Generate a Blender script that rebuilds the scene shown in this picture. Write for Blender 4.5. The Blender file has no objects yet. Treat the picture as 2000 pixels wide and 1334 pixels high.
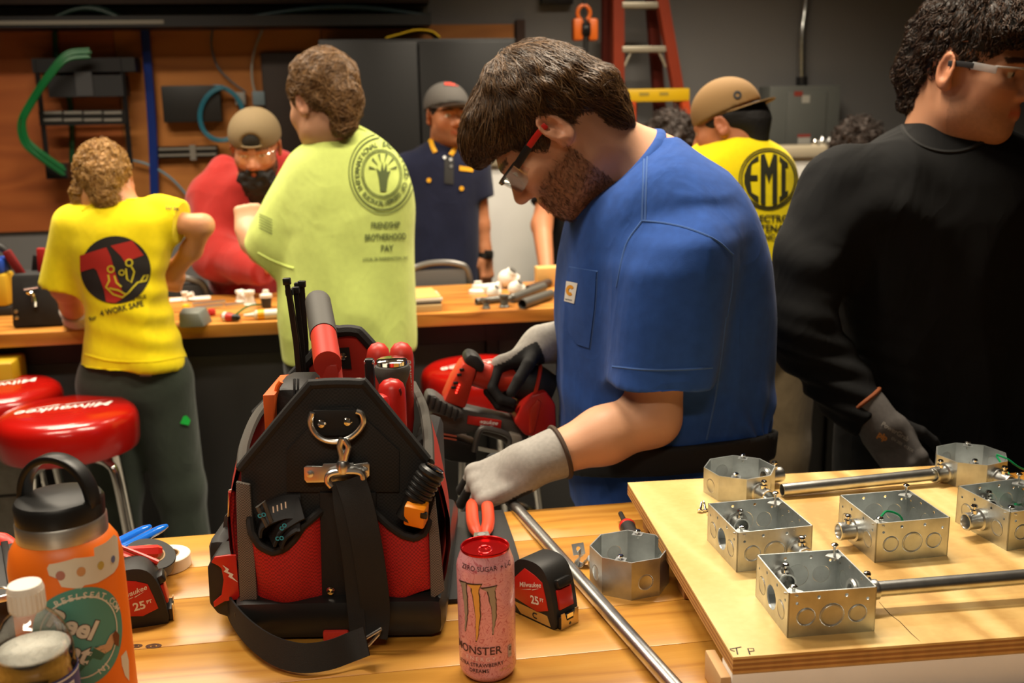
import bpy, bmesh, math, random
import numpy as np
from mathutils import Vector, Matrix, noise
from mathutils.bvhtree import BVHTree
from mathutils.kdtree import KDTree
from mathutils.geometry import tessellate_polygon

random.seed(7); RNG = np.random.default_rng(7)
scene = bpy.context.scene
COL = scene.collection
pi = math.pi

# ------------------------------------------------------------------ camera
FPX = 2000.0
CAM = np.array([0.0, 0.0, 1.56])
PITCH = math.atan((667 - 215) / FPX)
ROLL = math.radians(1.1)
HEAD = math.radians(8.5)                  # the camera looks a little right of the room's axis
CF = np.array([math.sin(HEAD), math.cos(HEAD), 0]); R0 = np.array([math.cos(HEAD), -math.sin(HEAD), 0])
FWD = CF * math.cos(PITCH) - np.array([0, 0, math.sin(PITCH)])
U0 = CF * math.sin(PITCH) + np.array([0, 0, math.cos(PITCH)])
RIGHT = math.cos(ROLL) * R0 - math.sin(ROLL) * U0
UP = math.cos(ROLL) * U0 + math.sin(ROLL) * R0
cd = bpy.data.cameras.new('camera')
cam = bpy.data.objects.new('camera', cd); COL.objects.link(cam)
cam.matrix_world = Matrix(((RIGHT[0], UP[0], -FWD[0], CAM[0]), (RIGHT[1], UP[1], -FWD[1], CAM[1]),
                           (RIGHT[2], UP[2], -FWD[2], CAM[2]), (0, 0, 0, 1)))
cd.sensor_width = 36.0; cd.lens = 36.0 * FPX / 2000.0
cd.clip_start = 0.05; cd.clip_end = 50
cd.dof.use_dof = True; cd.dof.focus_distance = 1.34; cd.dof.aperture_fstop = 5.6
scene.camera = cam
scene.view_settings.view_transform = 'Standard'
scene.view_settings.look = 'None'
scene.view_settings.gamma = 1.0
scene.view_settings.use_curve_mapping = False
scene.view_settings.exposure = 0.0
scene.cycles.use_denoising = True
scene.cycles.max_bounces = 6

# ------------------------------------------------------------------ light
w = bpy.data.worlds.new('room_ambience'); scene.world = w; w.use_nodes = True
w.node_tree.nodes['Background'].inputs[0].default_value = (1.0, 0.80, 0.58, 1)
w.node_tree.nodes['Background'].inputs[1].default_value = 0.055
WARM = (1.0, 0.87, 0.68)
def area(name, loc, sx, sy, power, rz=0.0, spread=130, col=WARM, tilt=(0, 0)):
    l = bpy.data.lights.new(name, 'AREA'); l.shape = 'RECTANGLE'; l.size = sx; l.size_y = sy
    l.energy = power; l.color = col; l.spread = math.radians(spread)
    o = bpy.data.objects.new(name, l); COL.objects.link(o); o.location = loc
    o.rotation_euler = (tilt[0], tilt[1], rz); return o
YAW = 0.0
# rows of linear fixtures under the ceiling; the back pair is added fill
area('lamp_over_bench', (0.55, 1.95, 2.95), 1.2, 0.16, 38, YAW, 120)
area('lamp_over_bench_end', (-1.0, 1.55, 2.95), 1.2, 0.16, 26, YAW, 120)
area('lamp_over_aisle', (-0.9, 3.3, 2.95), 1.2, 0.16, 39, YAW, 130)
area('lamp_over_aisle_end', (1.1, 3.5, 2.95), 1.2, 0.16, 39, YAW, 130)
area('lamp_over_entry', (-0.2, -0.6, 2.95), 1.2, 0.16, 26, YAW, 130)
area('fill_over_back', (-1.3, 4.0, 2.95), 1.2, 0.16, 24, YAW, 130)  # added to brighten the dim back wall; no known fixture
area('fill_over_back_end', (1.5, 4.0, 2.95), 1.2, 0.16, 30, YAW, 130)  # second added light for the back wall and white counter

# ------------------------------------------------------------------ pixel rays -> world points
def ray(px, py):
    return FWD + RIGHT * (px - 1000) / FPX - UP * (py - 667) / FPX
def PZ(px, py, z):                       # where a sight line meets the level z
    d = ray(px, py); return CAM + d * (z - CAM[2]) / d[2]
def PY(px, py, y):                       # ... meets the upright plane at depth y
    d = ray(px, py); return CAM + d * (y / d[1])
def PC(px, py, y):                       # ... meets the plane square to the view's heading
    d = ray(px, py); return CAM + d * (y / float(d @ CF))
uR = np.array([math.cos(YAW), math.sin(YAW), 0]); vR = np.array([-math.sin(YAW), math.cos(YAW), 0])
def PW(px, py, dist):                    # ... meets the room plane at distance dist along vR
    d = ray(px, py); return CAM + d * (dist / float(d @ vR))

# ------------------------------------------------------------------ materials
MATS = {}
def mat(name, col, rough=0.5, metal=0.0, bump=0.0, bscale=200.0, var=0.0, vscale=8.0, stretch=None, coat=0.0,
        trans=0.0, ior=1.45, spec=0.5, attr=False, emit=None, sheen=0.0, alpha=1.0, dist=0.001):
    if name in MATS: return MATS[name]
    m = bpy.data.materials.new(name); m.use_nodes = True; MATS[name] = m
    nt = m.node_tree; n = nt.nodes; L = nt.links; b = n['Principled BSDF']
    c = tuple(col) + (1.0,) if len(col) == 3 else tuple(col)
    b.inputs['Base Color'].default_value = c
    b.inputs['Roughness'].default_value = rough; b.inputs['Metallic'].default_value = metal
    b.inputs['Coat Weight'].default_value = coat; b.inputs['Transmission Weight'].default_value = trans
    b.inputs['IOR'].default_value = ior; b.inputs['Specular IOR Level'].default_value = spec
    b.inputs['Sheen Weight'].default_value = sheen; b.inputs['Alpha'].default_value = alpha
    if emit: b.inputs['Emission Color'].default_value = c; b.inputs['Emission Strength'].default_value = emit
    src = None
    def coords():
        t = n.new('ShaderNodeTexCoord')
        mp = n.new('ShaderNodeMapping'); L.new(t.outputs['Object'], mp.inputs[0])
        if stretch: mp.inputs['Scale'].default_value = stretch
        return mp
    if attr:
        a = n.new('ShaderNodeAttribute'); a.attribute_name = 'Col'; src = a.outputs['Color']
        L.new(src, b.inputs['Base Color'])
    if var > 0:
        mp = coords(); no = n.new('ShaderNodeTexNoise'); no.inputs['Scale'].default_value = vscale
        no.inputs['Detail'].default_value = 4; L.new(mp.outputs[0], no.inputs['Vector'])
        mr = n.new('ShaderNodeMapRange'); mr.inputs[1].default_value = 0.25; mr.inputs[2].default_value = 0.75
        mr.inputs[3].default_value = 1 - var; mr.inputs[4].default_value = 1 + var
        L.new(no.outputs['Fac'], mr.inputs[0])
        mx = n.new('ShaderNodeMix'); mx.data_type = 'RGBA'; mx.blend_type = 'MULTIPLY'; mx.inputs[0].default_value = 1
        if src: L.new(src, mx.inputs[6])
        else: mx.inputs[6].default_value = c
        L.new(mr.outputs[0], mx.inputs[7]); L.new(mx.outputs[2], b.inputs['Base Color'])
    if bump > 0:
        mp = coords(); no = n.new('ShaderNodeTexNoise'); no.inputs['Scale'].default_value = bscale
        no.inputs['Detail'].default_value = 3; L.new(mp.outputs[0], no.inputs['Vector'])
        bp = n.new('ShaderNodeBump'); bp.inputs['Strength'].default_value = bump; bp.inputs['Distance'].default_value = dist
        L.new(no.outputs['Fac'], bp.inputs['Height']); L.new(bp.outputs[0], b.inputs['Normal'])
    return m

def wood(name, c1, c2, c3, rough=0.35, ringscale=18.0, stretch=(1, 1, 1), rot=0.0, coat=0.0, grain=0.5, knots=False, tone=0.12):
    """boards: long grain along object X, growth bands across"""
    if name in MATS: return MATS[name]
    m = bpy.data.materials.new(name); m.use_nodes = True; MATS[name] = m
    nt = m.node_tree; n = nt.nodes; L = nt.links; b = n['Principled BSDF']
    t = n.new('ShaderNodeTexCoord'); oi = n.new('ShaderNodeObjectInfo')
    ad = n.new('ShaderNodeVectorMath'); ad.operation = 'ADD'
    sc = n.new('ShaderNodeVectorMath'); sc.operation = 'SCALE'
    cx = n.new('ShaderNodeCombineXYZ')
    for i in range(3): L.new(oi.outputs['Random'], cx.inputs[i])
    L.new(cx.outputs[0], sc.inputs[0]); sc.inputs['Scale'].default_value = 13.0
    L.new(t.outputs['Object'], ad.inputs[0]); L.new(sc.outputs[0], ad.inputs[1])
    mp = n.new('ShaderNodeMapping'); mp.inputs['Rotation'].default_value = (0, 0, rot)
    mp.inputs['Scale'].default_value = stretch; L.new(ad.outputs[0], mp.inputs[0])
    n1 = n.new('ShaderNodeTexNoise'); n1.inputs['Scale'].default_value = ringscale; n1.inputs['Detail'].default_value = 2
    n1.inputs['Distortion'].default_value = 0.4
    L.new(mp.outputs[0], n1.inputs['Vector'])
    mu = n.new('ShaderNodeMath'); mu.operation = 'MULTIPLY'; mu.inputs[1].default_value = 9.0; L.new(n1.outputs['Fac'], mu.inputs[0])
    fr = n.new('ShaderNodeMath'); fr.operation = 'PINGPONG'; fr.inputs[1].default_value = 1.0; L.new(mu.outputs[0], fr.inputs[0])
    mp2 = n.new('ShaderNodeMapping'); mp2.inputs['Rotation'].default_value = (0, 0, rot)
    mp2.inputs['Scale'].default_value = (stretch[0] * 0.6, stretch[1] * 6, stretch[2] * 6); L.new(ad.outputs[0], mp2.inputs[0])
    n2 = n.new('ShaderNodeTexNoise'); n2.inputs['Scale'].default_value = 60; n2.inputs['Detail'].default_value = 5
    L.new(mp2.outputs[0], n2.inputs['Vector'])
    mx = n.new('ShaderNodeMix'); mx.data_type = 'FLOAT'; mx.inputs[0].default_value = grain
    L.new(fr.outputs[0], mx.inputs[2]); L.new(n2.outputs['Fac'], mx.inputs[3])
    cr = n.new('ShaderNodeValToRGB'); L.new(mx.outputs[0], cr.inputs[0])
    e = cr.color_ramp.elements; e[0].position = 0.2; e[0].color = c1 + (1,); e[1].position = 0.85; e[1].color = c3 + (1,)
    k = e.new(0.5); k.color = c2 + (1,)
    mr = n.new('ShaderNodeMapRange'); mr.inputs[3].default_value = 1 - tone; mr.inputs[4].default_value = 1 + tone
    L.new(oi.outputs['Random'], mr.inputs[0])
    mm = n.new('ShaderNodeMix'); mm.data_type = 'RGBA'; mm.blend_type = 'MULTIPLY'; mm.inputs[0].default_value = 1
    L.new(cr.outputs[0], mm.inputs[6]); L.new(mr.outputs[0], mm.inputs[7])
    out = mm.outputs[2]
    if knots:
        vo = n.new('ShaderNodeTexVoronoi'); vo.inputs['Scale'].default_value = 2.6
        mp3 = n.new('ShaderNodeMapping'); mp3.inputs['Scale'].default_value = (0.7, 1.2, 1.2); L.new(ad.outputs[0], mp3.inputs[0])
        L.new(mp3.outputs[0], vo.inputs['Vector'])
        kr = n.new('ShaderNodeMapRange'); kr.inputs[1].default_value = 0.02; kr.inputs[2].default_value = 0.07
        L.new(vo.outputs['Distance'], kr.inputs[0])
        km = n.new('ShaderNodeMix'); km.data_type = 'RGBA'
        L.new(kr.outputs[0], km.inputs[0]); km.inputs[6].default_value = tuple(x * 0.25 for x in c1) + (1,)
        L.new(out, km.inputs[7]); out = km.outputs[2]
    L.new(out, b.inputs['Base Color'])
    b.inputs['Roughness'].default_value = rough; b.inputs['Coat Weight'].default_value = coat; b.inputs['Coat Roughness'].default_value = 0.25
    bp = n.new('ShaderNodeBump'); bp.inputs['Strength'].default_value = 0.15; bp.inputs['Distance'].default_value = 0.0006
    L.new(n2.outputs['Fac'], bp.inputs['Height']); L.new(bp.outputs[0], b.inputs['Normal'])
    return m

def weave(name, col, col2, rough=0.8, scale=900.0, var=0.12, bump=0.5, sheen=0.0):
    """plain woven cloth / ballistic nylon: checker threads as fine relief and tone"""
    if name in MATS: return MATS[name]
    m = bpy.data.materials.new(name); m.use_nodes = True; MATS[name] = m
    nt = m.node_tree; n = nt.nodes; L = nt.links; b = n['Principled BSDF']
    t = n.new('ShaderNodeTexCoord')
    ck = n.new('ShaderNodeTexChecker'); ck.inputs['Scale'].default_value = scale
    ck.inputs['Color1'].default_value = col + (1,); ck.inputs['Color2'].default_value = col2 + (1,)
    L.new(t.outputs['Object'], ck.inputs['Vector'])
    no = n.new('ShaderNodeTexNoise'); no.inputs['Scale'].default_value = 14; no.inputs['Detail'].default_value = 4
    L.new(t.outputs['Object'], no.inputs['Vector'])
    mr = n.new('ShaderNodeMapRange'); mr.inputs[1].default_value = .3; mr.inputs[2].default_value = .7
    mr.inputs[3].default_value = 1 - var; mr.inputs[4].default_value = 1 + var; L.new(no.outputs['Fac'], mr.inputs[0])
    mx = n.new('ShaderNodeMix'); mx.data_type = 'RGBA'; mx.blend_type = 'MULTIPLY'; mx.inputs[0].default_value = 1
    L.new(ck.outputs['Color'], mx.inputs[6]); L.new(mr.outputs[0], mx.inputs[7]); L.new(mx.outputs[2], b.inputs['Base Color'])
    bp = n.new('ShaderNodeBump'); bp.inputs['Strength'].default_value = bump; bp.inputs['Distance'].default_value = 0.0005
    L.new(ck.outputs['Fac'], bp.inputs['Height']); L.new(bp.outputs[0], b.inputs['Normal'])
    b.inputs['Roughness'].default_value = rough; b.inputs['Sheen Weight'].default_value = sheen
    return m

def cloth(name, col, wr=0.5, scale=9.0, sheen=0.15, var=0.06, rough=0.9, stretch=None, dist=0.012):
    """knit cloth with creases: broad noise relief + fine knit"""
    if name in MATS: return MATS[name]
    m = bpy.data.materials.new(name); m.use_nodes = True; MATS[name] = m
    nt = m.node_tree; n = nt.nodes; L = nt.links; b = n['Principled BSDF']
    t = n.new('ShaderNodeTexCoord'); mp = n.new('ShaderNodeMapping'); L.new(t.outputs['Object'], mp.inputs[0])
    mp.inputs['Scale'].default_value = stretch or (1.0, 1.0, 0.55)
    n1 = n.new('ShaderNodeTexNoise'); n1.inputs['Scale'].default_value = scale; n1.inputs['Detail'].default_value = 2.5
    n1.inputs['Distortion'].default_value = 1.2; L.new(mp.outputs[0], n1.inputs['Vector'])
    rd = n.new('ShaderNodeMath'); rd.operation = 'PINGPONG'; rd.inputs[1].default_value = 0.5; L.new(n1.outputs['Fac'], rd.inputs[0])
    n2 = n.new('ShaderNodeTexNoise'); n2.inputs['Scale'].default_value = 700; L.new(t.outputs['Object'], n2.inputs['Vector'])
    b1 = n.new('ShaderNodeBump'); b1.inputs['Strength'].default_value = wr; b1.inputs['Distance'].default_value = dist
    L.new(rd.outputs[0], b1.inputs['Height'])
    b2 = n.new('ShaderNodeBump'); b2.inputs['Strength'].default_value = 0.25; b2.inputs['Distance'].default_value = 0.0006
    L.new(n2.outputs['Fac'], b2.inputs['Height']); L.new(b1.outputs[0], b2.inputs['Normal']); L.new(b2.outputs[0], b.inputs['Normal'])
    n3 = n.new('ShaderNodeTexNoise'); n3.inputs['Scale'].default_value = 60; n3.inputs['Detail'].default_value = 5; L.new(t.outputs['Object'], n3.inputs['Vector'])
    mr = n.new('ShaderNodeMapRange'); mr.inputs[1].default_value = .3; mr.inputs[2].default_value = .7
    mr.inputs[3].default_value = 1 - var; mr.inputs[4].default_value = 1 + var; L.new(n3.outputs['Fac'], mr.inputs[0])
    mx = n.new('ShaderNodeMix'); mx.data_type = 'RGBA'; mx.blend_type = 'MULTIPLY'; mx.inputs[0].default_value = 1
    mx.inputs[6].default_value = tuple(col) + (1,); L.new(mr.outputs[0], mx.inputs[7]); L.new(mx.outputs[2], b.inputs['Base Color'])
    b.inputs['Roughness'].default_value = rough; b.inputs['Sheen Weight'].default_value = sheen; b.inputs['Specular IOR Level'].default_value = 0.25
    return m
def S(r, g, b):                          # sRGB 0-255 -> linear
    f = lambda v: (v / 255 / 12.92) if v / 255 <= 0.04045 else ((v / 255 + 0.055) / 1.055) ** 2.4
    return (f(r), f(g), f(b))

def thin(name, tint, rough=.03, base=.04, edge=.55):
    """thin clear plastic sheet: passes light straight through, reflects more at grazing angles"""
    m = bpy.data.materials.new(name); m.use_nodes = True; MATS[name] = m; nt = m.node_tree; n = nt.nodes; L = nt.links; n.remove(n['Principled BSDF'])
    t = n.new('ShaderNodeBsdfTransparent'); t.inputs[0].default_value = tuple(tint) + (1,); g = n.new('ShaderNodeBsdfGlossy'); g.inputs['Roughness'].default_value = rough
    lw = n.new('ShaderNodeLayerWeight'); lw.inputs[0].default_value = .35; mr = n.new('ShaderNodeMapRange'); mr.inputs[3].default_value = base; mr.inputs[4].default_value = edge
    L.new(lw.outputs['Facing'], mr.inputs[0]); mx = n.new('ShaderNodeMixShader'); L.new(mr.outputs[0], mx.inputs[0]); L.new(t.outputs[0], mx.inputs[1]); L.new(g.outputs[0], mx.inputs[2])
    L.new(mx.outputs[0], n['Material Output'].inputs[0]); return m
M_STEEL = mat('galvanised steel', (0.55, 0.575, 0.57), 0.42, 1.0, bump=0.15, bscale=60, var=0.28, vscale=30, dist=0.002)
M_PIPE = mat('galvanised conduit', (0.62, 0.63, 0.62), 0.30, 1.0, bump=0.1, bscale=90, var=0.15, vscale=60)
M_CHROME = mat('chrome', (0.82, 0.80, 0.76), 0.10, 1.0)
M_NICKEL = mat('nickel hardware', (0.72, 0.72, 0.71), 0.32, 1.0)
M_BLACKRUB = mat('black rubber', S(30, 29, 28), 0.55, bump=0.1, bscale=300)
M_BLACKPL = mat('black plastic', S(26, 25, 24), 0.38)
M_GREYRUB = mat('grey rubber grip', S(72, 70, 66), 0.6, bump=0.1, bscale=400)
M_RED = mat('red plastic', (0.50, 0.018, 0.012), 0.32)
M_REDRUB = mat('red rubber', (0.52, 0.03, 0.018), 0.42, bump=0.05, bscale=300)
M_WHITE = mat('white print', (0.75, 0.73, 0.68), 0.6)
M_BLACKINK = mat('black print', (0.018, 0.018, 0.018), 0.7)
M_WHITEPL = mat('white plastic', (0.72, 0.69, 0.62), 0.4)

# ------------------------------------------------------------------ object helpers
WLOC = {}
def link(o, parent, wl):
    COL.objects.link(o); wl = np.asarray(wl, float); WLOC[o.name] = wl
    if parent is not None:
        o.parent = parent; o.location = wl - WLOC[parent.name]
    else: o.location = wl
    return o
def empty(name, loc, label=None, cat=None, group=None):
    o = bpy.data.objects.new(name, None); o.empty_display_size = 0.05
    link(o, None, loc)
    if label: tag(o, label, cat, group)
    return o
def tag(o, label=None, cat=None, group=None, kind=None):
    if label: o['label'] = label
    if cat: o['category'] = cat
    if group: o['group'] = group
    if kind: o['kind'] = kind
    return o
def obj(name, vf, m, parent=None, smooth=True, sharp=40, cols=None, keep=False):
    v, f = vf[0], vf[1]
    v = np.asarray(v, float).reshape(-1, 3)
    o0 = np.zeros(3) if keep else np.array([(v[:, 0].min() + v[:, 0].max()) / 2, (v[:, 1].min() + v[:, 1].max()) / 2, v[:, 2].min()])
    me = bpy.data.meshes.new(name)
    if isinstance(f, np.ndarray):
        nf, k = f.shape; me.vertices.add(len(v)); me.vertices.foreach_set('co', (v - o0).astype(np.float32).ravel())
        me.loops.add(nf * k); me.loops.foreach_set('vertex_index', f.astype(np.int32).ravel())
        me.polygons.add(nf); me.polygons.foreach_set('loop_start', np.arange(0, nf * k, k, dtype=np.int32)); me.update(calc_edges=True)
    else: me.from_pydata((v - o0).tolist(), [], [list(map(int, q)) for q in f])
    if smooth:
        me.polygons.foreach_set('use_smooth', [True] * len(me.polygons))
        if sharp and sharp < 180: me.set_sharp_from_angle(angle=math.radians(sharp))
    if cols is not None:
        at = me.color_attributes.new('Col', 'FLOAT_COLOR', 'POINT')
        c = np.ones((len(v), 4), np.float32); c[:, :3] = cols; at.data.foreach_set('color', c.ravel())
    me.materials.append(m); me.update()
    o = bpy.data.objects.new(name, me)
    return link(o, parent, o0)
def dup(root, loc, rz=0.0):
    """copy of a thing with its parts and sub-parts"""
    def cp(o, parent):
        c = o.copy(); COL.objects.link(c); c.parent = parent
        for ch in list(o.children): cp(ch, c)
        return c
    r = cp(root, None); r.location = loc; r.rotation_euler = (0, 0, rz); WLOC[r.name] = np.asarray(loc, float)
    return r

class MB:
    """collects simple solids into one mesh"""
    def __init__(s): s.v = []; s.f = []
    def add(s, v, f):
        o = len(s.v); s.v += [tuple(map(float, p)) for p in v]; s.f += [tuple(int(i) + o for i in q) for q in f]; return s
    def box(s, c, size, rz=0.0, R=None, bev=0.0):
        c = np.asarray(c, float); h = np.asarray(size, float) / 2
        if R is None:
            R = np.array([[math.cos(rz), -math.sin(rz), 0], [math.sin(rz), math.cos(rz), 0], [0, 0, 1]])
        if bev > 0:
            bm = bmesh.new(); bmesh.ops.create_cube(bm, size=2.0)
            for q in bm.verts: q.co = Vector((q.co.x * h[0], q.co.y * h[1], q.co.z * h[2]))
            bmesh.ops.bevel(bm, geom=list(bm.edges), offset=min(bev, min(h) * 0.95), segments=2, affect='EDGES', profile=0.5)
            bm.verts.index_update()
            v = [c + R @ np.array(q.co) for q in bm.verts]; f = [[x.index for x in q.verts] for q in bm.faces]; bm.free()
            return s.add(v, f)
        v = [c + R @ (h * np.array(k)) for k in ((-1, -1, -1), (1, -1, -1), (1, 1, -1), (-1, 1, -1), (-1, -1, 1), (1, -1, 1), (1, 1, 1), (-1, 1, 1))]
        return s.add(v, [(0, 3, 2, 1), (4, 5, 6, 7), (0, 1, 5, 4), (1, 2, 6, 5), (2, 3, 7, 6), (3, 0, 4, 7)])
    def tube(s, pts, r, seg=10, caps=True, closed=False, ell=None):
        P = [np.asarray(p, float) for p in pts]; n = len(P)
        rr = [r] * n if np.isscalar(r) else list(r)
        T = []
        for i in range(n):
            a = P[(i - 1) % n] if (closed or i > 0) else P[0]; b = P[(i + 1) % n] if (closed or i < n - 1) else P[-1]
            t = b - a; T.append(t / (np.linalg.norm(t) + 1e-12))
        a = np.array([0, 0, 1.0]) if abs(T[0][2]) < 0.9 else np.array([1.0, 0, 0])
        N = np.cross(T[0], a); N /= np.linalg.norm(N); v = []
        for i in range(n):
            N = N - T[i] * (N @ T[i]); N /= np.linalg.norm(N); B = np.cross(T[i], N)
            for k in range(seg):
                q = 2 * pi * k / seg; v.append(P[i] + rr[i] * (N * math.cos(q) + B * math.sin(q) * (ell or 1.0)))
        f = []
        for i in range(n if closed else n - 1):
            j = (i + 1) % n
            for k in range(seg):
                l = (k + 1) % seg; f.append((i * seg + k, i * seg + l, j * seg + l, j * seg + k))
        if caps and not closed:
            f.append(tuple(range(seg - 1, -1, -1))); f.append(tuple(range((n - 1) * seg, n * seg)))
        return s.add(v, f)
    def lathe(s, prof, c, seg=40, R=None, closed=False):
        """prof (r, h) about the axis z of frame R at c"""
        c = np.asarray(c, float); R = np.eye(3) if R is None else R; v = []; f = []
        for (r, h) in prof:
            for k in range(seg):
                q = 2 * pi * k / seg; v.append(c + R @ np.array([r * math.cos(q), r * math.sin(q), h]))
        n = len(prof)
        for i in range(n - 1 + (1 if closed else 0)):
            j = (i + 1) % n
            for k in range(seg):
                l = (k + 1) % seg; f.append((i * seg + k, i * seg + l, j * seg + l, j * seg + k))
        if not closed:
            if prof[0][0] > 1e-5: f.append(tuple(range(seg - 1, -1, -1)))
            if prof[-1][0] > 1e-5: f.append(tuple(range((n - 1) * seg, n * seg)))
        return s.add(v, f)
    def prism(s, poly, d, both=None):
        """poly: 3-D outline points, extruded by vector d"""
        P = [np.asarray(p, float) for p in poly]; n = len(P); d = np.asarray(d, float)
        v = P + [p + d for p in P]
        nrm = sum((np.cross(P[i], P[(i + 1) % n]) for i in range(n)), np.zeros(3))
        tri = [tuple(t) for t in tessellate_polygon([[Vector(p) for p in P]])]
        f = []
        for t in tri:
            a, b, c = t; q = np.cross(P[b] - P[a], P[c] - P[a])
            if q @ d > 0: t = (a, c, b)
            f.append(t); f.append((t[0] + n, t[2] + n, t[1] + n))
        sg = nrm @ d > 0
        for i in range(n):
            j = (i + 1) % n
            f.append((i, j, j + n, i + n) if sg else (j, i, i + n, j + n))
        return s.add(v, f)
    def ribbon(s, pts, nrm, width, th=0.002, wdir=None):
        """flat strap along pts; wdir: direction(s) of its width"""
        P = [np.asarray(p, float) for p in pts]; n = len(P); v = []
        for i in range(n):
            t = P[min(i + 1, n - 1)] - P[max(i - 1, 0)]; t /= np.linalg.norm(t)
            wd = np.asarray(wdir[i] if isinstance(wdir, list) else wdir, float); wd = wd - t * (wd @ t); wd /= np.linalg.norm(wd)
            nn = np.cross(t, wd)
            for (a, b) in ((-1, -1), (1, -1), (1, 1), (-1, 1)): v.append(P[i] + wd * a * width / 2 + nn * b * th / 2)
        f = [(3, 2, 1, 0), tuple(4 * (n - 1) + k for k in range(4))]
        for i in range(n - 1):
            for k in range(4):
                l = (k + 1) % 4; f.append((4 * i + k, 4 * i + l, 4 * i + 4 + l, 4 * i + 4 + k))
        return s.add(v, f)
    def build(s, name, m, parent=None, smooth=True, sharp=35, bev=0.0, seg=2, keep=False, rz=None):
        v, f = s.v, s.f
        if bev > 0:
            bm = bmesh.new(); vs = [bm.verts.new(p) for p in v]
            for q in f:
                try: bm.faces.new([vs[i] for i in q])
                except ValueError: pass
            bmesh.ops.recalc_face_normals(bm, faces=bm.faces)
            es = [e for e in bm.edges if len(e.link_faces) == 2 and e.calc_face_angle(0) > 0.5]
            bmesh.ops.bevel(bm, geom=es, offset=bev, segments=seg, affect='EDGES', profile=0.5, clamp_overlap=True)
            bm.verts.index_update()
            v = [tuple(q.co) for q in bm.verts]; f = [[x.index for x in q.verts] for q in bm.faces]; bm.free()
        if rz is not None:                 # give the object its own turned frame
            v = np.asarray(v, float); c = v.mean(0); R = np.array([[math.cos(rz), math.sin(rz), 0], [-math.sin(rz), math.cos(rz), 0], [0, 0, 1]])
            c[2] = v[:, 2].min(); o = obj(name, ((v - c) @ R.T, f), m, None, smooth, sharp, keep=True)
            wl = c; WLOC[o.name] = wl; o.rotation_euler = (0, 0, rz)
            if parent is not None: o.parent = parent; o.location = wl - WLOC[parent.name]
            else: o.location = wl
            return o
        return obj(name, (v, f), m, parent, smooth, sharp, keep=keep)

def smoothpts(pts, n=6):
    """Catmull-Rom through points"""
    P = [np.asarray(p, float) for p in pts]; P = [2 * P[0] - P[1]] + P + [2 * P[-1] - P[-2]]; out = []
    for i in range(1, len(P) - 2):
        for k in range(n):
            t = k / n; a, b, c, d = P[i - 1], P[i], P[i + 1], P[i + 2]
            out.append(0.5 * ((2 * b) + (-a + c) * t + (2 * a - 5 * b + 4 * c - d) * t * t + (-a + 3 * b - 3 * c + d) * t ** 3))
    out.append(P[-2]); return out
def rotz(a): return np.array([[math.cos(a), -math.sin(a), 0], [math.sin(a), math.cos(a), 0], [0, 0, 1]])
def frame(z, x=None):
    """3x3 with third column z"""
    z = np.asarray(z, float); z = z / np.linalg.norm(z)
    x = np.asarray(x if x is not None else ((1, 0, 0) if abs(z[0]) < 0.9 else (0, 1, 0)), float)
    x = x - z * (x @ z); x /= np.linalg.norm(x); y = np.cross(z, x)
    return np.stack([x, y, z], 1)

# ------------------------------------------------------------------ flat print on surfaces
def text2d(s, size=0.01, bold=0.0, shear=0.0, align='CENTER', sx=1.0):
    cu = bpy.data.curves.new('t', 'FONT'); cu.body = s; cu.size = size; cu.offset = bold * size; cu.shear = shear
    cu.align_x = align; cu.align_y = 'CENTER'; cu.resolution_u = 3
    o = bpy.data.objects.new('t', cu); me = bpy.data.meshes.new_from_object(o)
    v = np.array([q.co[:2] for q in me.vertices]).reshape(-1, 2) * np.array([sx, 1.0]); f = [tuple(p.vertices) for p in me.polygons]
    bpy.data.objects.remove(o); bpy.data.curves.remove(cu); bpy.data.meshes.remove(me)
    return v, f
def poly2d(pts):
    t = tessellate_polygon([[Vector((p[0], p[1], 0)) for p in pts]])
    out = []
    P = np.asarray(pts, float)
    for a, b, c in t:
        q = (P[b] - P[a]); w_ = (P[c] - P[a])
        out.append((a, b, c) if q[0] * w_[1] - q[1] * w_[0] > 0 else (a, c, b))
    return P, out
def ring2d(r0, r1, n=40, c=(0, 0), a0=0, a1=2 * pi, ey=1.0):
    v = []; f = []
    full = abs(a1 - a0 - 2 * pi) < 1e-6; m = n if full else n + 1
    for k in range(m):
        a = a0 + (a1 - a0) * k / n
        v += [(c[0] + r0 * math.cos(a), c[1] + ey * r0 * math.sin(a)), (c[0] + r1 * math.cos(a), c[1] + ey * r1 * math.sin(a))]
    for k in range(n):
        l = (k + 1) % m; f.append((2 * k, 2 * k + 1, 2 * l + 1, 2 * l))
    return np.array(v), f
def disc2d(r, n=40, c=(0, 0), ey=1.0):
    return np.array([(c[0] + r * math.cos(2 * pi * k / n), c[1] + ey * r * math.sin(2 * pi * k / n)) for k in range(n)]), [tuple(range(n))]
def stroke2d(pts, w_):
    P = np.asarray(pts, float); v = []; f = []
    for i in range(len(P)):
        t = P[min(i + 1, len(P) - 1)] - P[max(i - 1, 0)]; t /= np.linalg.norm(t) + 1e-9; nn = np.array([-t[1], t[0]])
        ww = w_ if np.isscalar(w_) else w_[i]
        v += [P[i] - nn * ww / 2, P[i] + nn * ww / 2]
    for i in range(len(P) - 1): f.append((2 * i, 2 * i + 2, 2 * i + 3, 2 * i + 1))
    return np.array(v), f
def xf(sh, dx=0, dy=0, rot=0, s=1.0):
    v, f = sh; c, q = math.cos(rot), math.sin(rot)
    v = np.asarray(v) * s; return np.stack([v[:, 0] * c - v[:, 1] * q + dx, v[:, 0] * q + v[:, 1] * c + dy], 1), f
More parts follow.
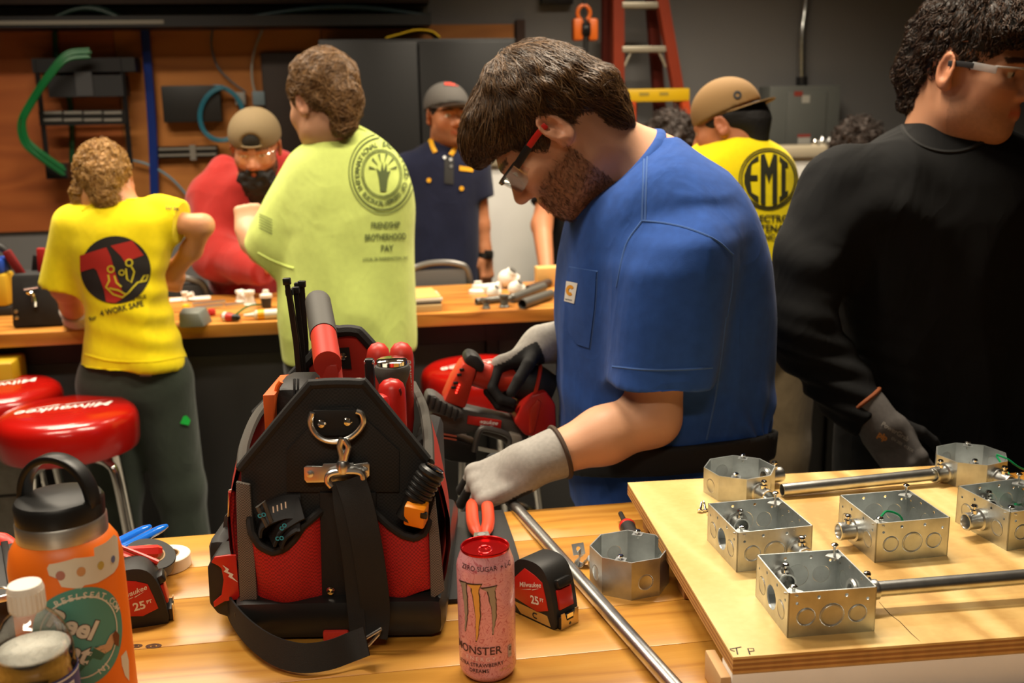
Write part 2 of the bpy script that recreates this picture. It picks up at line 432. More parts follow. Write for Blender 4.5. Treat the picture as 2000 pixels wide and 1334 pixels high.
def arctext(s, r, a_mid, size, bold=0.0, span=None, inward=False):
    """letters set along an arc; angle a_mid is the middle of the word"""
    out = []; n = len(s); span = span or n * size * 0.72 / r
    for i, ch in enumerate(s):
        if ch == ' ': continue
        a = a_mid + (span * (0.5 - (i + 0.5) / n)) * (-1 if inward else 1)
        rot = a - pi / 2 + (pi if inward else 0)
        out.append(xf(text2d(ch, size, bold), r * math.cos(a), r * math.sin(a), rot))
    return out
def decal(name, shapes, m, parent, mapper, step=None):
    """2-D shapes laid on a surface by mapper(u, v) -> point"""
    bm = bmesh.new()
    for v, f in shapes:
        vs = [bm.verts.new((p[0], p[1], 0)) for p in v]
        for q in f:
            try: bm.faces.new([vs[i] for i in q])
            except ValueError: pass
    if step:
        for ax in (0, 1):
            cs = [q.co[ax] for q in bm.verts]
            if not cs: continue
            lo, hi = min(cs), max(cs); k = math.floor(lo / step) + 1
            while k * step < hi:
                no = Vector((1, 0, 0)) if ax == 0 else Vector((0, 1, 0))
                bmesh.ops.bisect_plane(bm, geom=bm.verts[:] + bm.edges[:] + bm.faces[:], plane_co=no * (k * step), plane_no=no); k += 1
    bmesh.ops.triangulate(bm, faces=[f for f in bm.faces if len(f.verts) > 4])
    bm.verts.index_update(); v = [mapper(q.co.x, q.co.y) for q in bm.verts]; f = [[x.index for x in q.verts] for q in bm.faces]; bm.free()
    f = [q for q in f if all(v[i] is not None for i in q)]; used = sorted({i for q in f for i in q}); ix = {i: k for k, i in enumerate(used)}
    if not f: return None
    return obj(name, ([v[i] for i in used], [[ix[i] for i in q] for q in f]), m, parent, smooth=True, sharp=60)
def flatmap(o, ex, ey, off=0.0004):
    o = np.asarray(o, float); ex = np.asarray(ex, float); ey = np.asarray(ey, float); ex = ex / np.linalg.norm(ex); ey = ey / np.linalg.norm(ey)
    n = np.cross(ex, ey); return lambda u, v: o + ex * u + ey * v + n * off
def cylmap(c, rfun, a0, off=0.0004):
    """c: axis base; u runs round the axis (as seen from outside, to the right), v up"""
    c = np.asarray(c, float)
    def f(u, v):
        r = rfun(v) + off; a = a0 + u / rfun(v); return c + np.array([r * math.cos(a), r * math.sin(a), v])
    return f
def bvh_of(o):
    me = o.data; off = Vector(WLOC[o.name])
    return BVHTree.FromPolygons([q.co + off for q in me.vertices], [tuple(p.vertices) for p in me.polygons])
def projmap(bvh, o, ex, ey, off=0.0015, back=0.3):
    o = np.asarray(o, float); ex = np.asarray(ex, float); ex /= np.linalg.norm(ex); ey = np.asarray(ey, float); ey = ey - ex * (ey @ ex); ey /= np.linalg.norm(ey)
    n = np.cross(ex, ey)
    def f(u, v):
        p = o + ex * u + ey * v; h = bvh.ray_cast(Vector(p + n * back), Vector(-n))
        if h[0] is None: return p
        return np.array(h[0]) + np.array(h[1]) * off + n * off * 0.5
    return f
def pixhit(bvh, px, py):
    d = ray(px, py); h = bvh.ray_cast(Vector(CAM), Vector(d).normalized())
    return (np.array(h[0]), np.array(h[1])) if h[0] is not None else (None, None)
def script_logo(w_):
    """slanted brush wordmark with a bolt stroke under it"""
    t = text2d('Milwaukee', w_ * 0.23, 0.012, 0.35)
    b = poly2d([(-.46 * w_, -.155 * w_), (.02 * w_, -.125 * w_), (.0, -.15 * w_), (.42 * w_, -.10 * w_), (.06 * w_, -.175 * w_), (.08 * w_, -.148 * w_)])
    return [t, b]
# ------------------------------------------------------------------ implicit surfaces: smooth bodies, gloves, hair
class SD:
    def __init__(s): s.ops = []
    def _op(s, fun, lo, hi, k, mode='add'): s.ops.append((fun, np.asarray(lo, float), np.asarray(hi, float), k, mode)); return s
    def cone(s, a, b, ra, rb, k=0.02, flat=False, flata=False, mode='add', ey=1.0, ax=None):
        """rounded cone from a to b; flat ends optional; ey flattens along ax"""
        a = np.asarray(a, float); b = np.asarray(b, float); L = np.linalg.norm(b - a) + 1e-9; t = (b - a) / L
        R = None
        if ey != 1.0: R = frame(t, ax)
        def f(X, Y, Z):
            x, y, z = X - a[0], Y - a[1], Z - a[2]
            h = np.clip((x * t[0] + y * t[1] + z * t[2]) / L, 0, 1)
            x = x - t[0] * L * h; y = y - t[1] * L * h; z = z - t[2] * L * h
            if R is not None:
                q = x * R[0, 1] + y * R[1, 1] + z * R[2, 1]; e = q * (1 / ey - 1)
                x = x + R[0, 1] * e; y = y + R[1, 1] * e; z = z + R[2, 1] * e
            d = np.sqrt(x * x + y * y + z * z) - (ra + (rb - ra) * h)
            if flat: d = np.maximum(d, (X - b[0]) * t[0] + (Y - b[1]) * t[1] + (Z - b[2]) * t[2])
            if flata: d = np.maximum(d, -((X - a[0]) * t[0] + (Y - a[1]) * t[1] + (Z - a[2]) * t[2]))
            return d
        r = max(ra, rb); return s._op(f, np.minimum(a, b) - r, np.maximum(a, b) + r, k, mode)
    def chain(s, pts, k=0.02):
        """pts: (point, radius) joints"""
        for (p, r), (q, u) in zip(pts[:-1], pts[1:]): s.cone(p, q, r, u, k)
        return s
    def ell(s, c, r, R=None, k=0.02, mode='add'):
        c = np.asarray(c, float); r = np.asarray(r, float); R = np.eye(3) if R is None else R; m = r.max()
        def f(X, Y, Z):
            x, y, z = X - c[0], Y - c[1], Z - c[2]
            u = (x * R[0, 0] + y * R[1, 0] + z * R[2, 0]) / r[0]; v = (x * R[0, 1] + y * R[1, 1] + z * R[2, 1]) / r[1]; w_ = (x * R[0, 2] + y * R[1, 2] + z * R[2, 2]) / r[2]
            k0 = np.sqrt(u * u + v * v + w_ * w_) + 1e-9; k1 = np.sqrt((u / r[0]) ** 2 + (v / r[1]) ** 2 + (w_ / r[2]) ** 2) + 1e-9
            return k0 * (k0 - 1) / k1
        return s._op(f, c - m, c + m, k, mode)
    def box(s, c, h, R=None, r=0.005, k=0.01, mode='add'):
        c = np.asarray(c, float); h = np.asarray(h, float); R = np.eye(3) if R is None else R; m = np.linalg.norm(h)
        def f(X, Y, Z):
            x, y, z = X - c[0], Y - c[1], Z - c[2]
            u = np.abs(x * R[0, 0] + y * R[1, 0] + z * R[2, 0]) - h[0] + r; v = np.abs(x * R[0, 1] + y * R[1, 1] + z * R[2, 1]) - h[1] + r
            w_ = np.abs(x * R[0, 2] + y * R[1, 2] + z * R[2, 2]) - h[2] + r
            return np.sqrt(np.maximum(u, 0) ** 2 + np.maximum(v, 0) ** 2 + np.maximum(w_, 0) ** 2) + np.minimum(np.maximum(u, np.maximum(v, w_)), 0) - r
        return s._op(f, c - m, c + m, k, mode)
    def half(s, p, n, mode='cut'):
        """cut away everything on the side n of p"""
        p = np.asarray(p, float); n = np.asarray(n, float); n = n / np.linalg.norm(n)
        return s._op(lambda X, Y, Z: (X - p[0]) * n[0] + (Y - p[1]) * n[1] + (Z - p[2]) * n[2], p, p, 0, 'cut')
    def loft(s, rows, k=0.03, p=2.3, yaw=0.0, tilt=(0, 0)):
        """rows (z, cx, cy, rx, ry) level slices; yaw turns the slices; tilt (gx, gy): slices lean, z - gx*dx - gy*dy"""
        rows = sorted(rows); A = np.array(rows, float); zz = np.linspace(A[0, 0], A[-1, 0], 120)
        T = [np.interp(zz, A[:, 0], A[:, i]) for i in range(1, 5)]
        for i in range(4):
            e = np.pad(T[i], (4, 4), mode='reflect', reflect_type='odd'); T[i] = np.convolve(e, np.ones(9) / 9, 'valid')
        c, q = math.cos(yaw), math.sin(yaw); mx = float(A[len(A) // 2, 1]); my = float(A[len(A) // 2, 2])
        def f(X, Y, Z):
            Zt = Z if tilt == (0, 0) else Z - tilt[0] * (X - mx) - tilt[1] * (Y - my)
            cx, cy, rx, ry = [np.interp(Zt, zz, t) for t in T]
            x = X - cx; y = Y - cy; u = np.abs(x * c + y * q) / rx; v = np.abs(-x * q + y * c) / ry
            g = (u ** p + v ** p) ** (1 / p)
            d = (g - 1) * np.minimum(rx, ry)
            return np.maximum(d, np.maximum(Zt - zz[-1], zz[0] - Zt))
        m = max(A[:, 3].max(), A[:, 4].max())
        pad = m * (abs(tilt[0]) + abs(tilt[1]))
        return s._op(f, (A[:, 1].min() - m, A[:, 2].min() - m, A[0, 0] - pad), (A[:, 1].max() + m, A[:, 2].max() + m, A[-1, 0] + pad), k)
    def mesh(s, h=0.005, smooth=2, cut=None):
        adds = [o for o in s.ops if o[4] == 'add']
        lo = np.min([o[1] for o in adds], 0) - 0.012 - 2 * h; hi = np.max([o[2] for o in adds], 0) + 0.012 + 2 * h
        n = np.ceil((hi - lo) / h).astype(int) + 1
        ax = [lo[i] + h * np.arange(n[i]) for i in range(3)]; F = np.full(n, 0.5, np.float32)
        for fun, a, b, k, mode in s.ops:
            if mode == 'cut':
                F = np.maximum(F, fun(ax[0][:, None, None], ax[1][None, :, None], ax[2][None, None, :]).astype(np.float32)); continue
            m = k + 3 * h
            i0 = np.clip(((a - m - lo) / h).astype(int), 0, n); i1 = np.clip(((b + m - lo) / h).astype(int) + 2, 0, n)
            if (i1 <= i0).any(): continue
            sl = tuple(slice(i0[i], i1[i]) for i in range(3))
            d = fun(ax[0][sl[0]][:, None, None], ax[1][sl[1]][None, :, None], ax[2][sl[2]][None, None, :]).astype(np.float32)
            g = F[sl]
            if mode == 'sub': d = -d; q = np.maximum(k - np.abs(g - d), 0) / max(k, 1e-6); F[sl] = np.maximum(g, d) + q * q * k / 4
            else: q = np.maximum(k - np.abs(g - d), 0) / max(k, 1e-6); F[sl] = np.minimum(g, d) - q * q * k / 4
        return nets(F, lo, h, smooth)
def nets(F, lo, h, smooth):
    ins = F < 0; n = np.array(F.shape)
    c = sum(ins[i:n[0] - 1 + i, j:n[1] - 1 + j, k:n[2] - 1 + k].astype(np.int8) for i in (0, 1) for j in (0, 1) for k in (0, 1))
    act = (c > 0) & (c < 8); I = np.argwhere(act); idx = np.full(act.shape, -1, np.int64); idx[act] = np.arange(len(I))
    cor = [(i, j, k) for i in (0, 1) for j in (0, 1) for k in (0, 1)]
    V = np.stack([F[I[:, 0] + i, I[:, 1] + j, I[:, 2] + k] for i, j, k in cor], 1)
    acc = np.zeros((len(I), 3)); cnt = np.zeros(len(I))
    for a in range(8):
        for b in range(a + 1, 8):
            da = np.array(cor[b]) - np.array(cor[a])
            if np.abs(da).sum() != 1: continue
            m = (V[:, a] < 0) != (V[:, b] < 0); t = V[m, a] / (V[m, a] - V[m, b])
            acc[m] += np.array(cor[a]) + t[:, None] * da; cnt[m] += 1
    P = lo + h * (I + acc / cnt[:, None]); faces = []
    for ax in range(3):
        b1, b2 = (ax + 1) % 3, (ax + 2) % 3
        s0 = [slice(None)] * 3; s1 = [slice(None)] * 3; s0[ax] = slice(0, -1); s1[ax] = slice(1, None)
        A, B = ins[tuple(s0)], ins[tuple(s1)]; E = np.argwhere(A != B)
        E = E[(E[:, b1] > 0) & (E[:, b2] > 0) & (E[:, b1] < n[b1] - 1) & (E[:, b2] < n[b2] - 1)]
        def cell(o1, o2):
            q = E.copy(); q[:, b1] += o1; q[:, b2] += o2; return idx[q[:, 0], q[:, 1], q[:, 2]]
        Q = np.stack([cell(-1, -1), cell(0, -1), cell(0, 0), cell(-1, 0)], 1)
        fl = ~A[E[:, 0], E[:, 1], E[:, 2]]; Q[fl] = Q[fl][:, ::-1]; faces.append(Q)
    Q = np.concatenate(faces); Q = Q[(Q >= 0).all(1)]
    for _ in range(smooth):
        e0 = np.concatenate([Q[:, i] for i in range(4)]); e1 = np.concatenate([Q[:, (i + 1) % 4] for i in range(4)])
        sm = np.stack([np.bincount(e0, P[e1, i], len(P)) + np.bincount(e1, P[e0, i], len(P)) for i in range(3)], 1)
        ct = np.bincount(e0, minlength=len(P)) + np.bincount(e1, minlength=len(P))
        P = 0.5 * P + 0.5 * sm / np.maximum(ct, 1)[:, None]
    return P, Q
def normals(P, Q):
    n = np.cross(P[Q[:, 2]] - P[Q[:, 0]], P[Q[:, 3]] - P[Q[:, 1]]); N = np.zeros_like(P)
    for i in range(4):
        for k in range(3): N[:, k] += np.bincount(Q[:, i], n[:, k], len(P))
    return N / (np.linalg.norm(N, axis=1, keepdims=True) + 1e-12)
_LAT = np.random.default_rng(3).uniform(-1, 1, 4096)
def nz(P, scale, seed=0.0):
    """smooth lattice noise in -1..1, for many points at once"""
    q = np.asarray(P, float) * scale + np.array([seed, seed * .37, seed * .71]); i = np.floor(q).astype(np.int64); f = q - i; f = f * f * (3 - 2 * f); r = 0
    for dx in (0, 1):
        for dy in (0, 1):
            for dz in (0, 1):
                h = ((i[:, 0] + dx) * 73856093 ^ (i[:, 1] + dy) * 19349663 ^ (i[:, 2] + dz) * 83492791) & 4095
                r = r + _LAT[h] * np.where(dx, f[:, 0], 1 - f[:, 0]) * np.where(dy, f[:, 1], 1 - f[:, 1]) * np.where(dz, f[:, 2], 1 - f[:, 2])
    return r
def wrinkle(vf, amp=0.004, scale=9.0, seed=0.0, st=(1, 1, .5)):
    """gentle cloth folds: ridged noise along the normals"""
    P, Q = vf; N = normals(P, Q); S_ = P * np.array(st)
    wv = 1 - 2 * np.abs(nz(S_, scale, seed)) + 0.5 * nz(S_, scale * 2.3, seed + 9)
    return P + N * (wv[:, None] - 0.6) * amp, Q

def head_frame(fwd, roll=0.0):
    f = np.asarray(fwd, float); f /= np.linalg.norm(f); r = np.cross(f, (0, 0, 1)); r /= np.linalg.norm(r); u = np.cross(r, f)
    c, q = math.cos(roll), math.sin(roll); return np.stack([r * c + u * q, f, u * c - r * q], 1)
HEAD_LO = np.array([-.1, -.13, -.15])
def head_ops(S_, c, R, s=1.0, detail=True, jaw=1.0, smile=0.0, brow=1.0):
    c = np.asarray(c, float); T = lambda p: c + R @ (np.array(p, float) * s)
    E = lambda p, r, k=.02, RR=None, mode='add': S_.ell(T(p), np.array(r) * s, R if RR is None else R @ RR, k * s, mode)
    E((0, -.012, .042), (.077, .099, .088)); E((0, .026, -.03), (.063, .07, .088), .03)
    E((0, .034, -.076), (.05 * jaw, .054, .042), .03); E((0, .073, -.099), (.021 * jaw, .017, .017), .025)
    for q in (-1, 1):
        E((q * .047 * jaw, .006, -.066), (.019, .026, .024), .03)
        E((q * .041, .058, -.022), (.025, .026, .026), .025)
        S_.cone(T((q * .012, .088, .024)), T((q * .042, .074, .024)), .0105 * s * brow, .009 * s, .02 * s)
        if detail:
            E((q * .032, .092, .004), (.019, .013, .0125), .012, mode='sub')
            E((q * .0315, .0755, .004), (.0125, .0125, .0125), .004)
            E((q * .0315, .079, .0125), (.0155, .010, .0055), .005)       # upper lid
            E((q * .0315, .079, -.0055), (.0145, .009, .0045), .005)      # lower lid
        E((q * .0125, .100, -.033), (.0095, .0105, .008), .008)
        # ear: rim, bowl, lobe
        tl = np.array([[1, 0, 0], [0, math.cos(.2), math.sin(.2)], [0, -math.sin(.2), math.cos(.2)]])
        fl = np.array([[math.cos(.45 * q), math.sin(.45 * q), 0], [-math.sin(.45 * q), math.cos(.45 * q), 0], [0, 0, 1]])
        E((q * .081, -.014, .002), (.0085, .020, .033), .006, fl @ tl)
        E((q * .0875, -.0125, .006), (.0075, .0125, .0225), .004, fl @ tl, mode='sub')
        E((q * .0825, -.006, -.002), (.005, .006, .008), .005)
        E((q * .079, -.008, -.024), (.006, .010, .011), .008)
    S_.cone(T((0, .089, .012)), T((0, .113, -.026)), .0085 * s, .0125 * s, .012 * s)
    for q in (-1, 1):
        S_.cone(T((0, .0955, -.0565)), T((q * .023, .084, -.059 + smile * .006)), .0062 * s, .0035 * s, .006 * s)
        S_.cone(T((0, .0945, -.0675)), T((q * .020, .084, -.0635 + smile * .006)), .0072 * s, .0035 * s, .006 * s)
    return T
def skin_cols(P, base, T_inv=None, s=1.0, beard=None, bcol=None, lips=True, eyes=True, hairc=None):
    """own colours of the skin: lips, eyes, brows, stubble (head-local areas)"""
    C = np.tile(np.array(base), (len(P), 1)); C *= (1 + 0.06 * nz(P, 40))[:, None]
    if T_inv is None: return C
    L = T_inv(P); x, y, z = L[:, 0], L[:, 1], L[:, 2]; ax = np.abs(x)
    inb = (ax < .1) & (y > -.13) & (y < .135) & (z > -.13) & (z < .14)
    red = np.array(base) * np.array([1.05, .72, .68])
    def mix(m, col, a=1.0):
        m = np.clip(m, 0, 1)[:, None] * a; C[:] = C * (1 - m) + np.array(col) * m
    g = lambda d, r: np.exp(-(d / r) ** 2)
    mix(inb * g(np.sqrt((ax - .042) ** 2 + (z + .03) ** 2), .024) * (y > .02), red, .35)      # cheeks
    mix(inb * g(np.sqrt(x ** 2 + (z + .03) ** 2 + (y - .11) ** 2), .018), red, .4)             # nose tip
    mix(inb * (ax > .076) * (np.abs(z) < .04) * (np.abs(y + .012) < .03), red, .35)            # ears
    if beard is not None:
        bm = beard(x, y, z) * inb; tex = 0.65 + 0.35 * np.clip(nz(P, 300) * 2 + .5, 0, 1); mix(bm * tex, bcol)
    if lips: mix(inb * (y > .076) * (ax < .026) * g(z + .062, .0085) * (ax < .024), (base[0] * .85, base[1] * .42, base[2] * .40), .9)
    if eyes:
        for q in (-1, 1):
            d = np.sqrt((x - q * .0315) ** 2 + (z - .004) ** 2)
            ew = inb * (np.abs(x - q * .0315) < .0115) * (np.abs(z - .004) < .0052) * (y > .078)
            mix(ew, (.62, .58, .52)); mix(ew * (d < .0058), (.06, .035, .02))
        if hairc is not None: mix(inb * (y > .06) * (np.abs(z - (.029 - (ax - .03) ** 2 * 3)) < .0048) * (ax > .012) * (ax < .053), hairc, .9)
    return C

def hand_ops(S_, wrist, R, s=1.0, curl=(40, 50, 30), spread=4.0, thumb=(35, 25), side=1, r=.0092, curls=None):
    """R columns: x = thumb side, y = towards the fingers, z = back of the hand; curl degrees at the three joints"""
    w_ = np.asarray(wrist, float); T = lambda p: w_ + R @ (np.array(p, float) * s)
    S_.cone(T((.0, -.03, 0)), T((0, .02, 0)), .028 * s, .031 * s, .02 * s, ey=.72, ax=R[:, 0])
    S_.box(T((0, .052, -.001)), np.array((.041, .047, .0145)) * s, R, .013 * s, .014 * s)
    S_.ell(T((.024, .035, -.012)), np.array((.017, .032, .014)) * s, R, .014 * s)
    S_.ell(T((-.026, .035, -.010)), np.array((.013, .032, .012)) * s, R, .014 * s)
    L = ((.044, .026, .022), (.049, .031, .023), (.046, .029, .023), (.036, .021, .020))
    for i, x0 in enumerate((.030, .0105, -.0105, -.030)):
        cu = curls[i] if curls else curl; a = 0.0; b0 = math.radians(spread * (1.5 - i) * .8)
        p = np.array((x0, .093 - abs(i - 1.2) * .004, 0.0)); rr = r * (1.0 if i < 3 else .88)
        S_.ell(T(p + np.array((0, -.004, .004))), np.array((.011, .012, .010)) * s, R, .008 * s)
        for j in range(3):
            a += math.radians(cu[j]); d = np.array((math.sin(b0) * math.cos(a), math.cos(b0) * math.cos(a), -math.sin(a)))
            q = p + d * L[i][j]; S_.cone(T(p), T(q), rr * s, rr * .93 * s, .003 * s); p = q; rr *= .95
    a, b = math.radians(thumb[0]), math.radians(thumb[1])
    p = np.array((.030, .020, -.008)); d = np.array((math.sin(a), math.cos(a) * .8, -.35)); d /= np.linalg.norm(d)
    for j, l in enumerate((.042, .032, .026)):
        q = p + d * l; S_.cone(T(p), T(q), (.0135, .0115, .0105)[j] * s, (.0115, .0105, .0092)[j] * s, .008 * s if j == 0 else .003 * s); p = q
        d = d + np.array((-math.sin(b) * .9, .25, -.55 * math.sin(b))); d /= np.linalg.norm(d)
    return T

def strands(vf, flow, n, length, rad=.0006, steps=6, curl=0.0, cfreq=60, lift=.002, seed=1, keep=None, jit=.25, close=None):
    """hair locks as thin tapering tubes that follow the surface along flow(p, nrm)"""
    P, Q = vf; N = normals(P, Q); rg = np.random.default_rng(seed)
    kd = KDTree(len(P)); [kd.insert(Vector(p), i) for i, p in enumerate(P)]; kd.balance()
    cand = np.arange(len(P)) if keep is None else np.where(keep(P, N))[0]
    c = rg.choice(cand, n); p = P[c] + rg.normal(0, .0015, (n, 3)); nr = N[c]; L = length * rg.uniform(.6, 1.25, (n, 1)); ph = rg.uniform(0, 6.28, (n, 1))
    jv = rg.normal(0, jit, (n, 3)); lf = lift * rg.uniform(-.6, 1.6, (n, 1)); pts = []; nrs = []
    for k in range(steps + 1):
        t = k / steps; d = flow(p, nr) + jv; d = d - nr * (d * nr).sum(1, keepdims=True); d /= np.linalg.norm(d, axis=1, keepdims=True) + 1e-9
        side = np.cross(nr, d); a = ph + t * cfreq * L
        pts.append(p + nr * lf * (.3 + t) + (side * np.cos(a) + nr * np.sin(a)) * curl * min(1, t * 3)); nrs.append(nr)
        p = p + d * (L / steps); i = np.fromiter((kd.find(q)[1] for q in p), int, n); nr = N[i]; s_ = ((p - P[i]) * nr).sum(1, keepdims=True); p = p - nr * s_ * .85
    V = np.zeros((n, steps + 1, 3, 3))
    for k in range(steps + 1):
        t = pts[min(k + 1, steps)] - pts[max(k - 1, 0)]; t /= np.linalg.norm(t, axis=1, keepdims=True) + 1e-9
        a = np.cross(t, nrs[k]); a /= np.linalg.norm(a, axis=1, keepdims=True) + 1e-9; e = np.cross(t, a); rr = rad * (1 - .75 * (k / steps) ** 2)
        for g in range(3): V[:, k, g] = pts[k] + rr * (a * math.cos(2.094 * g) + e * math.sin(2.094 * g))
    q = np.array([(3 * k + g, 3 * k + (g + 1) % 3, 3 * k + 3 + (g + 1) % 3, 3 * k + 3 + g) for k in range(steps) for g in range(3)])
    F = (q[None] + (np.arange(n) * 3 * (steps + 1))[:, None, None]).reshape(-1, 4)
    return V.reshape(-1, 3), F
def hairmat(name, c1, c2, rough=.42):
    if name in MATS: return MATS[name]
    m = mat(name, c1, rough, spec=.5); nt = m.node_tree; n = nt.nodes; L = nt.links; b = n['Principled BSDF']
    g = n.new('ShaderNodeNewGeometry'); cr = n.new('ShaderNodeValToRGB'); L.new(g.outputs['Random Per Island'], cr.inputs[0])
    cr.color_ramp.elements[0].color = c1 + (1,); cr.color_ramp.elements[1].color = c2 + (1,); L.new(cr.outputs[0], b.inputs['Base Color'])
    b.inputs['Anisotropic'].default_value = .6
    return m
def rows_px(rows):
    """(py, xl, xr, y, ry) picture rows at depth y -> level slices"""
    out = []
    for py, xl, xr, y, ry in rows:
        a, b = PY(xl, py, y), PY(xr, py, y); out.append(((a[2] + b[2]) / 2, (a[0] + b[0]) / 2, y, (b[0] - a[0]) / 2, ry))
    return out
M_SKIN = mat('skin', S(200, 140, 105), .5, attr=True, bump=.12, bscale=260, spec=.4)
MATS['skin'].node_tree.nodes['Principled BSDF'].inputs['Subsurface Weight'].default_value = .08
MATS['skin'].node_tree.nodes['Principled BSDF'].inputs['Subsurface Radius'].default_value = (.012, .005, .003)
# ------------------------------------------------------------------ the room
DW = 5.45                                    # back wall, metres along vR
RQ = np.stack([uR, vR, [0, 0, 1.0]], 1)
def rp(a, d, z): return uR * a + vR * d + np.array([0, 0, z])
def rbox(mb, a0, a1, d0, d1, z0, z1, bev=0.0):
    return mb.box(rp((a0 + a1) / 2, (d0 + d1) / 2, (z0 + z1) / 2), (a1 - a0, d1 - d0, z1 - z0), R=RQ, bev=bev)
def struct(o): return tag(o, kind='structure')
M_WALL = mat('grey wall paint', S(118, 116, 115), .8, bump=.15, bscale=90, var=.05, vscale=2)
M_FLOOR = mat('concrete floor', S(120, 116, 108), .6, bump=.2, bscale=30, var=.15, vscale=5)
M_CEIL = mat('ceiling tiles', S(120, 115, 108), .9, bump=.3, bscale=60)
m = MB(); rbox(m, -5, 5, -2.2, DW + .1, -.1, 0); struct(m.build('floor', M_FLOOR, smooth=False, rz=YAW))
m = MB(); rbox(m, -5, 5, -2.2, DW + .1, 3.1, 3.2); struct(m.build('ceiling', M_CEIL, smooth=False, rz=YAW))
m = MB(); rbox(m, -5, 5, DW, DW + .1, 0, 3.1); WALL = struct(m.build('wall_back', M_WALL, smooth=False, rz=YAW))
m = MB(); rbox(m, -5.1, -5, -2.2, DW + .1, 0, 3.1); struct(m.build('wall_left', M_WALL, smooth=False, rz=YAW))
m = MB(); rbox(m, 5, 5.1, -2.2, DW + .1, 0, 3.1); struct(m.build('wall_right', M_WALL, smooth=False, rz=YAW))
m = MB(); rbox(m, -5.1, 5.1, -2.3, -2.2, 0, 3.1); struct(m.build('wall_front', M_WALL, smooth=False, rz=YAW))
def wq(px, py, d=DW):
    p = PW(px, py, d); return float(p @ uR), float(p[2])

# plywood sheets screwed to the back wall, with trim
M_PLYW = wood('reddish plywood backboard', S(156, 80, 32), S(168, 88, 36), S(178, 97, 42), .6, 1.6, (.5, 1, 3.0), grain=.35, knots=True, tone=.06)
M_PLYW2 = wood('yellowed plywood backboard', S(160, 96, 36), S(172, 106, 42), S(182, 115, 49), .6, 1.6, (.5, 1, 3.0), grain=.35, knots=True, tone=.06)
M_TRIM = mat('dark stained trim', S(58, 34, 20), .6, var=.2, vscale=6)
zb = wq(60, 451)[1]; zt = wq(400, 52)[1]
for i, (x0, x1) in enumerate(((-420, 246), (247, 640), (641, 1008))):
    m = MB(); rbox(m, wq(x0, 300)[0], wq(x1, 300)[0] - .002, DW - .02, DW, zb, zt)
    m.build('plywood_sheet', M_PLYW if i == 0 else M_PLYW2, WALL, smooth=False, rz=YAW)
m = MB(); a = wq(1010, 60)[0]; rbox(m, a - .01, a + .035, DW - .045, DW, zb, zt + .02)
struct(m.build('trim_1', M_TRIM, rz=YAW, smooth=False))
m = MB(); rbox(m, wq(-420, 40)[0], wq(835, 20)[0], DW - .12, DW, wq(400, 12)[1], wq(400, 12)[1] + .1)
struct(m.build('trim_2', mat('dark wood beam', S(48, 30, 20), .7, var=.2), rz=YAW, smooth=False))
m = MB(); rbox(m, wq(-420, 40)[0], wq(835, 20)[0], DW - .03, DW, wq(400, 36)[1], wq(400, 14)[1])
struct(m.build('trim_3', mat('dusty grey band', S(92, 88, 78), .7, var=.1), rz=YAW, smooth=False))

# cable tray under the beam
M_BLKMET = mat('black painted steel', S(30, 29, 30), .45, bump=.05)
tr = empty('cable_tray', rp(wq(400, 50)[0], DW - .15, wq(400, 58)[1]), 'long black cable tray along the top of the plywood backboard', 'cable tray')
z0 = wq(400, 60)[1]; a0, a1 = wq(-420, 50)[0], wq(834, 40)[0]
m = MB(); rbox(m, a0, a1, DW - .26, DW - .035, z0, z0 + .006); rbox(m, a0, a1, DW - .262, DW - .256, z0, z0 + .05); rbox(m, a0, a1, DW - .045, DW - .035, z0, z0 + .05)
rbox(m, a1 - .01, a1, DW - .255, DW - .03, z0 + .006, z0 + .06); m.build('channel', M_BLKMET, tr, smooth=False)
m = MB(); rbox(m, a0 + .7, a0 + 1.75, DW - .266, DW - .262, z0 + .012, z0 + .03); m.build('label_strip', mat('pale strip', S(120, 115, 104), .5), tr, smooth=False)
for i, (x0, x1, pk, c) in enumerate(((500, 830, 20, S(16, 44, 48)), (130, 250, 26, S(16, 40, 32)))):
    m = MB(); A, B = wq(x0, 44)[0], wq(x1, 44)[0]
    for k in range(4):
        pts = [rp(A + (B - A) * t, DW - .1 - .035 * k, z0 + .045 + math.sin(pi * t) * (.06 - .006 * k)) for t in np.linspace(0, 1, 9)]
        m.tube(pts, .011, 8)
    m.build('cable_bundle', mat('tray cable %d' % i, c, .5), tr)

# wall rack with patch panels, green cable loop
rk = empty('network_rack', rp(wq(160, 230)[0], DW - .1, wq(160, 350)[1]), 'open black wall rack with grey patch panel strips and loose gear', 'rack')
D = DW - .16
def rectpx(m, x0, y0, x1, y1, d0, d1):
    A, B = wq(x0, y1, d0), wq(x1, y0, d0); return rbox(m, min(A[0], B[0]), max(A[0], B[0]), d0, d1, min(A[1], B[1]), max(A[1], B[1]))
m = MB()
for (p, q) in (((70, 118), (96, 350)), ((236, 112), (256, 330))):
    A, B = PW(*p, D), PW(*q, D); m = MB(); m.tube([A, B], .012, 4); m.build('post', M_BLKMET, rk, smooth=False)
m = MB(); rectpx(m, 64, 112, 262, 142, D - .01, DW - .02); m.build('top_shelf', M_BLKMET, rk, smooth=False)
m = MB(); rectpx(m, 92, 320, 130, 350, D - .01, DW - .02); m.build('bottom_plate', M_BLKMET, rk, smooth=False)
m = MB(); rectpx(m, 96, 146, 238, 190, D - .02, DW - .03); m.build('switch_unit', mat('dark device case', S(38, 38, 40), .5), rk, smooth=False)
m = MB(); rectpx(m, 78, 214, 244, 246, D - .015, D + .02); pp = m.build('patch_panel', M_BLACKPL, rk, smooth=False)
M_STRIP = mat('aluminium strip', S(150, 146, 138), .45, .6)
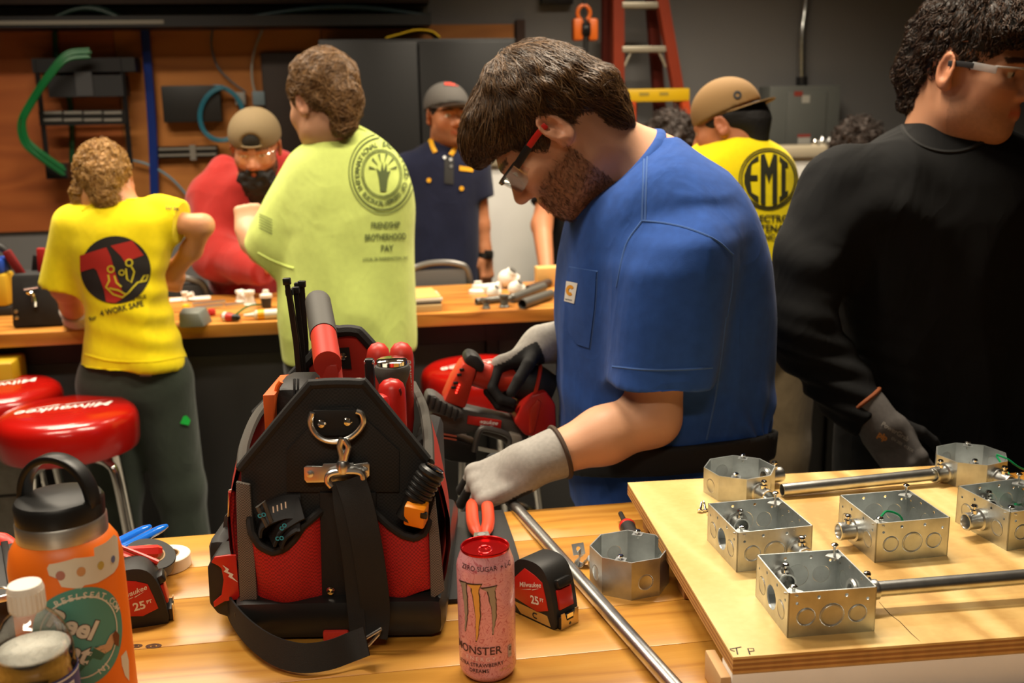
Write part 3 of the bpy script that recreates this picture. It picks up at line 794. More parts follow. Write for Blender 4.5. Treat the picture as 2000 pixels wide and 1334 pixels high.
for r_ in (217, 231):
    for k in range(4):
        m = MB(); rectpx(m, 86 + k * 39, r_, 120 + k * 39, r_ + 6, D - .02, D - .012); m.build('port_strip', M_STRIP, pp, smooth=False)
m = MB(); rectpx(m, 150, 140, 178, 188, D - .03, D); m.build('module', mat('grey module', S(70, 70, 72), .4), rk, smooth=False)
def wallcable(name, pts, r, col, label, d=DW - .06, n=1, parent=None, seg=8, spread=.012):
    m = MB()
    for k in range(n):
        off = np.array([RNG.normal(0, spread), 0, RNG.normal(0, spread)]) if n > 1 else np.zeros(3)
        pp_ = [PW(p[0], p[1], (p[2] if len(p) > 2 else d)) + off * (1 if n > 1 else 0) for p in pts]
        m.tube(smoothpts(pp_, 6), r, seg)
    o = m.build(name, col, parent)
    if label: tag(o, label, 'cable')
    return o
M_GRC = mat('green cable jacket', S(10, 100, 48), .4); M_BLC = mat('blue cable jacket', S(22, 48, 120), .4)
M_TLC = mat('teal cable jacket', S(38, 108, 128), .4); M_GYC = mat('grey cable jacket', S(150, 146, 136), .5)
wallcable('green_cable_bundle', [(175, 105, DW - .24), (130, 112, DW - .26), (95, 150, DW - .27), (65, 195, DW - .26), (46, 235, DW - .26), (52, 275, DW - .26), (80, 303, DW - .25), (125, 335, DW - .22)], .0065, M_GRC, 'thick bundle of green cables looping left of the wall rack', n=9, spread=.016)
wallcable('green_riser_cable', [(112, 62), (116, 110), (130, 150), (142, 200), (146, 260), (146, 330), (150, 350)], .011, mat('dark green jacket', S(10, 60, 34), .4), 'dark green cables hanging straight down behind the wall rack', n=3, spread=.008)
wallcable('blue_cable', [(287, 58), (292, 120), (298, 200), (303, 290), (306, 400), (307, 440)], .011, M_BLC, 'thick blue cable bundle running down the plywood backboard', n=4, spread=.008)
wallcable('teal_cable_coil', [(400 + 47 * math.cos(t) + 28 + 3 * t, 222 + 52 * math.sin(t), DW - .09 - .004 * t) for t in np.linspace(-2.4, 4.6, 26)], .006, M_TLC, 'teal cable coil hanging above the bearded man in red', n=3, spread=.006)
wallcable('grey_drop_cable', [(415, 55), (413, 90), (425, 130), (450, 158), (480, 180)], .005, mat('slate jacket', S(84, 92, 96), .5), 'thin slate cable drooping left of the white cable')
wallcable('white_drop_cable', [(512, 58), (498, 95), (492, 130), (494, 165), (502, 190)], .006, M_GYC, 'pale grey cable dropping to the wall outlet')
wallcable('pale_blue_lead', [(255, 312), (290, 322), (330, 345), (362, 378), (382, 410)], .006, mat('pale blue jacket', S(96, 132, 146), .4), 'pale blue lead sagging beside the curly haired woman')
wo = empty('wall_outlet', rp(wq(490, 190)[0], DW - .06, wq(490, 205)[1]), 'small grey outlet boxes with plugs above the khaki cap', 'outlet')
m = MB(); rectpx(m, 460, 180, 478, 205, DW - .07, DW - .02); m.build('box', mat('pale outlet', S(140, 138, 132), .5), wo, bev=.003)
m = MB(); rectpx(m, 494, 178, 516, 206, DW - .07, DW - .02); m.build('plug', mat('blue grey plug', S(110, 126, 134), .5), wo, bev=.003)
m = MB(); rectpx(m, 320, 166, 428, 240, DW - .09, DW - .02)
tag(m.build('wall_box', mat('charcoal enclosure', S(34, 33, 32), .5), rz=YAW, bev=.006), 'flat charcoal enclosure mounted on the plywood backboard', 'enclosure')
p2 = empty('patch_strip', rp(wq(365, 300)[0], DW - .08, wq(365, 312)[1]), 'short two-row patch strip beside the blue cable bundle', 'patch panel')
m = MB(); rectpx(m, 306, 284, 424, 310, DW - .06, DW - .02); m.build('back_plate', M_BLACKPL, p2, smooth=False)
for r_ in (287, 299):
    m = MB(); rectpx(m, 310, r_, 422, r_ + 7, DW - .068, DW - .058); m.build('port_strip', M_STRIP, p2, smooth=False)
m = MB(); rectpx(m, 372, 283, 381, 313, DW - .075, DW - .058); m.build('clamp', M_STRIP, p2, smooth=False)
m = MB(); rectpx(m, 530, 102, 612, 420, DW - .06, DW - .02)
db = m.build('dark_panel_board', mat('dark brown board', S(44, 30, 22), .6, var=.15), rz=YAW, bev=.008); tag(db, 'tall dark brown board leaning on the wall beside the black cabinet', 'board')

# black double-door cabinet
DC = DW - .5
cb = empty('storage_cabinet', rp(wq(820, 300, DC)[0], DC + .2, 0), 'tall black two-door steel cabinet against the plywood wall', 'cabinet')
zc = wq(820, 75, DC)[1]; ca, cm, ce = wq(634, 300, DC)[0], wq(824, 300, DC)[0], wq(1012, 300, DC)[0]
M_CAB = mat('black cabinet enamel', S(25, 24, 24), .45)
m = MB(); rbox(m, ca, ce, DC + .02, DW - .03, .05, zc); m.build('body', M_CAB, cb, bev=.006)
for (q0, q1) in ((ca + .006, cm - .003), (cm + .003, ce - .006)):
    m = MB(); rbox(m, q0, q1, DC, DC + .018, .1, zc - .012); d_ = m.build('door', M_CAB, cb, bev=.008)
    for zz in (zc - .06, .9):
        m = MB(); hx = q0 + .012 if q0 < cm - .1 else q1 - .012
        m.tube([rp(hx, DC - .004, zz - .03), rp(hx, DC - .004, zz + .03)], .008, 8); m.build('hinge', M_NICKEL, d_)
m = MB(); rbox(m, ca, ce, DC + .05, DW - .05, 0, .05); m.build('plinth', M_BLACKPL, cb, smooth=False)
m = MB(); pts = [rp(wq(x, 70, DC + .15)[0], DC + .15, zc + h) for x, h in ((752, .008), (780, .025), (810, .042), (840, .036), (856, .008))]
m.ribbon(smoothpts(pts, 5), None, .2, .006, vR); o = m.build('yellow_hard_case', mat('yellow vinyl', S(190, 156, 10), .45)); o.name = 'folded_vest'
tag(o, 'folded yellow vest lying on top of the black cabinet', 'vest')

# gear on the grey wall: electrical panel with riser conduit
DE = DW - .16
ep = empty('electrical_panel', rp(wq(1570, 230, DE)[0], DW - .08, wq(1570, 300, DE)[1]), 'grey steel electrical panel on the back wall', 'electrical panel')
M_PANEL = mat('grey panel enamel', S(104, 106, 102), .45, var=.04)
A, B = wq(1500, 300, DE), wq(1643, 166, DE)
m = MB(); rbox(m, A[0], B[0], DE, DW, A[1], B[1]); m.build('case', M_PANEL, ep, bev=.006)
A2, B2 = wq(1534, 292, DE - .012), wq(1616, 178, DE - .012)
m = MB(); rbox(m, A2[0], B2[0], DE - .012, DE, A2[1], B2[1]); dr = m.build('door', M_PANEL, ep, bev=.004)
for (x0, y0, x1, y1, c) in ((1551, 178, 1568, 188, S(150, 60, 48)), (1566, 186, 1582, 201, S(180, 176, 166)), (1558, 262, 1583, 268, S(170, 70, 60)), (1558, 268, 1583, 281, S(190, 186, 176))):
    m = MB(); rectpx(m, x0, y0, x1, y1, DE - .0135, DE - .012); m.build('sticker', mat('sticker %d%d' % (x0, y0), c, .6), dr, smooth=False)
m = MB(); m.tube(smoothpts([PW(1566, 168, DW - .07), PW(1566, 120, DW - .07), PW(1567, 60, DW - .07), PW(1572, 20, DW - .05), PW(1578, -40, DW - .05)], 5), .021, 12); cdt = m.build('riser_conduit', M_PIPE, ep)
m = MB(); m.tube([PW(1566, 168, DW - .07), PW(1566, 150, DW - .07)], .03, 12); m.build('connector', M_BLKMET, cdt)

# white half-height partition behind the far bench
DP = 4.62
pt = empty('white_partition', rp(wq(1300, 400, DP)[0], DP + .1, 0), 'white half-height counter along the back wall behind the workers', 'counter')
pa, pe = wq(942, 300, DP)[0], wq(2300, 280, DP)[0]; pz = wq(960, 322, DP)[1]; pz2 = pz
M_WP = mat('white painted board', S(240, 238, 232), .6, var=.03)
m = MB(); rbox(m, pa, pe, DP, DP + .3, 0, pz - .005); m.build('front_board', M_WP, pt, smooth=False)
m = MB(); rbox(m, pa - .01, pe, DP - .015, DP + .31, pz - .005, pz + .045); m.build('ledge', mat('cream ledge', S(178, 166, 142), .5), pt, bev=.004)
for (px, lb_, s_) in ((1592, 'brightest, leftmost metal fitting on the white ledge', .016), (1606, 'metal fitting on the white ledge, second from the left', .02), (1620, 'metal fitting on the white ledge, third from the left', .018), (1634, 'metal fitting on the white ledge, nearest the black shoulder', .02)):
    p = PW(px, 276, DP + .05); p[2] = pz + .045
    m = MB(); m.lathe([(s_ * .8, 0), (s_, s_ * .6), (s_, s_ * 1.2), (s_ * .6, s_ * 1.8), (s_ * .3, s_ * 2.2)], p, 14)
    tag(m.build('metal_fitting', M_CHROME if px == 1592 else M_NICKEL), lb_, 'fitting', 'fittings on the white ledge')

# ladders
M_FGL = mat('orange fibreglass rail', S(132, 48, 24), .5, var=.08); M_ALU = mat('ladder aluminium', S(176, 168, 150), .4, .5)
DL = DW - .33
def rail(mb, p, q, d0, d1, wd=.075, th=.03):
    A, B = PW(*p, d0), PW(*q, d1); mb.ribbon([A, (A + B) / 2, B], None, wd, th, uR + vR * .25)
l1 = empty('step_ladder', rp(wq(1270, 300, DL)[0], DL, 0), 'tall orange step ladder with aluminium treads standing by the wall', 'ladder')
for (p, q) in (((1206, -60), (1208, 760)), ((1282, -60), (1425, 760))):
    m = MB(); rail(m, p, q, DL + .03, DL - .06, .06); m.build('front_rail', M_FGL, l1, smooth=False)
for (p, q) in (((1188, -60), (1182, 620)), ((1268, -60), (1318, 620))):
    m = MB(); rail(m, p, q, DL + .12, DL + .22, .06); m.build('rear_rail', mat('dark red rail', S(96, 30, 18), .6), l1, smooth=False)
for i in range(6):
    py = 10 + i * 86; t = (py + 60) / 820; d0 = DL + .03 - .09 * t
    A, B = PW(1214 + 2 * t, py, d0), PW(1284 + 143 * t - 6, py, d0)
    m = MB(); m.box((A + B) / 2 + vR * .03, (np.linalg.norm(B - A), .09, .028), R=RQ); tdl = m.build('tread', M_ALU, l1, bev=.003)
    if i == 1:
        for s0, s1 in ((A + uR * .012, A + uR * .05), (B - uR * .012, B - uR * .05)):
            m = MB(); m.tube([s1 - np.array([0, 0, .01]), s0 - np.array([0, 0, .085])], .006, 6); m.build('brace', M_ALU, tdl)
l2 = empty('short_step_ladder', rp(wq(1280, 300, DL - .13)[0], DL - .13, 0), 'shorter step ladder with a yellow top cap in front of the tall one', 'ladder')
m = MB(); A, B = wq(1214, 200, DL - .14), wq(1348, 172, DL - .14); rbox(m, A[0], B[0], DL - .14, DL - .07, A[1], B[1])
cp_ = m.build('top_cap', mat('yellow cap plastic', S(196, 158, 12), .45), l2, bev=.008)
for dx, wd in ((-.06, .05), (.04, .045)):
    m = MB(); c_ = (A[0] + B[0]) / 2 + dx; rbox(m, c_ - wd / 2, c_ + wd / 2, DL - .142, DL - .14, A[1] + .03, A[1] + .045); m.build('warning_label', mat('dull label', S(140, 120, 40), .6), cp_, smooth=False)
for (p, q) in (((1232, 198), (1224, 760)), ((1336, 198), (1416, 760))):
    m = MB(); rail(m, p, q, DL - .13, DL - .17, .04); m.build('rail', mat('bright orange rail', S(176, 66, 28), .5), l2, smooth=False)
for (p, q) in (((1236, 198), (1228, 700)), ((1330, 198), (1380, 700))):
    m = MB(); rail(m, p, q, DL - .08, DL - .07, .03); m.build('rear_rail', mat('dark red rail', S(96, 30, 18), .6), l2, smooth=False)
for i in range(5):
    py = 300 + i * 90; t = (py - 198) / 562; A, B = PW(1236 - 8 * t, py, DL - .12 - .04 * t), PW(1334 + 78 * t, py, DL - .12 - .04 * t)
    m = MB(); m.box((A + B) / 2, (np.linalg.norm(B - A), .05, .025), R=RQ); m.build('tread', M_ALU, l2, bev=.003)

# hoist block hanging from above
DH = DW - .5
hs = empty('hoist_block', PW(1142, 60, DH), 'orange hoist pulley block hanging on a black rope', 'pulley')
M_ORG = mat('orange enamel', S(196, 92, 22), .45)
for (x0, x1) in ((1118, 1137), (1148, 1166)):
    m = MB(); A, B = wq(x0, 80, DH), wq(x1, 36, DH); rbox(m, A[0], B[0], DH - .03, DH + .03, A[1], B[1]); m.build('side_plate', M_ORG, hs, bev=.012)
m = MB(); c_ = PW(1142, 58, DH); m.lathe([(.03, -.02), (.042, -.02), (.03, -.01), (.03, .01), (.042, .02), (.03, .02)], c_, 24, RQ @ np.array([[0, 0, 1], [0, 1, 0], [-1, 0, 0.0]]), True); m.build('sheave', M_BLKMET, hs)
m = MB(); c_ = PW(1140, 26, DH); m.tube([c_ + uR * .03 * math.cos(t) + np.array([0, 0, .035 * math.sin(t)]) for t in np.linspace(-1, 4.2, 14)], .01, 8); m.build('hook', M_ORG, hs)
for (x0, y0, x1, y1, r_) in ((1141, -30, 1141, 30, .009), (1144, 60, 1145, 205, .013)):
    m = MB(); m.tube([PW(x0, y0, DH), PW(x1, y1, DH)], r_, 8); m.build('rope', M_BLACKRUB, hs)
m = MB(); A, B = wq(1058, 8, DW - .06), wq(1120, -22, DW - .06); rbox(m, A[0], B[0], DW - .06, DW, A[1], B[1])
tag(m.build('wall_bracket', M_BLKMET, rz=YAW, bev=.004), 'small black bracket high on the wall left of the hoist', 'bracket')

# ------------------------------------------------------------------ far work counter
fe = PZ(820, 614, .92); DF = float(fe @ vR); be = PZ(870, 557, .92); DB = float(be @ vR)
M_CTOP = wood('oak counter top', S(150, 92, 30), S(186, 122, 46), S(204, 142, 62), .4, 3.0, (.5, 3, 3), grain=.4, coat=.2, tone=.02)
CA, CE = float(PW(-260, 700, DF) @ uR), float(PW(1900, 600, DF) @ uR)
m = MB(); rbox(m, CA, CE, DF, DB, .877, .92)
tag(m.build('long_counter', M_CTOP, bev=.003, rz=YAW), 'long oak counter top across the middle of the workshop', 'counter top')
cbs = empty('panelled_cabinet', rp((CA + CE) / 2, (DF + DB) / 2, 0), 'dark grey panelled base under the long oak counter', 'cabinet')
M_CB = mat('dark grey laminate', S(58, 57, 56), .5, var=.05); M_CB2 = mat('counter post black', S(30, 28, 27), .5)
m = MB(); rbox(m, CA + .05, CE - .05, DF + .12, DB - .04, .06, .877); m.build('carcass', M_CB2, cbs, smooth=False)
edges_ = [CA + .05 + i * .62 for i in range(int((CE - CA) / .62) + 1)]
for e0 in edges_:
    m = MB(); rbox(m, e0 + .025, min(e0 + .6, CE - .06), DF + .1, DF + .119, .1, .80); m.build('panel', M_CB, cbs, bev=.003)
    m = MB(); rbox(m, e0 - .015, e0 + .022, DF + .085, DF + .119, .06, .877); m.build('post', M_CB2, cbs, smooth=False)
m = MB(); rbox(m, CA + .05, CE - .05, DF + .09, DF + .119, .80, .877); m.build('top_rail', M_CB2, cbs, smooth=False)
# low concrete block pier below the near end of the counter
M_CMU = mat('concrete block', S(150, 144, 130), .9, bump=.6, bscale=70, var=.15, vscale=40, dist=.003)
a_r = float(PW(44, 960, DF - .06) @ uR)
pier = empty('block_pier', rp(a_r - .4, DF - .0, 0), 'low pier of pale concrete blocks behind the red stools', 'block pier')
for r_ in range(3):
    for c_ in range(2):
        m = MB(); rbox(m, a_r - .40 * (c_ + 1) + .005, a_r - .40 * c_ - .005, DF + .0, DF + .08, r_ * .2 + .003, r_ * .2 + .195); m.build('concrete_block', M_CMU, pier, bev=.004)
m = MB(); rbox(m, a_r - .80, a_r - .002, DF + .01, DF + .08, 0, .59); m.build('mortar', mat('dark mortar', S(60, 56, 50), .9), pier, smooth=False)

# ------------------------------------------------------------------ stools
M_VINYL = mat('glossy red vinyl', S(164, 16, 9), .22, coat=.35, var=.04)
def make_stool():
    t = empty('bar_stool', (0, 0, 0))
    m = MB(); R_ = .182
    prof = [(.001, .672), (R_ - .03, .672), (R_ - .004, .678), (R_, .69), (R_ + .002, .73), (R_ + .001, .755), (R_ - .006, .772), (R_ - .022, .784), (R_ - .06, .789), (R_ - .12, .790), (.001, .790)]
    m.lathe(prof, (0, 0, 0), 56); m.build('seat', M_VINYL, t, keep=True)
    for k in range(4):
        a = pi / 4 + k * pi / 2; dx = np.array([math.cos(a), math.sin(a), 0])
        m = MB(); m.tube(smoothpts([dx * .05 + [0, 0, .655], dx * .10 + [0, 0, .655], dx * .135 + [0, 0, .645], dx * .155 + [0, 0, .61], dx * .175 + [0, 0, .45], dx * .225 + [0, 0, .01]], 6), .0125, 12)
        lg = m.build('leg', M_CHROME, t, keep=True)
        m = MB(); m.lathe([(.016, 0), (.017, .02), (.014, .03)], dx * .227, 12); m.build('foot_cap', M_BLACKRUB, lg)
    m = MB(); m.lathe([(.06, .66), (.06, .672), (.11, .672), (.11, .66)], (0, 0, 0), 24, closed=True); m.build('mounting_plate', M_BLKMET, t, keep=True)
    m = MB(); m.tube([(.2 * math.cos(q), .2 * math.sin(q), .26) for q in np.linspace(0, 2 * pi, 41)[:-1]], .010, 10, closed=True); m.build('foot_ring', M_CHROME, t, keep=True)
    decal('seat_lettering', script_logo(.25), M_WHITE, t, lambda u, v: np.array([u, v, .7915 - max(0, (math.hypot(u, v) - .115)) * .06]), .03)
    return t
st = make_stool()
GST = 'red bar stools'
tag(st, 'front red bar stool with white lettering beside the dark green trousers', 'stool', GST)
p = PZ(129, 797, .79); st.location = (p[0], p[1], 0); st.rotation_euler = (0, 0, pi + .22)
for (px, py, rz, lb) in ((-10, 754, pi + .5, 'red bar stool at the left edge behind the front stool'), (936, 712, pi + .3, 'red bar stool behind the tool bag and under the raised saw'),
                         (1606, 672, pi - .2, 'red bar stool glimpsed between the black sleeve and torso')):
    p = PZ(px, py, .79); o = dup(st, (p[0], p[1], 0), rz); o['label'] = lb
# ------------------------------------------------------------------ near workbench
TZ = .92
FE = PZ(1000, 998, TZ)[1]                     # far edge
M_BENCH = wood('golden pine bench boards', S(160, 106, 36), S(180, 126, 47), S(190, 138, 58), .38, 5.5, (.22, 2.2, 2.2), grain=.5, coat=.25, tone=.06)
wb = empty('workbench', (-.1, .9, 0), 'near workbench with a golden pine plank top', 'workbench')
X0, X1 = -1.05, 1.75; yb = FE
for i, wd in enumerate((.12, .10, .13, .11, .12, .10, .13, .12, .11, .12)):
    m = MB(); m.box(((X0 + X1) / 2, yb - wd / 2, TZ - .02), (X1 - X0, wd - .0006, .04), bev=.0012); m.build('plank', M_BENCH, wb); yb -= wd
YN = yb
M_LEG = mat('bench leg timber', S(120, 84, 44), .6, var=.1)
for x in (X0 + .08, X1 - .08):
    for y in (YN + .08, FE - .1):
        m = MB(); m.box((x, y, .44), (.09, .09, .88), bev=.004); m.build('leg', M_LEG, wb)
for y in (YN + .08, FE - .1):
    m = MB(); m.box(((X0 + X1) / 2, y, .83), (X1 - X0 - .25, .04, .09), bev=.003); m.build('apron', M_LEG, wb)
# knot mark burnt into the bench
M_KNOT = mat('dark knot', S(70, 38, 14), .6, var=.3, vscale=200)

# ------------------------------------------------------------------ training board: plywood on a frame
BZ = .98
A = PZ(1432, 1284, BZ); B = PZ(1216, 943, BZ); Cc = PZ(2000, 1243, BZ); Dd = PZ(1856, 901, BZ)
ex = Cc - A; ex /= np.linalg.norm(ex); ey = np.array([-ex[1], ex[0], 0])
BL = float((B - A) @ ey); BWd = float((Dd - A) @ ex)
BR = np.stack([ex, ey, [0, 0, 1]], 1); bang = math.atan2(ex[1], ex[0])
def bp(u, v, z): return A + ex * u + ey * v + np.array([0, 0, z - BZ])
tb = empty('training_board', bp(BWd / 2, BL / 2, TZ), 'pale plywood training board raised on a timber frame at the right', 'board')
M_PLYT = wood('pale birch ply face', S(184, 142, 76), S(208, 170, 102), S(224, 192, 128), .5, 3.2, (2.6, .3, 2), grain=.3, tone=.0)
M_PL1 = mat('light ply layer', S(196, 150, 84), .7, var=.12, vscale=60); M_PL2 = mat('dark ply layer', S(158, 108, 56), .7, var=.15, vscale=60)
for k in range(7):
    z1 = BZ - k * .0028; o_ = RNG.uniform(-.0006, .0006) if k else 0
    m = MB(); m.box(bp(BWd / 2, BL / 2, z1 - .0014), (BWd + o_, BL + o_, .0028), R=BR); m.build('ply_layer', M_PLYT if k == 0 else (M_PL2 if k % 2 else M_PL1), tb, smooth=False, rz=bang)
z1 = BZ - .0196
M_WTRIM = mat('white painted timber', S(242, 238, 230), .5, var=.04, vscale=20)
m = MB(); m.box(bp(BWd / 2, .02, (z1 + TZ) / 2), (BWd, .036, z1 - TZ), R=BR, bev=.002); m.build('front_batten', M_WTRIM, tb)
M_BAT = mat('rough batten', S(170, 120, 66), .7, var=.15, vscale=30)
for v in (BL * .5, BL - .06):
    m = MB(); m.box(bp(BWd / 2, v, (z1 + TZ) / 2), (BWd - .03, .036, z1 - TZ), R=BR, bev=.002); m.build('batten', M_BAT, tb)
m = MB(); m.box(bp(-.006, .034, (z1 + TZ) / 2 - .003), (.012, .06, z1 - TZ - .006), R=BR, bev=.002); m.build('end_block', mat('reddish end block', S(196, 156, 108), .7, var=.15), tb)
bmap = lambda u0, v0, rot=0: (lambda u, v: bp(u0 + u * math.cos(rot) - v * math.sin(rot), v0 + u * math.sin(rot) + v * math.cos(rot), BZ + .0003))
uv = lambda px, py: (float((PZ(px, py, BZ) - A) @ ex), float((PZ(px, py, BZ) - A) @ ey))
u0, v0 = uv(1453, 1272)
decal('marker_initials', [stroke2d([(-.014, .006), (.0, .009)], .0016), stroke2d([(-.006, .008), (-.009, -.006)], .0016), stroke2d([(.004, -.008), (.006, .005), (.012, .004), (.011, -.001), (.005, -.002)], .0016), stroke2d([(-.014, .004), (-.010, .001)], .0014)], M_BLACKINK, tb, bmap(u0, v0))
pts = [uv(1717, 1176), uv(1738, 1200), uv(1757, 1214), uv(1780, 1238), uv(1797, 1253)]
decal('surface_crack', [stroke2d(pts, [.0004, .001, .0008, .001, .0003])], mat('dark crack line', S(66, 40, 18), .9), tb, bmap(0, 0))  # thin dark line drawn on the board face for the crack

# ------------------------------------------------------------------ steel boxes
def plate(mb, outline, holes, o, ex_, ey_, th):
    """sheet with real round holes; outline/holes in local (u, v); thickness along ex x ey, outward"""
    o = np.asarray(o, float); n = np.cross(ex_, ey_); loops = [list(outline)] + [[(c[0] + c[2] * math.cos(-2 * pi * k / 18), c[1] + c[2] * math.sin(-2 * pi * k / 18)) for k in range(18)] for c in holes]
    flat = [p for l in loops for p in l]
    tri = tessellate_polygon([[Vector((p[0], p[1], 0)) for p in l] for l in loops])
    N_ = len(flat); v = [o + ex_ * p[0] + ey_ * p[1] for p in flat]; v = v + [p - n * th for p in v]; f = []
    for a, b, c in tri:
        q = (flat[b][0] - flat[a][0]) * (flat[c][1] - flat[a][1]) - (flat[b][1] - flat[a][1]) * (flat[c][0] - flat[a][0])
        if q < 0: b, c = c, b
        f += [(a, b, c), (a + N_, c + N_, b + N_)]
    k0 = 0
    for l in loops:
        k = len(l)
        for i in range(k): f.append((k0 + i, k0 + (i + 1) % k, k0 + (i + 1) % k + N_, k0 + i + N_))
        k0 += k
    mb.add(v, f)
def lathe_dir(mb, prof, c, d, seg=24, closed=False): return mb.lathe(prof, c, seg, frame(d), closed)
def connector(parent, c, d, up=(0, 0, 1), L=.026):
    """set-screw conduit connector leaving a box wall at c along d"""
    c = np.asarray(c, float); d = np.asarray(d, float); d = d / np.linalg.norm(d); up = np.asarray(up, float)
    m = MB(); lathe_dir(m, [(.0092, .003), (.0092, L - .001), (.0098, L), (.0118, L), (.0122, L - .003), (.0118, L - .005), (.0118, .006), (.0150, .005), (.0150, .0), (.0092, .0)], c, d, 28, True)
    cn = m.build('conduit_connector', M_PIPE, parent)
    m = MB(); lathe_dir(m, [(.0092, -.0018), (.0135, -.0018), (.0155, -.004), (.0135, -.0062), (.0092, -.0062)], c, d, 20, True); m.build('locknut', M_NICKEL, cn)
    b = c + d * .013 + up * .0115; m = MB(); lathe_dir(m, [(.005, -.002), (.005, .004), (.0022, .004), (.0022, .008), (.0042, .008), (.0046, .0095), (.0036, .0115), (.001, .0118)], b, up, 14); m.build('set_screw', M_CHROME, cn)
    return cn
def head_screw(parent, p, h=.010, name='screw'):
    m = MB(); lathe_dir(m, [(.0018, -.006), (.0018, h - .003), (.0040, h - .003), (.0044, h - .0015), (.0030, h), (.0008, h + .0003)], p, (0, 0, 1), 14); return m.build(name, M_CHROME, parent)
M_STEELIN = M_STEEL
M_KOUT = mat('knockout steel', (0.53, 0.555, 0.55), 0.44, 1.0, bump=.15, bscale=60, var=.25, vscale=34, dist=.002)
def square_box(center, ang, label, conns=(), open_ko=(), wire=None, dark=()):
    """4 inch square steel box; sides 0 front(-y) 1 right 2 back 3 left"""
    w_, h_ = .102, .054; c = np.asarray(center, float); R = rotz(ang)
    t = empty('square_junction_box', c, label, 'junction box', 'square steel boxes on the training board')
    m = MB(); ko = []
    for s_ in range(4):
        a = s_ * pi / 2; e1 = R @ rotz(a) @ np.array([1.0, 0, 0]); nn = R @ rotz(a) @ np.array([0, -1.0, 0]); o = c + nn * w_ / 2
        up = np.array([0, 0, 1.0]); hol = [(x_, .024, r_) for x_, r_ in ((-.030, .0112), (0, .0145), (.030, .0112))]
        tiny = [(-.016, .047, .0021), (.016, .047, .0021), (-.041, .041, .0018), (.041, .041, .0018)]
        plate(m, [(-w_ / 2, .0), (w_ / 2, .0), (w_ / 2, h_), (-w_ / 2, h_)], hol + tiny, o, e1, up, .0016)
        for k, (x_, z_, r_) in enumerate(hol): ko.append((s_, k, o + e1 * x_ + up * z_, nn, r_))
    m.build('shell', M_STEEL, t, smooth=False)
    m = MB(); m.box(c + [0, 0, .001], (w_ - .002, w_ - .002, .0016), R=R); m.build('bottom', M_STEEL, t, smooth=False)
    for s_, k, p, nn, r_ in ko:
        if (s_, k) in open_ko: continue
        m = MB(); lathe_dir(m, [(.0, -.0014), (r_ - .0004, -.0014), (r_ - .0006, .0002), (r_ * .9, .0005), (r_ * .82, .0), (r_ * .8, .0003), (r_ * .7, .0001), (.0, .0001)], p, nn, 24); m.build('knockout', M_KOUT, t)
    for (sx, sy) in ((1, 1), (-1, -1)):
        p = c + R @ np.array([sx * .042, sy * .042, h_ - .004]); m = MB(); m.box(p, (.016, .016, .0016), R=R @ rotz(pi / 4)); tb_ = m.build('screw_tab', M_STEEL, t, smooth=False)
        head_screw(tb_, p, .016 if sx > 0 else .009)
    for s_, k in conns:
        a = s_ * pi / 2; e1 = R @ rotz(a) @ np.array([1.0, 0, 0]); nn = R @ rotz(a) @ np.array([0, -1.0, 0])
        connector(t, c + nn * w_ / 2 + e1 * (-.030, 0, .030)[k] + np.array([0, 0, .024]), nn)
    return t, R
def octagon_box(center, ang, h_, label, conns=(), group='octagon steel boxes'):
    r_ = .0505; c = np.asarray(center, float); R = rotz(ang)
    t = empty('octagon_box', c, label, 'junction box', group)
    ap = r_; s_ = 2 * ap * math.tan(pi / 8); m = MB(); kos = []
    for k in range(8):
        a = k * pi / 4; nn = R @ np.array([math.cos(a), math.sin(a), 0]); e1 = np.array([-nn[1], nn[0], 0])
        hol = [(0, h_ * .42, .0112)] if k % 2 == 0 else []
        plate(m, [(-s_ / 2, .0), (s_ / 2, .0), (s_ / 2, h_), (-s_ / 2, h_)], hol, c + nn * ap, e1, np.array([0, 0, 1.0]), .0015)
        if hol: kos.append((k, c + nn * ap + np.array([0, 0, h_ * .42]), nn))
    m.build('shell', M_STEEL, t, smooth=False)
    m = MB(); pr = [(ap - .004) / math.cos(pi / 8), (ap) / math.cos(pi / 8)]
    m.prism([c + R @ np.array([pr[0] * math.cos(pi / 8 + k * pi / 4), pr[0] * math.sin(pi / 8 + k * pi / 4), 0]) for k in range(8)], (0, 0, .003)); m.build('bottom', M_STEEL, t, smooth=False)
    used = [q for q in conns]
    for k, p, nn in kos:
        if k in used: continue
        m = MB(); lathe_dir(m, [(0, -.0014), (.0108, -.0014), (.0108, -.0001), (.0098, .0002), (.0088, -.0003), (0, -.0003)], p, nn, 22); m.build('knockout', M_KOUT, t)
    for k in used:
        nn = R @ np.array([math.cos(k * pi / 4), math.sin(k * pi / 4), 0]); connector(t, c + nn * ap + np.array([0, 0, h_ * .42]), nn)
    for k in (1.1, 5.1):
        nn = R @ np.array([math.cos(k * pi / 4), math.sin(k * pi / 4), 0]); p = c + nn * (ap - .006) + np.array([0, 0, h_ - .001])
        m = MB(); m.box(p, (.013, .014, .0015), R=frame((0, 0, 1), nn)); tb_ = m.build('screw_ear', M_STEEL, t, smooth=False); head_screw(tb_, p, .007)
    return t, R
def angle_of(p, q): return math.atan2(q[1] - p[1], q[0] - p[0])
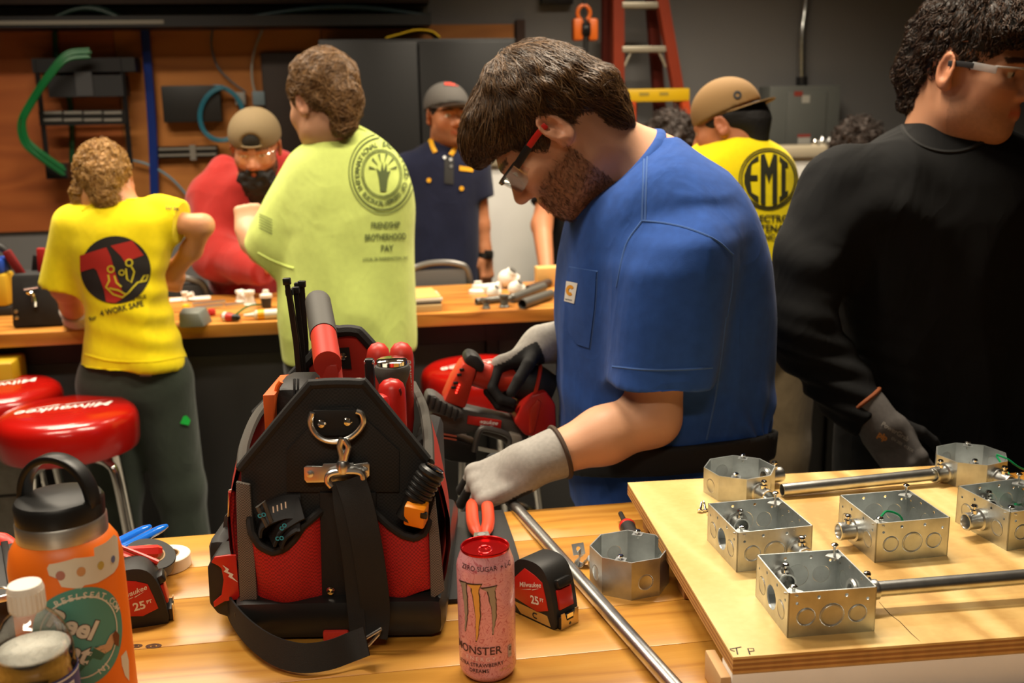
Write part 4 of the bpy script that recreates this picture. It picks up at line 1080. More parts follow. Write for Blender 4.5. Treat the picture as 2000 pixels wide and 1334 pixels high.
# near box on the board
N0, R1_ = PZ(1537, 1246, BZ), PZ(1705, 1233, BZ); an = angle_of(N0, R1_)
cN = N0 + rotz(an) @ np.array([.051, .051, 0])
nb, nR = square_box(cN, an, 'nearest square steel box on the board, conduit leaving its right side', conns=((1, 1),), open_ko=((3, 1), (1, 1)))
connector(nb, cN + nR @ np.array([-.02, .051, .024]), nR @ np.array([0, -1.0, 0]), L=.02)
N2 = PZ(1438, 1118, BZ); an2 = angle_of(N2, PZ(1585, 1103, BZ)); c2 = N2 + rotz(an2) @ np.array([.051, .051, 0])
b2, R2 = square_box(c2, an2, 'square steel box with an open side hole behind the nearest box', conns=((0, 2),), open_ko=((3, 1), (0, 2)))
connector(b2, c2 + R2 @ np.array([-.01, .051, .024]), R2 @ np.array([0, -1.0, 0]), L=.02)
N3 = PZ(1708, 1099, BZ); an3 = angle_of(N3, PZ(1849, 1086, BZ)); c3 = N3 + rotz(an3) @ np.array([.051, .051, 0])
b3, R3 = square_box(c3, an3, 'square steel box in the middle with a connector on its left side', conns=((3, 1),), open_ko=((3, 1),))
N4 = PZ(1966, 1076, BZ); an4 = an3 + .10; c4 = N4 + rotz(an4) @ np.array([.051, .051, 0])
b4, R4 = square_box(c4, an4, 'square steel box cut by the right edge with a green wire', conns=((3, 1),), open_ko=((3, 1),))
connector(b4, c4 + R4 @ np.array([-.01, .051, .024]), R4 @ np.array([0, -1.0, 0]), L=.02)
o1, oR1 = octagon_box(PZ(1443, 960, BZ), .22, .040, 'shallow octagon steel box at the far left of the board', conns=(0, 6))
o2, oR2 = octagon_box(PZ(1893, 933, BZ), .26, .040, 'shallow octagon steel box on the far right with a green wire', conns=(4, 6))
o3, oR3 = octagon_box(PZ(1229, 1137, TZ), .18, .054, 'deep octagon steel box standing on the bench beside the board', conns=())
# green earth wires
M_EARTH = mat('green wire insulation', S(16, 140, 84), .3)
def wire(name, pts, label, r=.0016, m_=M_EARTH):
    m = MB(); m.tube(smoothpts(pts, 8), r, 8); return tag(m.build(name, m_), label, 'wire')
c3w = c3 + R3 @ np.array([-.040, -.040, .058])
wire('earth_wire', [c3w, c3w + R3 @ np.array([.012, .006, .004]), c3w + R3 @ np.array([.03, .006, -.004]), c3w + R3 @ np.array([.036, .0, -.02])], 'short green earth wire inside the middle square box')
p0 = PZ(1946, 890, 1.022)
wire('earth_wire', [p0, PC(1962, 915, p0 @ CF - .02), PC(1985, 948, p0 @ CF - .05), PC(1998, 985, p0 @ CF - .08), c4 + R4 @ np.array([.02, .02, .03])], 'green earth wire looping from the far octagon box into the edge box')
wire('earth_wire', [p0 + [0, 0, .002], PC(1968, 897, p0 @ CF - .01), PC(1995, 915, p0 @ CF - .01), PC(2040, 930, p0 @ CF + .03)], 'green earth wire leaving the far octagon box to the right')
# conduits on the board
def conduit(name, p, q, r, label, th=.0012):
    p = np.asarray(p, float); q = np.asarray(q, float); L = np.linalg.norm(q - p); m = MB()
    m.lathe([(r, 0), (r, L), (r - th, L), (r - th, 0)], p, 28, frame(q - p), True)
    return tag(m.build(name, M_PIPE), label, 'conduit', 'steel conduits')
h1 = BZ + .040 * .42
k_ = oR2 @ np.array([math.cos(pi), math.sin(pi), 0]); cR = PZ(1893, 933, BZ) + k_ * .0505; cR[2] = h1
pL = PZ(1527, 964, BZ + .006); pL[2] = BZ + .0115
conduit('conduit', pL, cR + k_ * .008, .0095, 'conduit piece lying between the two octagon boxes on the board')
s1 = cN + nR @ np.array([.051 + .012, 0, .024]); conduit('conduit', s1, s1 + nR @ np.array([.36, .0, .004]), .0092, 'conduit leaving the nearest square box towards the right edge')
# loose screws beside the boxes
for i, (px, py, a, lb) in enumerate(((1368, 997, 1.1, 'loose silver screw lying leftmost beside the steel boxes'), (1378, 996, 1.5, 'loose silver screw lying upright between two others'), (1386, 1002, .4, 'loose pointed silver screw touching the square box'))):
    p = PZ(px, py, BZ + .003); d = np.array([math.cos(a) * .7, math.sin(a) * .7, .55 if i < 2 else .12]); m = MB()
    lathe_dir(m, [(.0006, .016), (.0018, .012), (.0018, .001), (.0044, .0), (.0046, -.002), (.003, -.0035), (0, -.0036)], p, d, 12)
    tag(m.build('loose_screw', M_CHROME), lb, 'screw', 'loose screws on the board')

# ------------------------------------------------------------------ things on the bench, right half
pA = PZ(1405, 1440, TZ + .0170); pB = PC(978, 958, 1.66)
conduit('long_conduit', pB, pA, .0096, 'long steel conduit lying diagonally across the bench into the gloved hand')
# strap clip
sc_ = empty('conduit_strap', PZ(1140, 1092, TZ), 'small zinc conduit strap leaning on the deep octagon box', 'strap')
m = MB(); pts = [PC(px, py, 1.36) for px, py in ((1133, 1072), (1136, 1084), (1128, 1094), (1130, 1102), (1140, 1102), (1147, 1092), (1153, 1094), (1157, 1108), (1162, 1114))]
m.ribbon(smoothpts(pts, 5), None, .016, .0014, CF * .8 + R0 * .5); m.build('strap_band', M_STEEL, sc_, sharp=80)
m = MB(); o = PC(1130, 1072, 1.36); e1 = R0 * .9 + CF * .3; e1 /= np.linalg.norm(e1); plate(m, [(-.009, -.008), (.009, -.008), (.009, .008), (-.009, .008)], [(0, 0, .0035)], o, e1, np.cross(e1, -CF * .6 + np.array([0, 0, .3])) * -1 / np.linalg.norm(np.cross(e1, -CF * .6 + np.array([0, 0, .3]))), .0014)
m.build('strap_tab', M_STEEL, sc_, smooth=False)
# small screwdriver behind the octagon box
sd = empty('small_screwdriver', PZ(1222, 1025, TZ), 'black screwdriver with red flecks lying behind the deep octagon box', 'screwdriver')
p, q = PZ(1212, 1003, TZ + .012), PZ(1236, 1050, TZ + .014); d = (q - p) / np.linalg.norm(q - p)
m = MB(); m.tube([p, p + d * .04], .004, 10); m.build('shaft', M_BLKMET, sd)
m = MB(); m.lathe([(.004, .035), (.010, .045), (.0125, .055), (.011, .075), (.013, .10), (.012, .125), (.006, .132)], p, 20, frame(d)); m.build('handle', M_BLACKRUB, sd)
m = MB(); m.lathe([(.0122, .052), (.0132, .055), (.0122, .06)], p, 20, frame(d), True); m.build('collar', M_RED, sd)
# black mat
m = MB(); q_ = [PZ(px, py, TZ) for px, py in ((872, 1180), (1036, 1170), (1003, 1060), (983, 1003), (880, 1008))]
m.prism(q_, (0, 0, .007)); tag(m.build('black_mat', M_BLACKRUB, bev=.001), 'flat black mat on the bench under the orange-handled pliers', 'mat')
def pliers(name, jaw, pivot, h1, h2, hm, label, zoff=0, r=.0085, bow=.012):
    """jaw tip, pivot, two handle ends (3-D points)"""
    jaw, pivot, h1, h2 = [np.asarray(x, float) for x in (jaw, pivot, h1, h2)]
    t = empty(name, pivot, label, 'pliers'); d = pivot - jaw; d /= np.linalg.norm(d); sd_ = h2 - h1; sd_ -= d * (sd_ @ d); sd_ /= np.linalg.norm(sd_)
    m = MB(); n = np.cross(d, sd_)
    m.prism([jaw - n * .006 + sd_ * .003, pivot - n * .006 - d * .01 + sd_ * .013, pivot - n * .006 + d * .012 + sd_ * .011, pivot - n * .006 + d * .012 - sd_ * .011, pivot - n * .006 - d * .01 - sd_ * .013, jaw - n * .006 - sd_ * .003], n * .012)
    m.build('jaw', mat('tool steel', (.42, .40, .37), .38, 1.0), t, bev=.0015)
    m = MB(); m.lathe([(.006, -.0075), (.006, .0075)], pivot, 16, frame(n)); m.build('pivot', M_NICKEL, t)
    for h, sg in ((h1, -1), (h2, 1)):
        a = pivot + d * .008 + sd_ * sg * .005; b = h; md = a * .55 + b * .45 + sd_ * sg * bow
        P_ = smoothpts([a, a * .8 + b * .2 + sd_ * sg * bow * .7, md, b], 6); m = MB(); k = len(P_)
        m.tube(P_, [r * (.55 + .5 * min(1, i / 5)) if i < k - 2 else (r * .95 if i == k - 2 else r * .55) for i in range(k)], 12, ell=.8); m.build('handle', hm, t)
    return t
M_ORH = mat('orange red dipped grip', S(206, 66, 36), .4)
z_ = TZ + .016
pliers('pliers', PZ(945, 1092, z_), PZ(941, 1052, z_ + .002), PC(921, 978, 1.60), PC(951, 976, 1.60), M_ORH, 'pliers with orange-red grips lying on the black mat behind the can', r=.0095, bow=.004)

# ------------------------------------------------------------------ tape measures
def tape_measure(loc, ang, label, magnet=False, sc=1.0):
    """local x = forward (blade mouth), y = left, z = up"""
    t = empty('tape_measure', loc, label, 'tape measure'); loc = np.asarray(loc, float); R = rotz(ang); W = .044 * sc
    T = lambda x, y, z: loc + R @ (np.array([x, y, z], float) * sc)
    prof = [(-.040, .006), (-.040, .050), (-.034, .068), (-.020, .080), (.004, .083), (.020, .078), (.030, .064), (.0365, .042), (.040, .022), (.041, .004), (.030, 0), (-.034, 0)]
    P_ = smoothpts([(p[0], 0, p[1]) for p in prof + [prof[0]]], 3)[:-1]
    m = MB(); m.prism([T(p[0], -W / 2 / sc, p[2]) for p in P_], R @ np.array([0, W, 0])); m.build('case', M_BLACKRUB, t, bev=.004 * sc)
    for sg in (-1, 1):
        face = [(-.033, .022), (-.030, .052), (-.012, .070), (.006, .066), (.020, .060), (.026, .040), (.030, .024), (.010, .016)]
        m = MB(); m.prism([T(x, sg * (W / 2 / sc - .0005), z) for x, z in face], R @ np.array([0, sg * .0016, 0])); fp = m.build('face_plate', M_RED, t, bev=.0006)
        e1 = R @ np.array([-sg * -1.0 if False else (1.0 if sg < 0 else -1.0), 0, 0]); o = T(-.002, sg * (W / 2 / sc + .0012), .048)
        mp = flatmap(o, e1, (0, 0, 1), .0004)
        tilt = .30 if sg < 0 else 0.12
        decal('brand_lettering', [xf(s_, 0, .002, tilt) for s_ in script_logo(.042 * sc)], M_WHITE, fp, mp)
        decal('length_lettering', [xf(text2d('25', .0155 * sc, .03), .009 * sc, -.017 * sc, tilt * .5), xf(text2d('FT', .0065 * sc, .03), .0215 * sc, -.0125 * sc, tilt * .5)], M_WHITE, fp, mp)
    if magnet:
        for sg in (-1, 1):
            m = MB(); m.prism([T(x, sg * (W / 2 / sc - .0004), z) for x, z in ((-.034, .016), (.028, .016), (.034, .003), (-.020, .003))], R @ np.array([0, sg * .0012, 0])); pl = m.build('magnet_plate', mat('brass tone plate', S(196, 158, 84), .4, .3), t)
            e1 = R @ np.array([1.0 if sg < 0 else -1.0, 0, 0]); decal('magnet_symbol', [ring2d(.0022, .0040, 12, (0, 0), pi / 2, 3 * pi / 2), poly2d([(0, .0022), (.004, .0022), (.004, .0040), (0, .0040)]), poly2d([(0, -.0040), (.004, -.0040), (.004, -.0022), (0, -.0022)])], M_BLACKINK, pl, flatmap(T(.006, sg * (W / 2 / sc + .0008), .0095), e1, (0, 0, 1)))
    m = MB(); m.box(T(.034, 0, .058), (.014 * sc, .026 * sc, .012 * sc), R=R @ frame((-.45, 0, 1), (1, 0, 0)), bev=.003); m.build('lock_slider', M_BLACKPL, t)
    m = MB(); m.box(T(.0375, 0, .038), (.006 * sc, .026 * sc, .026 * sc), R=R @ frame((-.18, 0, 1), (1, 0, 0)), bev=.001); m.build('front_insert', M_RED, t)
    m = MB(); m.box(T(.0435, 0, .010), (.006 * sc, .034 * sc, .016 * sc), R=R, bev=.001); m.build('mouth', M_BLACKPL, t)
    m = MB()
    o = T(.0475, -.016, -.0005 + .001)
    plate(m, [(0, 0), (.032 * sc, 0), (.032 * sc, .022 * sc), (.026 * sc, .022 * sc), (.022 * sc, .010 * sc), (.010 * sc, .010 * sc), (.006 * sc, .022 * sc), (0, .022 * sc)], [(.016 * sc, .0048 * sc, .0022 * sc)], o, R @ np.array([0, 1.0, 0]), np.array([0, 0, 1.0]), .0012)
    m.build('hook', mat('brass tinted hook', S(206, 180, 130), .3, .8), t, smooth=False)
    m = MB(); m.box(T(.0475, 0, .0165), (.001, .012 * sc, .006 * sc), R=R); m.build('blade_end', M_CHROME, t, smooth=False)
    return t
loc = PZ(1062, 1200, TZ); tape_measure(loc, math.radians(-46) - HEAD, 'black and red tape measure standing behind the pink can', True, .98)
loc = PZ(268, 1212, TZ); tape_measure(loc, math.radians(16) - HEAD, 'worn black and red tape measure beside the orange bottle', False, .98)

# ------------------------------------------------------------------ tape rolls, blue pliers, red tools at the left
def tape_roll(name, c, axis, m_, label):
    t = empty(name, c, label, 'tape roll', 'electrical tape rolls'); Rf = frame(axis)
    m = MB(); m.lathe([(.019, 0), (.0335, 0), (.0345, .001), (.0345, .018), (.0335, .019), (.019, .019)], c, 48, Rf, True); m.build('tape', m_, t)
    m = MB(); m.lathe([(.0172, .0005), (.0192, .0005), (.0192, .0195), (.0172, .0195)], c, 36, Rf, True); m.build('core', mat('core card', S(150, 120, 84), .7), t)
    return t
cw = PZ(326, 1106, TZ); tape_roll('white_tape_roll', cw, (0, 0, 1), mat('white vinyl tape', S(232, 224, 206), .35), 'white electrical tape roll lying flat on the bench')
cb_ = PZ(290, 1102, TZ + .026); tape_roll('black_tape_roll', cb_, np.array([.30, -.22, .92]), mat('black vinyl tape', S(36, 34, 32), .35), 'black electrical tape roll leaning on the white roll')
M_BLU = mat('glossy blue dipped grip', S(0, 96, 196), .18, coat=.3)
y1 = 1.40
pliers('blue_pliers', PC(150, 1110, 1.27), PC(190, 1088, 1.31), PC(293, 1028, 1.42), PC(325, 1027, 1.42), M_BLU, 'pliers with glossy blue grips behind the orange bottle', r=.0072, bow=.004)
rs = empty('red_hex_screwdriver', PC(270, 1082, 1.3), 'red screwdriver with a hexagonal handle resting on the tape rolls', 'screwdriver')
a_, b_ = PC(236, 1080, 1.285), PC(316, 1076, 1.31); d = (b_ - a_) / np.linalg.norm(b_ - a_); L = np.linalg.norm(b_ - a_)
m = MB(); m.lathe([(.005, 0), (.0085, .01), (.0088, L - .006), (.006, L)], a_, 6, frame(d)); m.build('handle', M_RED, rs, sharp=20)
m = MB(); m.tube([a_, a_ - d * .07], .003, 8); m.build('shaft', M_CHROME, rs)
m = MB(); m.tube([PC(236, 1068, 1.25), PC(280, 1086, 1.25), PC(309, 1099, 1.25)], [.0028, .0034, .004], 8); m.tube([PC(236, 1068, 1.25), PC(232, 1066, 1.25)], .0028, 8)
tag(m.build('red_marking_pencil', M_RED), 'slim red marking pencil lying over the left tape measure', 'pencil')
m = MB(); m.tube(smoothpts([PC(236, 1086, 1.262), PC(258, 1094, 1.262), PC(275, 1100, 1.262)], 3), .005, 8); tag(m.build('folding_knife', M_REDRUB), 'short red tool handle half hidden by the orange bottle', 'tool handle')
# far left edge: pouch, red pliers
pc = empty('tool_pouch', PC(10, 1180, 1.12), 'black ribbed tool pouch with metal clasp at the left edge', 'pouch')
o = PC(-12, 1170, 1.14); RB = np.stack([R0 * math.cos(.5) + CF * math.sin(.5), -R0 * math.sin(.5) + CF * math.cos(.5), [0, 0, 1.0]], 1)
cz = (o[2] + .04 + TZ) / 2; m = MB(); m.box([o[0], o[1], cz], (.10, .16, 2 * (cz - TZ)), R=RB, bev=.012); m.build('body', M_BLACKRUB, pc)
for k in range(5):
    m = MB(); m.box(np.array([o[0], o[1], 2 * cz - TZ + .001]) + RB @ np.array([-.04 + k * .02, 0, 0]), (.008, .15, .003), R=RB, bev=.001); m.build('rib', M_BLACKPL, pc)
m = MB(); m.box(PC(8, 1168, 1.055), (.03, .006, .008), R=RB, bev=.002); m.tube([PC(5, 1160, 1.05) + R0 * .01 * math.cos(t) + np.array([0, 0, .008 * math.sin(t)]) for t in np.linspace(0, pi, 8)], .0015, 6); m.build('clasp', M_NICKEL, pc)
pliers('red_pliers', PC(60, 1160, 1.22), PC(46, 1120, 1.26), PC(-6, 1046, 1.30), PC(-22, 1090, 1.24), M_REDRUB, 'pliers with curved red grips behind the black pouch', r=.011, bow=.010)
# burn / knot marks on the bench
for (px, py, r_) in ((300, 1262, .010), (266, 1262, .008)):
    o = PZ(px, py, TZ); decal('bench_knot', [ring2d(.45 * r_, r_, 16, ey=.6), disc2d(.3 * r_, 10, ey=.6)], M_KNOT, wb, flatmap(o, R0, CF, .0004))
# ------------------------------------------------------------------ drink can
CZ = .158; ct = PZ(947, 1065, TZ + CZ); cc = np.array([ct[0], ct[1], TZ]); ca0 = math.atan2(-cc[1], -cc[0])
can = empty('drink_can', cc, 'pink tall drink can with a red opened top at the front of the bench', 'can')
RC = .0331
def pink_mat():
    m = mat('pink printed can', S(202, 132, 140), .3, .15, coat=.2); nt = m.node_tree; n = nt.nodes; L = nt.links; b = n['Principled BSDF']
    t = n.new('ShaderNodeTexCoord'); no = n.new('ShaderNodeTexNoise'); no.inputs['Scale'].default_value = 42; no.inputs['Detail'].default_value = 1.5; no.inputs['Distortion'].default_value = 2.2
    L.new(t.outputs['Object'], no.inputs['Vector'])
    mu = n.new('ShaderNodeMath'); mu.operation = 'MULTIPLY'; mu.inputs[1].default_value = 16; L.new(no.outputs['Fac'], mu.inputs[0])
    pp = n.new('ShaderNodeMath'); pp.operation = 'PINGPONG'; pp.inputs[1].default_value = 1; L.new(mu.outputs[0], pp.inputs[0])
    cr = n.new('ShaderNodeValToRGB'); L.new(pp.outputs[0], cr.inputs[0]); e = cr.color_ramp.elements
    e[0].position = 0; e[0].color = S(186, 84, 98) + (1,); e[1].position = .24; e[1].color = S(226, 160, 168) + (1,)
    L.new(cr.outputs[0], b.inputs['Base Color']); return m
m = MB(); m.lathe([(.0, .004), (.022, .0), (.025, .0), (.031, .006), (RC, .012), (RC, CZ - .022), (.0322, CZ - .017), (.0285, CZ - .006), (.0275, CZ - .003), (.026, CZ - .009), (.0, CZ - .009)], cc, 64); m.build('body', pink_mat(), can)
M_LID = mat('red anodised lid', S(196, 20, 22), .22, .75)
m = MB(); m.lathe([(.0275, CZ - .004), (.0282, CZ - .001), (.0277, CZ), (.0268, CZ - .0005), (.0258, CZ - .006), (.024, CZ - .0065), (.0, CZ - .0055)], cc, 56); lid = m.build('lid', M_LID, can)
m = MB(); op = [cc + R0 * .011 * math.cos(t) + CF * (.010 + .0095 * math.sin(t)) + np.array([0, 0, CZ - .0056]) for t in np.linspace(0, 2 * pi, 20)[:-1]]; m.prism(op, (0, 0, .0004)); m.build('opening_shade', mat('can hole painted shade', (.01, .008, .008), .6), lid, smooth=False)  # dark plate on the lid; the hole's inner shade is put into its colour
m = MB(); c_ = cc - CF * .004 + np.array([0, 0, CZ - .004]); m.tube([c_ + R0 * .0075 * math.cos(t) + CF * .0105 * math.sin(t) for t in np.linspace(0, 2 * pi, 22)[:-1]], .0016, 8, closed=True); m.lathe([(.0, .0005), (.004, .0), (.003, -.001)], c_ + CF * .005, 12); m.build('pull_tab', M_LID, lid)
cm = cylmap(cc, lambda v: float(np.interp(v, [0, CZ - .022, CZ - .017, CZ - .006], [RC, RC, .0322, .0285])), ca0, .0004)
M_CLAWD = mat('claw outline', S(52, 34, 26), .5); M_CLAWG = mat('claw gold', S(228, 176, 92), .35, .3); M_CLAWS = mat('claw silver', S(158, 150, 138), .35, .3)
def claw(x0, y0, y1, w0, seed, top):
    r_ = random.Random(seed); L_ = []; R_ = []; n = 14
    for i in range(n + 1):
        t = i / n; wd = w0 * (1 - .86 * t ** 1.3); x = x0 + .003 * math.sin(t * 3) ; jl = r_.uniform(-.0006, .0006)
        L_.append((x - wd / 2 + jl, y0 + (y1 - y0) * t)); R_.append((x + wd / 2 + r_.uniform(-.0006, .0006), y0 + (y1 - y0) * t))
    return [(x0 - w0 * top[0], y0 + .004)] + [(x0 + w0 * top[1], y0 + .006)] + R_ + L_[::-1]
sh = lambda p, k: [(x + (x - sum(q[0] for q in p) / len(p)) * 0, y) for x, y in p]
uo = -.013
for (x0, y0, y1, w0, sd_, tp, mf) in ((-.015, .120, .064, .009, 1, (1.1, .5), M_CLAWS), (0, .121, .055, .0105, 2, (1.2, .9), M_CLAWG), (.0185, .118, .064, .0095, 3, (1.4, .8), M_CLAWS)):
    pl_ = claw(x0 + uo, y0, y1, w0, sd_, tp); cx_ = sum(p[0] for p in pl_) / len(pl_); cy_ = sum(p[1] for p in pl_) / len(pl_)
    decal('claw_mark', [poly2d(pl_)], M_CLAWD, can, cm, .003)
    inn = [(cx_ + (x - cx_) * .74, cy_ + (y - cy_) * .955) for x, y in pl_]
    cm2 = cylmap(cc, lambda v: RC, ca0, .0006); decal('claw_fill', [poly2d(inn)], mf, can, cm2, .003)
M_DBR = mat('dark brown print', S(66, 34, 36), .5)
decal('name_lettering', [xf(text2d('MONSTER', .0135, .01), uo - .001, .0435)], M_DBR, can, cm, .003)
decal('energy_lettering', [xf(text2d('E N E R G Y', .0070, .0), uo + .004, .0335)], mat('pale pink print', S(244, 214, 210), .5), can, cm, .003)
decal('flavour_lettering', [xf(text2d('ULTRA STRAWBERRY', .0064, .012), uo + .001, .0255, .05), xf(text2d('DREAMS', .0064, .012), uo + .002, .0185, .05)], M_DBR, can, cm, .003)
decal('volume_lettering', [xf(text2d('16 FL OZ', .0042, .01), .021, .0185, .06)], mat('gold print', S(206, 170, 96), .4), can, cm, .003)
decal('zero_sugar_lettering', [xf(text2d('ZERO SUGAR  + L-C', .0072, .008), .002, CZ - .0150)], M_DBR, can, cm, .003)
decal('nutrition_badge', [poly2d([(.0255, .030), (.0315, .030), (.0315, .045), (.0255, .045)])], mat('grey badge', S(190, 168, 160), .5), can, cm, .003)
decal('badge_lettering', [xf(text2d('0', .0075, .02), .0285, .0405), xf(text2d('CALS', .0022), .0285, .0335)], M_DBR, can, cylmap(cc, lambda v: RC, ca0, .0007), .003)

# ------------------------------------------------------------------ orange steel bottle
bo = PC(140, 1180, .95); bo[2] = TZ; RB_ = .0535; bh = PC(138, 1040, .95)[2] - TZ     # shoulder height
ba0 = math.atan2(-bo[1], -bo[0])
bt = empty('water_bottle', bo, 'orange steel water bottle with a black loop lid and stickers', 'bottle')
M_ORB = mat('orange powder coat', S(232, 110, 22), .42, bump=.08, bscale=900, var=.04)
m = MB(); m.lathe([(.0, .0), (RB_ - .004, .0), (RB_, .004), (RB_, bh - .028), (RB_ - .003, bh - .012), (RB_ - .009, bh - .002), (RB_ - .0125, bh + .001)], bo, 64); m.build('body', M_ORB, bt)
rn = .0425
m = MB(); m.lathe([(rn - .004, bh - .004), (rn, bh), (rn, bh + .016), (rn - .001, bh + .018), (rn - .004, bh + .018)], bo, 56); m.build('steel_collar', mat('brushed steel', (.74, .72, .68), .4, 1.0, stretch=(1, 1, 30), var=.1, vscale=40), bt)
m = MB(); m.lathe([(rn - .003, bh + .016), (rn - .001, bh + .018), (rn - .0005, bh + .034), (rn - .003, bh + .038), (rn - .010, bh + .040), (.0, bh + .041)], bo, 56); ld = m.build('lid', M_BLACKPL, bt)
ax_ = R0 * .97 - CF * .22; pts = [bo + ax_ * (rn - .004) * math.cos(t) + np.array([0, 0, bh + .030 + .048 * max(0, math.sin(t)) ** .85]) for t in np.linspace(0, pi, 25)]
m = MB(); m.ribbon(pts, None, .017, .0075, np.array([-ax_[1], ax_[0], 0])); m.build('carry_loop', M_BLACKPL, ld, bev=.002)
bm_ = cylmap(bo, lambda v: RB_, ba0 + .0, .0003); bm2 = cylmap(bo, lambda v: RB_, ba0, .0007); bm3 = cylmap(bo, lambda v: RB_, ba0, .0010)
def bxy(px, py):
    """picture point on the bottle wall -> (u, v)"""
    d = ray(px, py)[:2]; o = CAM[:2] - bo[:2]; a = d @ d; b = 2 * (o @ d); c = o @ o - RB_ ** 2; q = b * b - 4 * a * c
    s_ = (-b - math.sqrt(max(q, 0))) / (2 * a); p = CAM + ray(px, py) * s_; an = math.atan2(p[1] - bo[1], p[0] - bo[0]) - ba0
    an = (an + pi) % (2 * pi) - pi; return an * RB_, p[2] - TZ
# blank cut-out sticker, round green sticker
M_STK = mat('sticker paper', S(212, 202, 182), .5)
out = [(92, 1110), (96, 1102), (118, 1098), (146, 1090), (184, 1086), (183, 1070), (205, 1060), (222, 1044), (229, 1050), (232, 1090), (230, 1105), (222, 1118), (190, 1138), (165, 1143), (158, 1150), (120, 1146), (112, 1130), (96, 1124)]
decal('cutout_sticker', [poly2d([bxy(*p) for p in out])], M_STK, bt, bm_, .004)
tint = [((118, 1124), 9, S(170, 110, 96)), ((158, 1116), 9, S(196, 140, 90)), ((196, 1104), 8, S(186, 160, 80)), ((220, 1092), 7, S(96, 104, 140))]
for (p, r_, c) in tint: decal('sticker_tint', [disc2d(r_ * .00046, 14, bxy(*p), 1.15)], mat('tint %d' % p[0], c, .6), bt, bm2, .004)
M_TEAL = mat('teal sticker', S(76, 138, 124), .5); u0, v0 = bxy(158, 1246); R_s = .046
decal('round_sticker', [disc2d(R_s, 56, (u0, v0), 1.12)], M_TEAL, bt, bm_, .004)
decal('sticker_ring', [ring2d(R_s * .80, R_s * .83, 50, (u0, v0), ey=1.12)], M_STK, bt, bm2, .004)
ts = []
for s_, rr, am, inn in (('REELSEAT.COM', R_s * .905, pi * .37, False), ('NJ', R_s * .905, -pi * .36, True)): ts += [xf(t_, u0, v0) for t_ in arctext(s_, rr * 1.03, am, .0088, .02, inward=inn)]
for t_ in ts: decal('sticker_letter', [t_], M_STK, bt, bm2, .004)
big = [xf(text2d('Reel', .026, .035), u0 - .006, v0 + .014, -.55), xf(text2d('Seat', .026, .035), u0 - .013, v0 - .010, -.55)]
decal('sticker_outline_lettering', [xf(text2d('Reel', .026, .065), u0 - .006, v0 + .014, -.55), xf(text2d('Seat', .026, .065), u0 - .013, v0 - .010, -.55)], M_DBR, bt, bm2, .004)
decal('sticker_lettering', big, M_STK, bt, bm3, .004)
sxy = lambda px, py: bxy(px, py)
decal('figure_tail', [poly2d([sxy(*p) for p in ((186, 1262), (200, 1262), (206, 1274), (196, 1288), (180, 1284), (168, 1298), (150, 1318), (158, 1300), (172, 1280))])], mat('green print', S(52, 96, 76), .6), bt, bm3, .004)
decal('figure_skin', [poly2d([sxy(*p) for p in ((182, 1264), (205, 1258), (214, 1240), (222, 1234), (226, 1242), (216, 1268), (204, 1276))])], mat('tan print', S(196, 152, 112), .6), bt, bm3, .004)
decal('figure_hair', [poly2d([sxy(*p) for p in ((218, 1240), (224, 1230), (231, 1240), (230, 1262), (222, 1258))])], mat('brown print', S(110, 60, 30), .6), bt, cylmap(bo, lambda v: RB_, ba0, .0013), .004)
decal('edge_sticker', [poly2d([bxy(*p) for p in ((236, 1282), (246, 1270), (251, 1290), (252, 1330), (244, 1320), (238, 1300))])], M_STK, bt, bm_, .004)

# ------------------------------------------------------------------ clear plastic bottle
pb = PC(64, 1260, .835); pb[2] = TZ; ptop = PC(50, 1140, .835)[2] - TZ
tilt_c = PC(50, 1160, .835)
pw = empty('plastic_bottle', pb, 'clear plastic water bottle with a white cap and blue label', 'bottle')
M_PET = thin('clear bottle plastic', (.95, .96, .96), .04, .05, .6)
hs_ = ptop; rb = .0345
prof = [(.0, .004), (.024, .0), (.032, .006), (rb, .016), (rb, hs_ * .67), (rb - .001, hs_ * .685), (rb, hs_ * .70), (.0325, hs_ * .76), (.028, hs_ * .82), (.021, hs_ * .865), (.0145, hs_ * .89), (.0128, hs_ * .91), (.0128, hs_ * .97)]
inner = [(max(r_ - .0006, 0), z_ + .0006) for r_, z_ in prof]
m = MB(); m.lathe(prof + inner[::-1], pb, 48); m.build('shell', M_PET, pw)
m = MB(); nk = 24; P0 = [(.0148, hs_ * .90), (.0150, hs_ * .985), (.0138, hs_), (.0, hs_)]; m.lathe(P0, pb, 48); cp0 = m.build('cap', mat('white bottle cap', S(226, 220, 208), .4), pw)
for k in range(24):
    a = 2 * pi * k / 24; m = MB(); m.box(pb + np.array([.0150 * math.cos(a), .0150 * math.sin(a), hs_ * .943]), (.001, .0012, hs_ * .07), rz=a); m.build('grip_rib', MATS['white bottle cap'], cp0, smooth=False)
m = MB(); m.lathe([(.0, .005), (.023, .0015), (.031, .0075), (rb - .0012, .017), (rb - .0012, hs_ * .735), (.0, hs_ * .735)], pb, 48); m.build('water', thin('water', (.90, .93, .93), .02, .03, .3), pw)
m = MB(); m.lathe([(0, hs_ * .735 + .0004), (rb - .0032, hs_ * .735 + .0004), (rb - .0034, hs_ * .743), (.0, hs_ * .741)], pb, 40); m.build('surface_froth', mat('froth', S(232, 226, 212), .5, bump=.8, bscale=140, var=.1, vscale=150, dist=.006), pw)
M_LBL = mat('blue bottle label', S(34, 48, 112), .4)
m = MB(); l0, l1 = .03, hs_ * .655; m.lathe([(rb + .0003, l0), (rb + .0006, l0), (rb + .0006, l1), (rb + .0003, l1)], pb, 48, closed=True); lb_ = m.build('label_band', M_LBL, pw)
pa0 = math.atan2(-pb[1], -pb[0]); pm = cylmap(pb, lambda v: rb, pa0, .0010)
lines = []
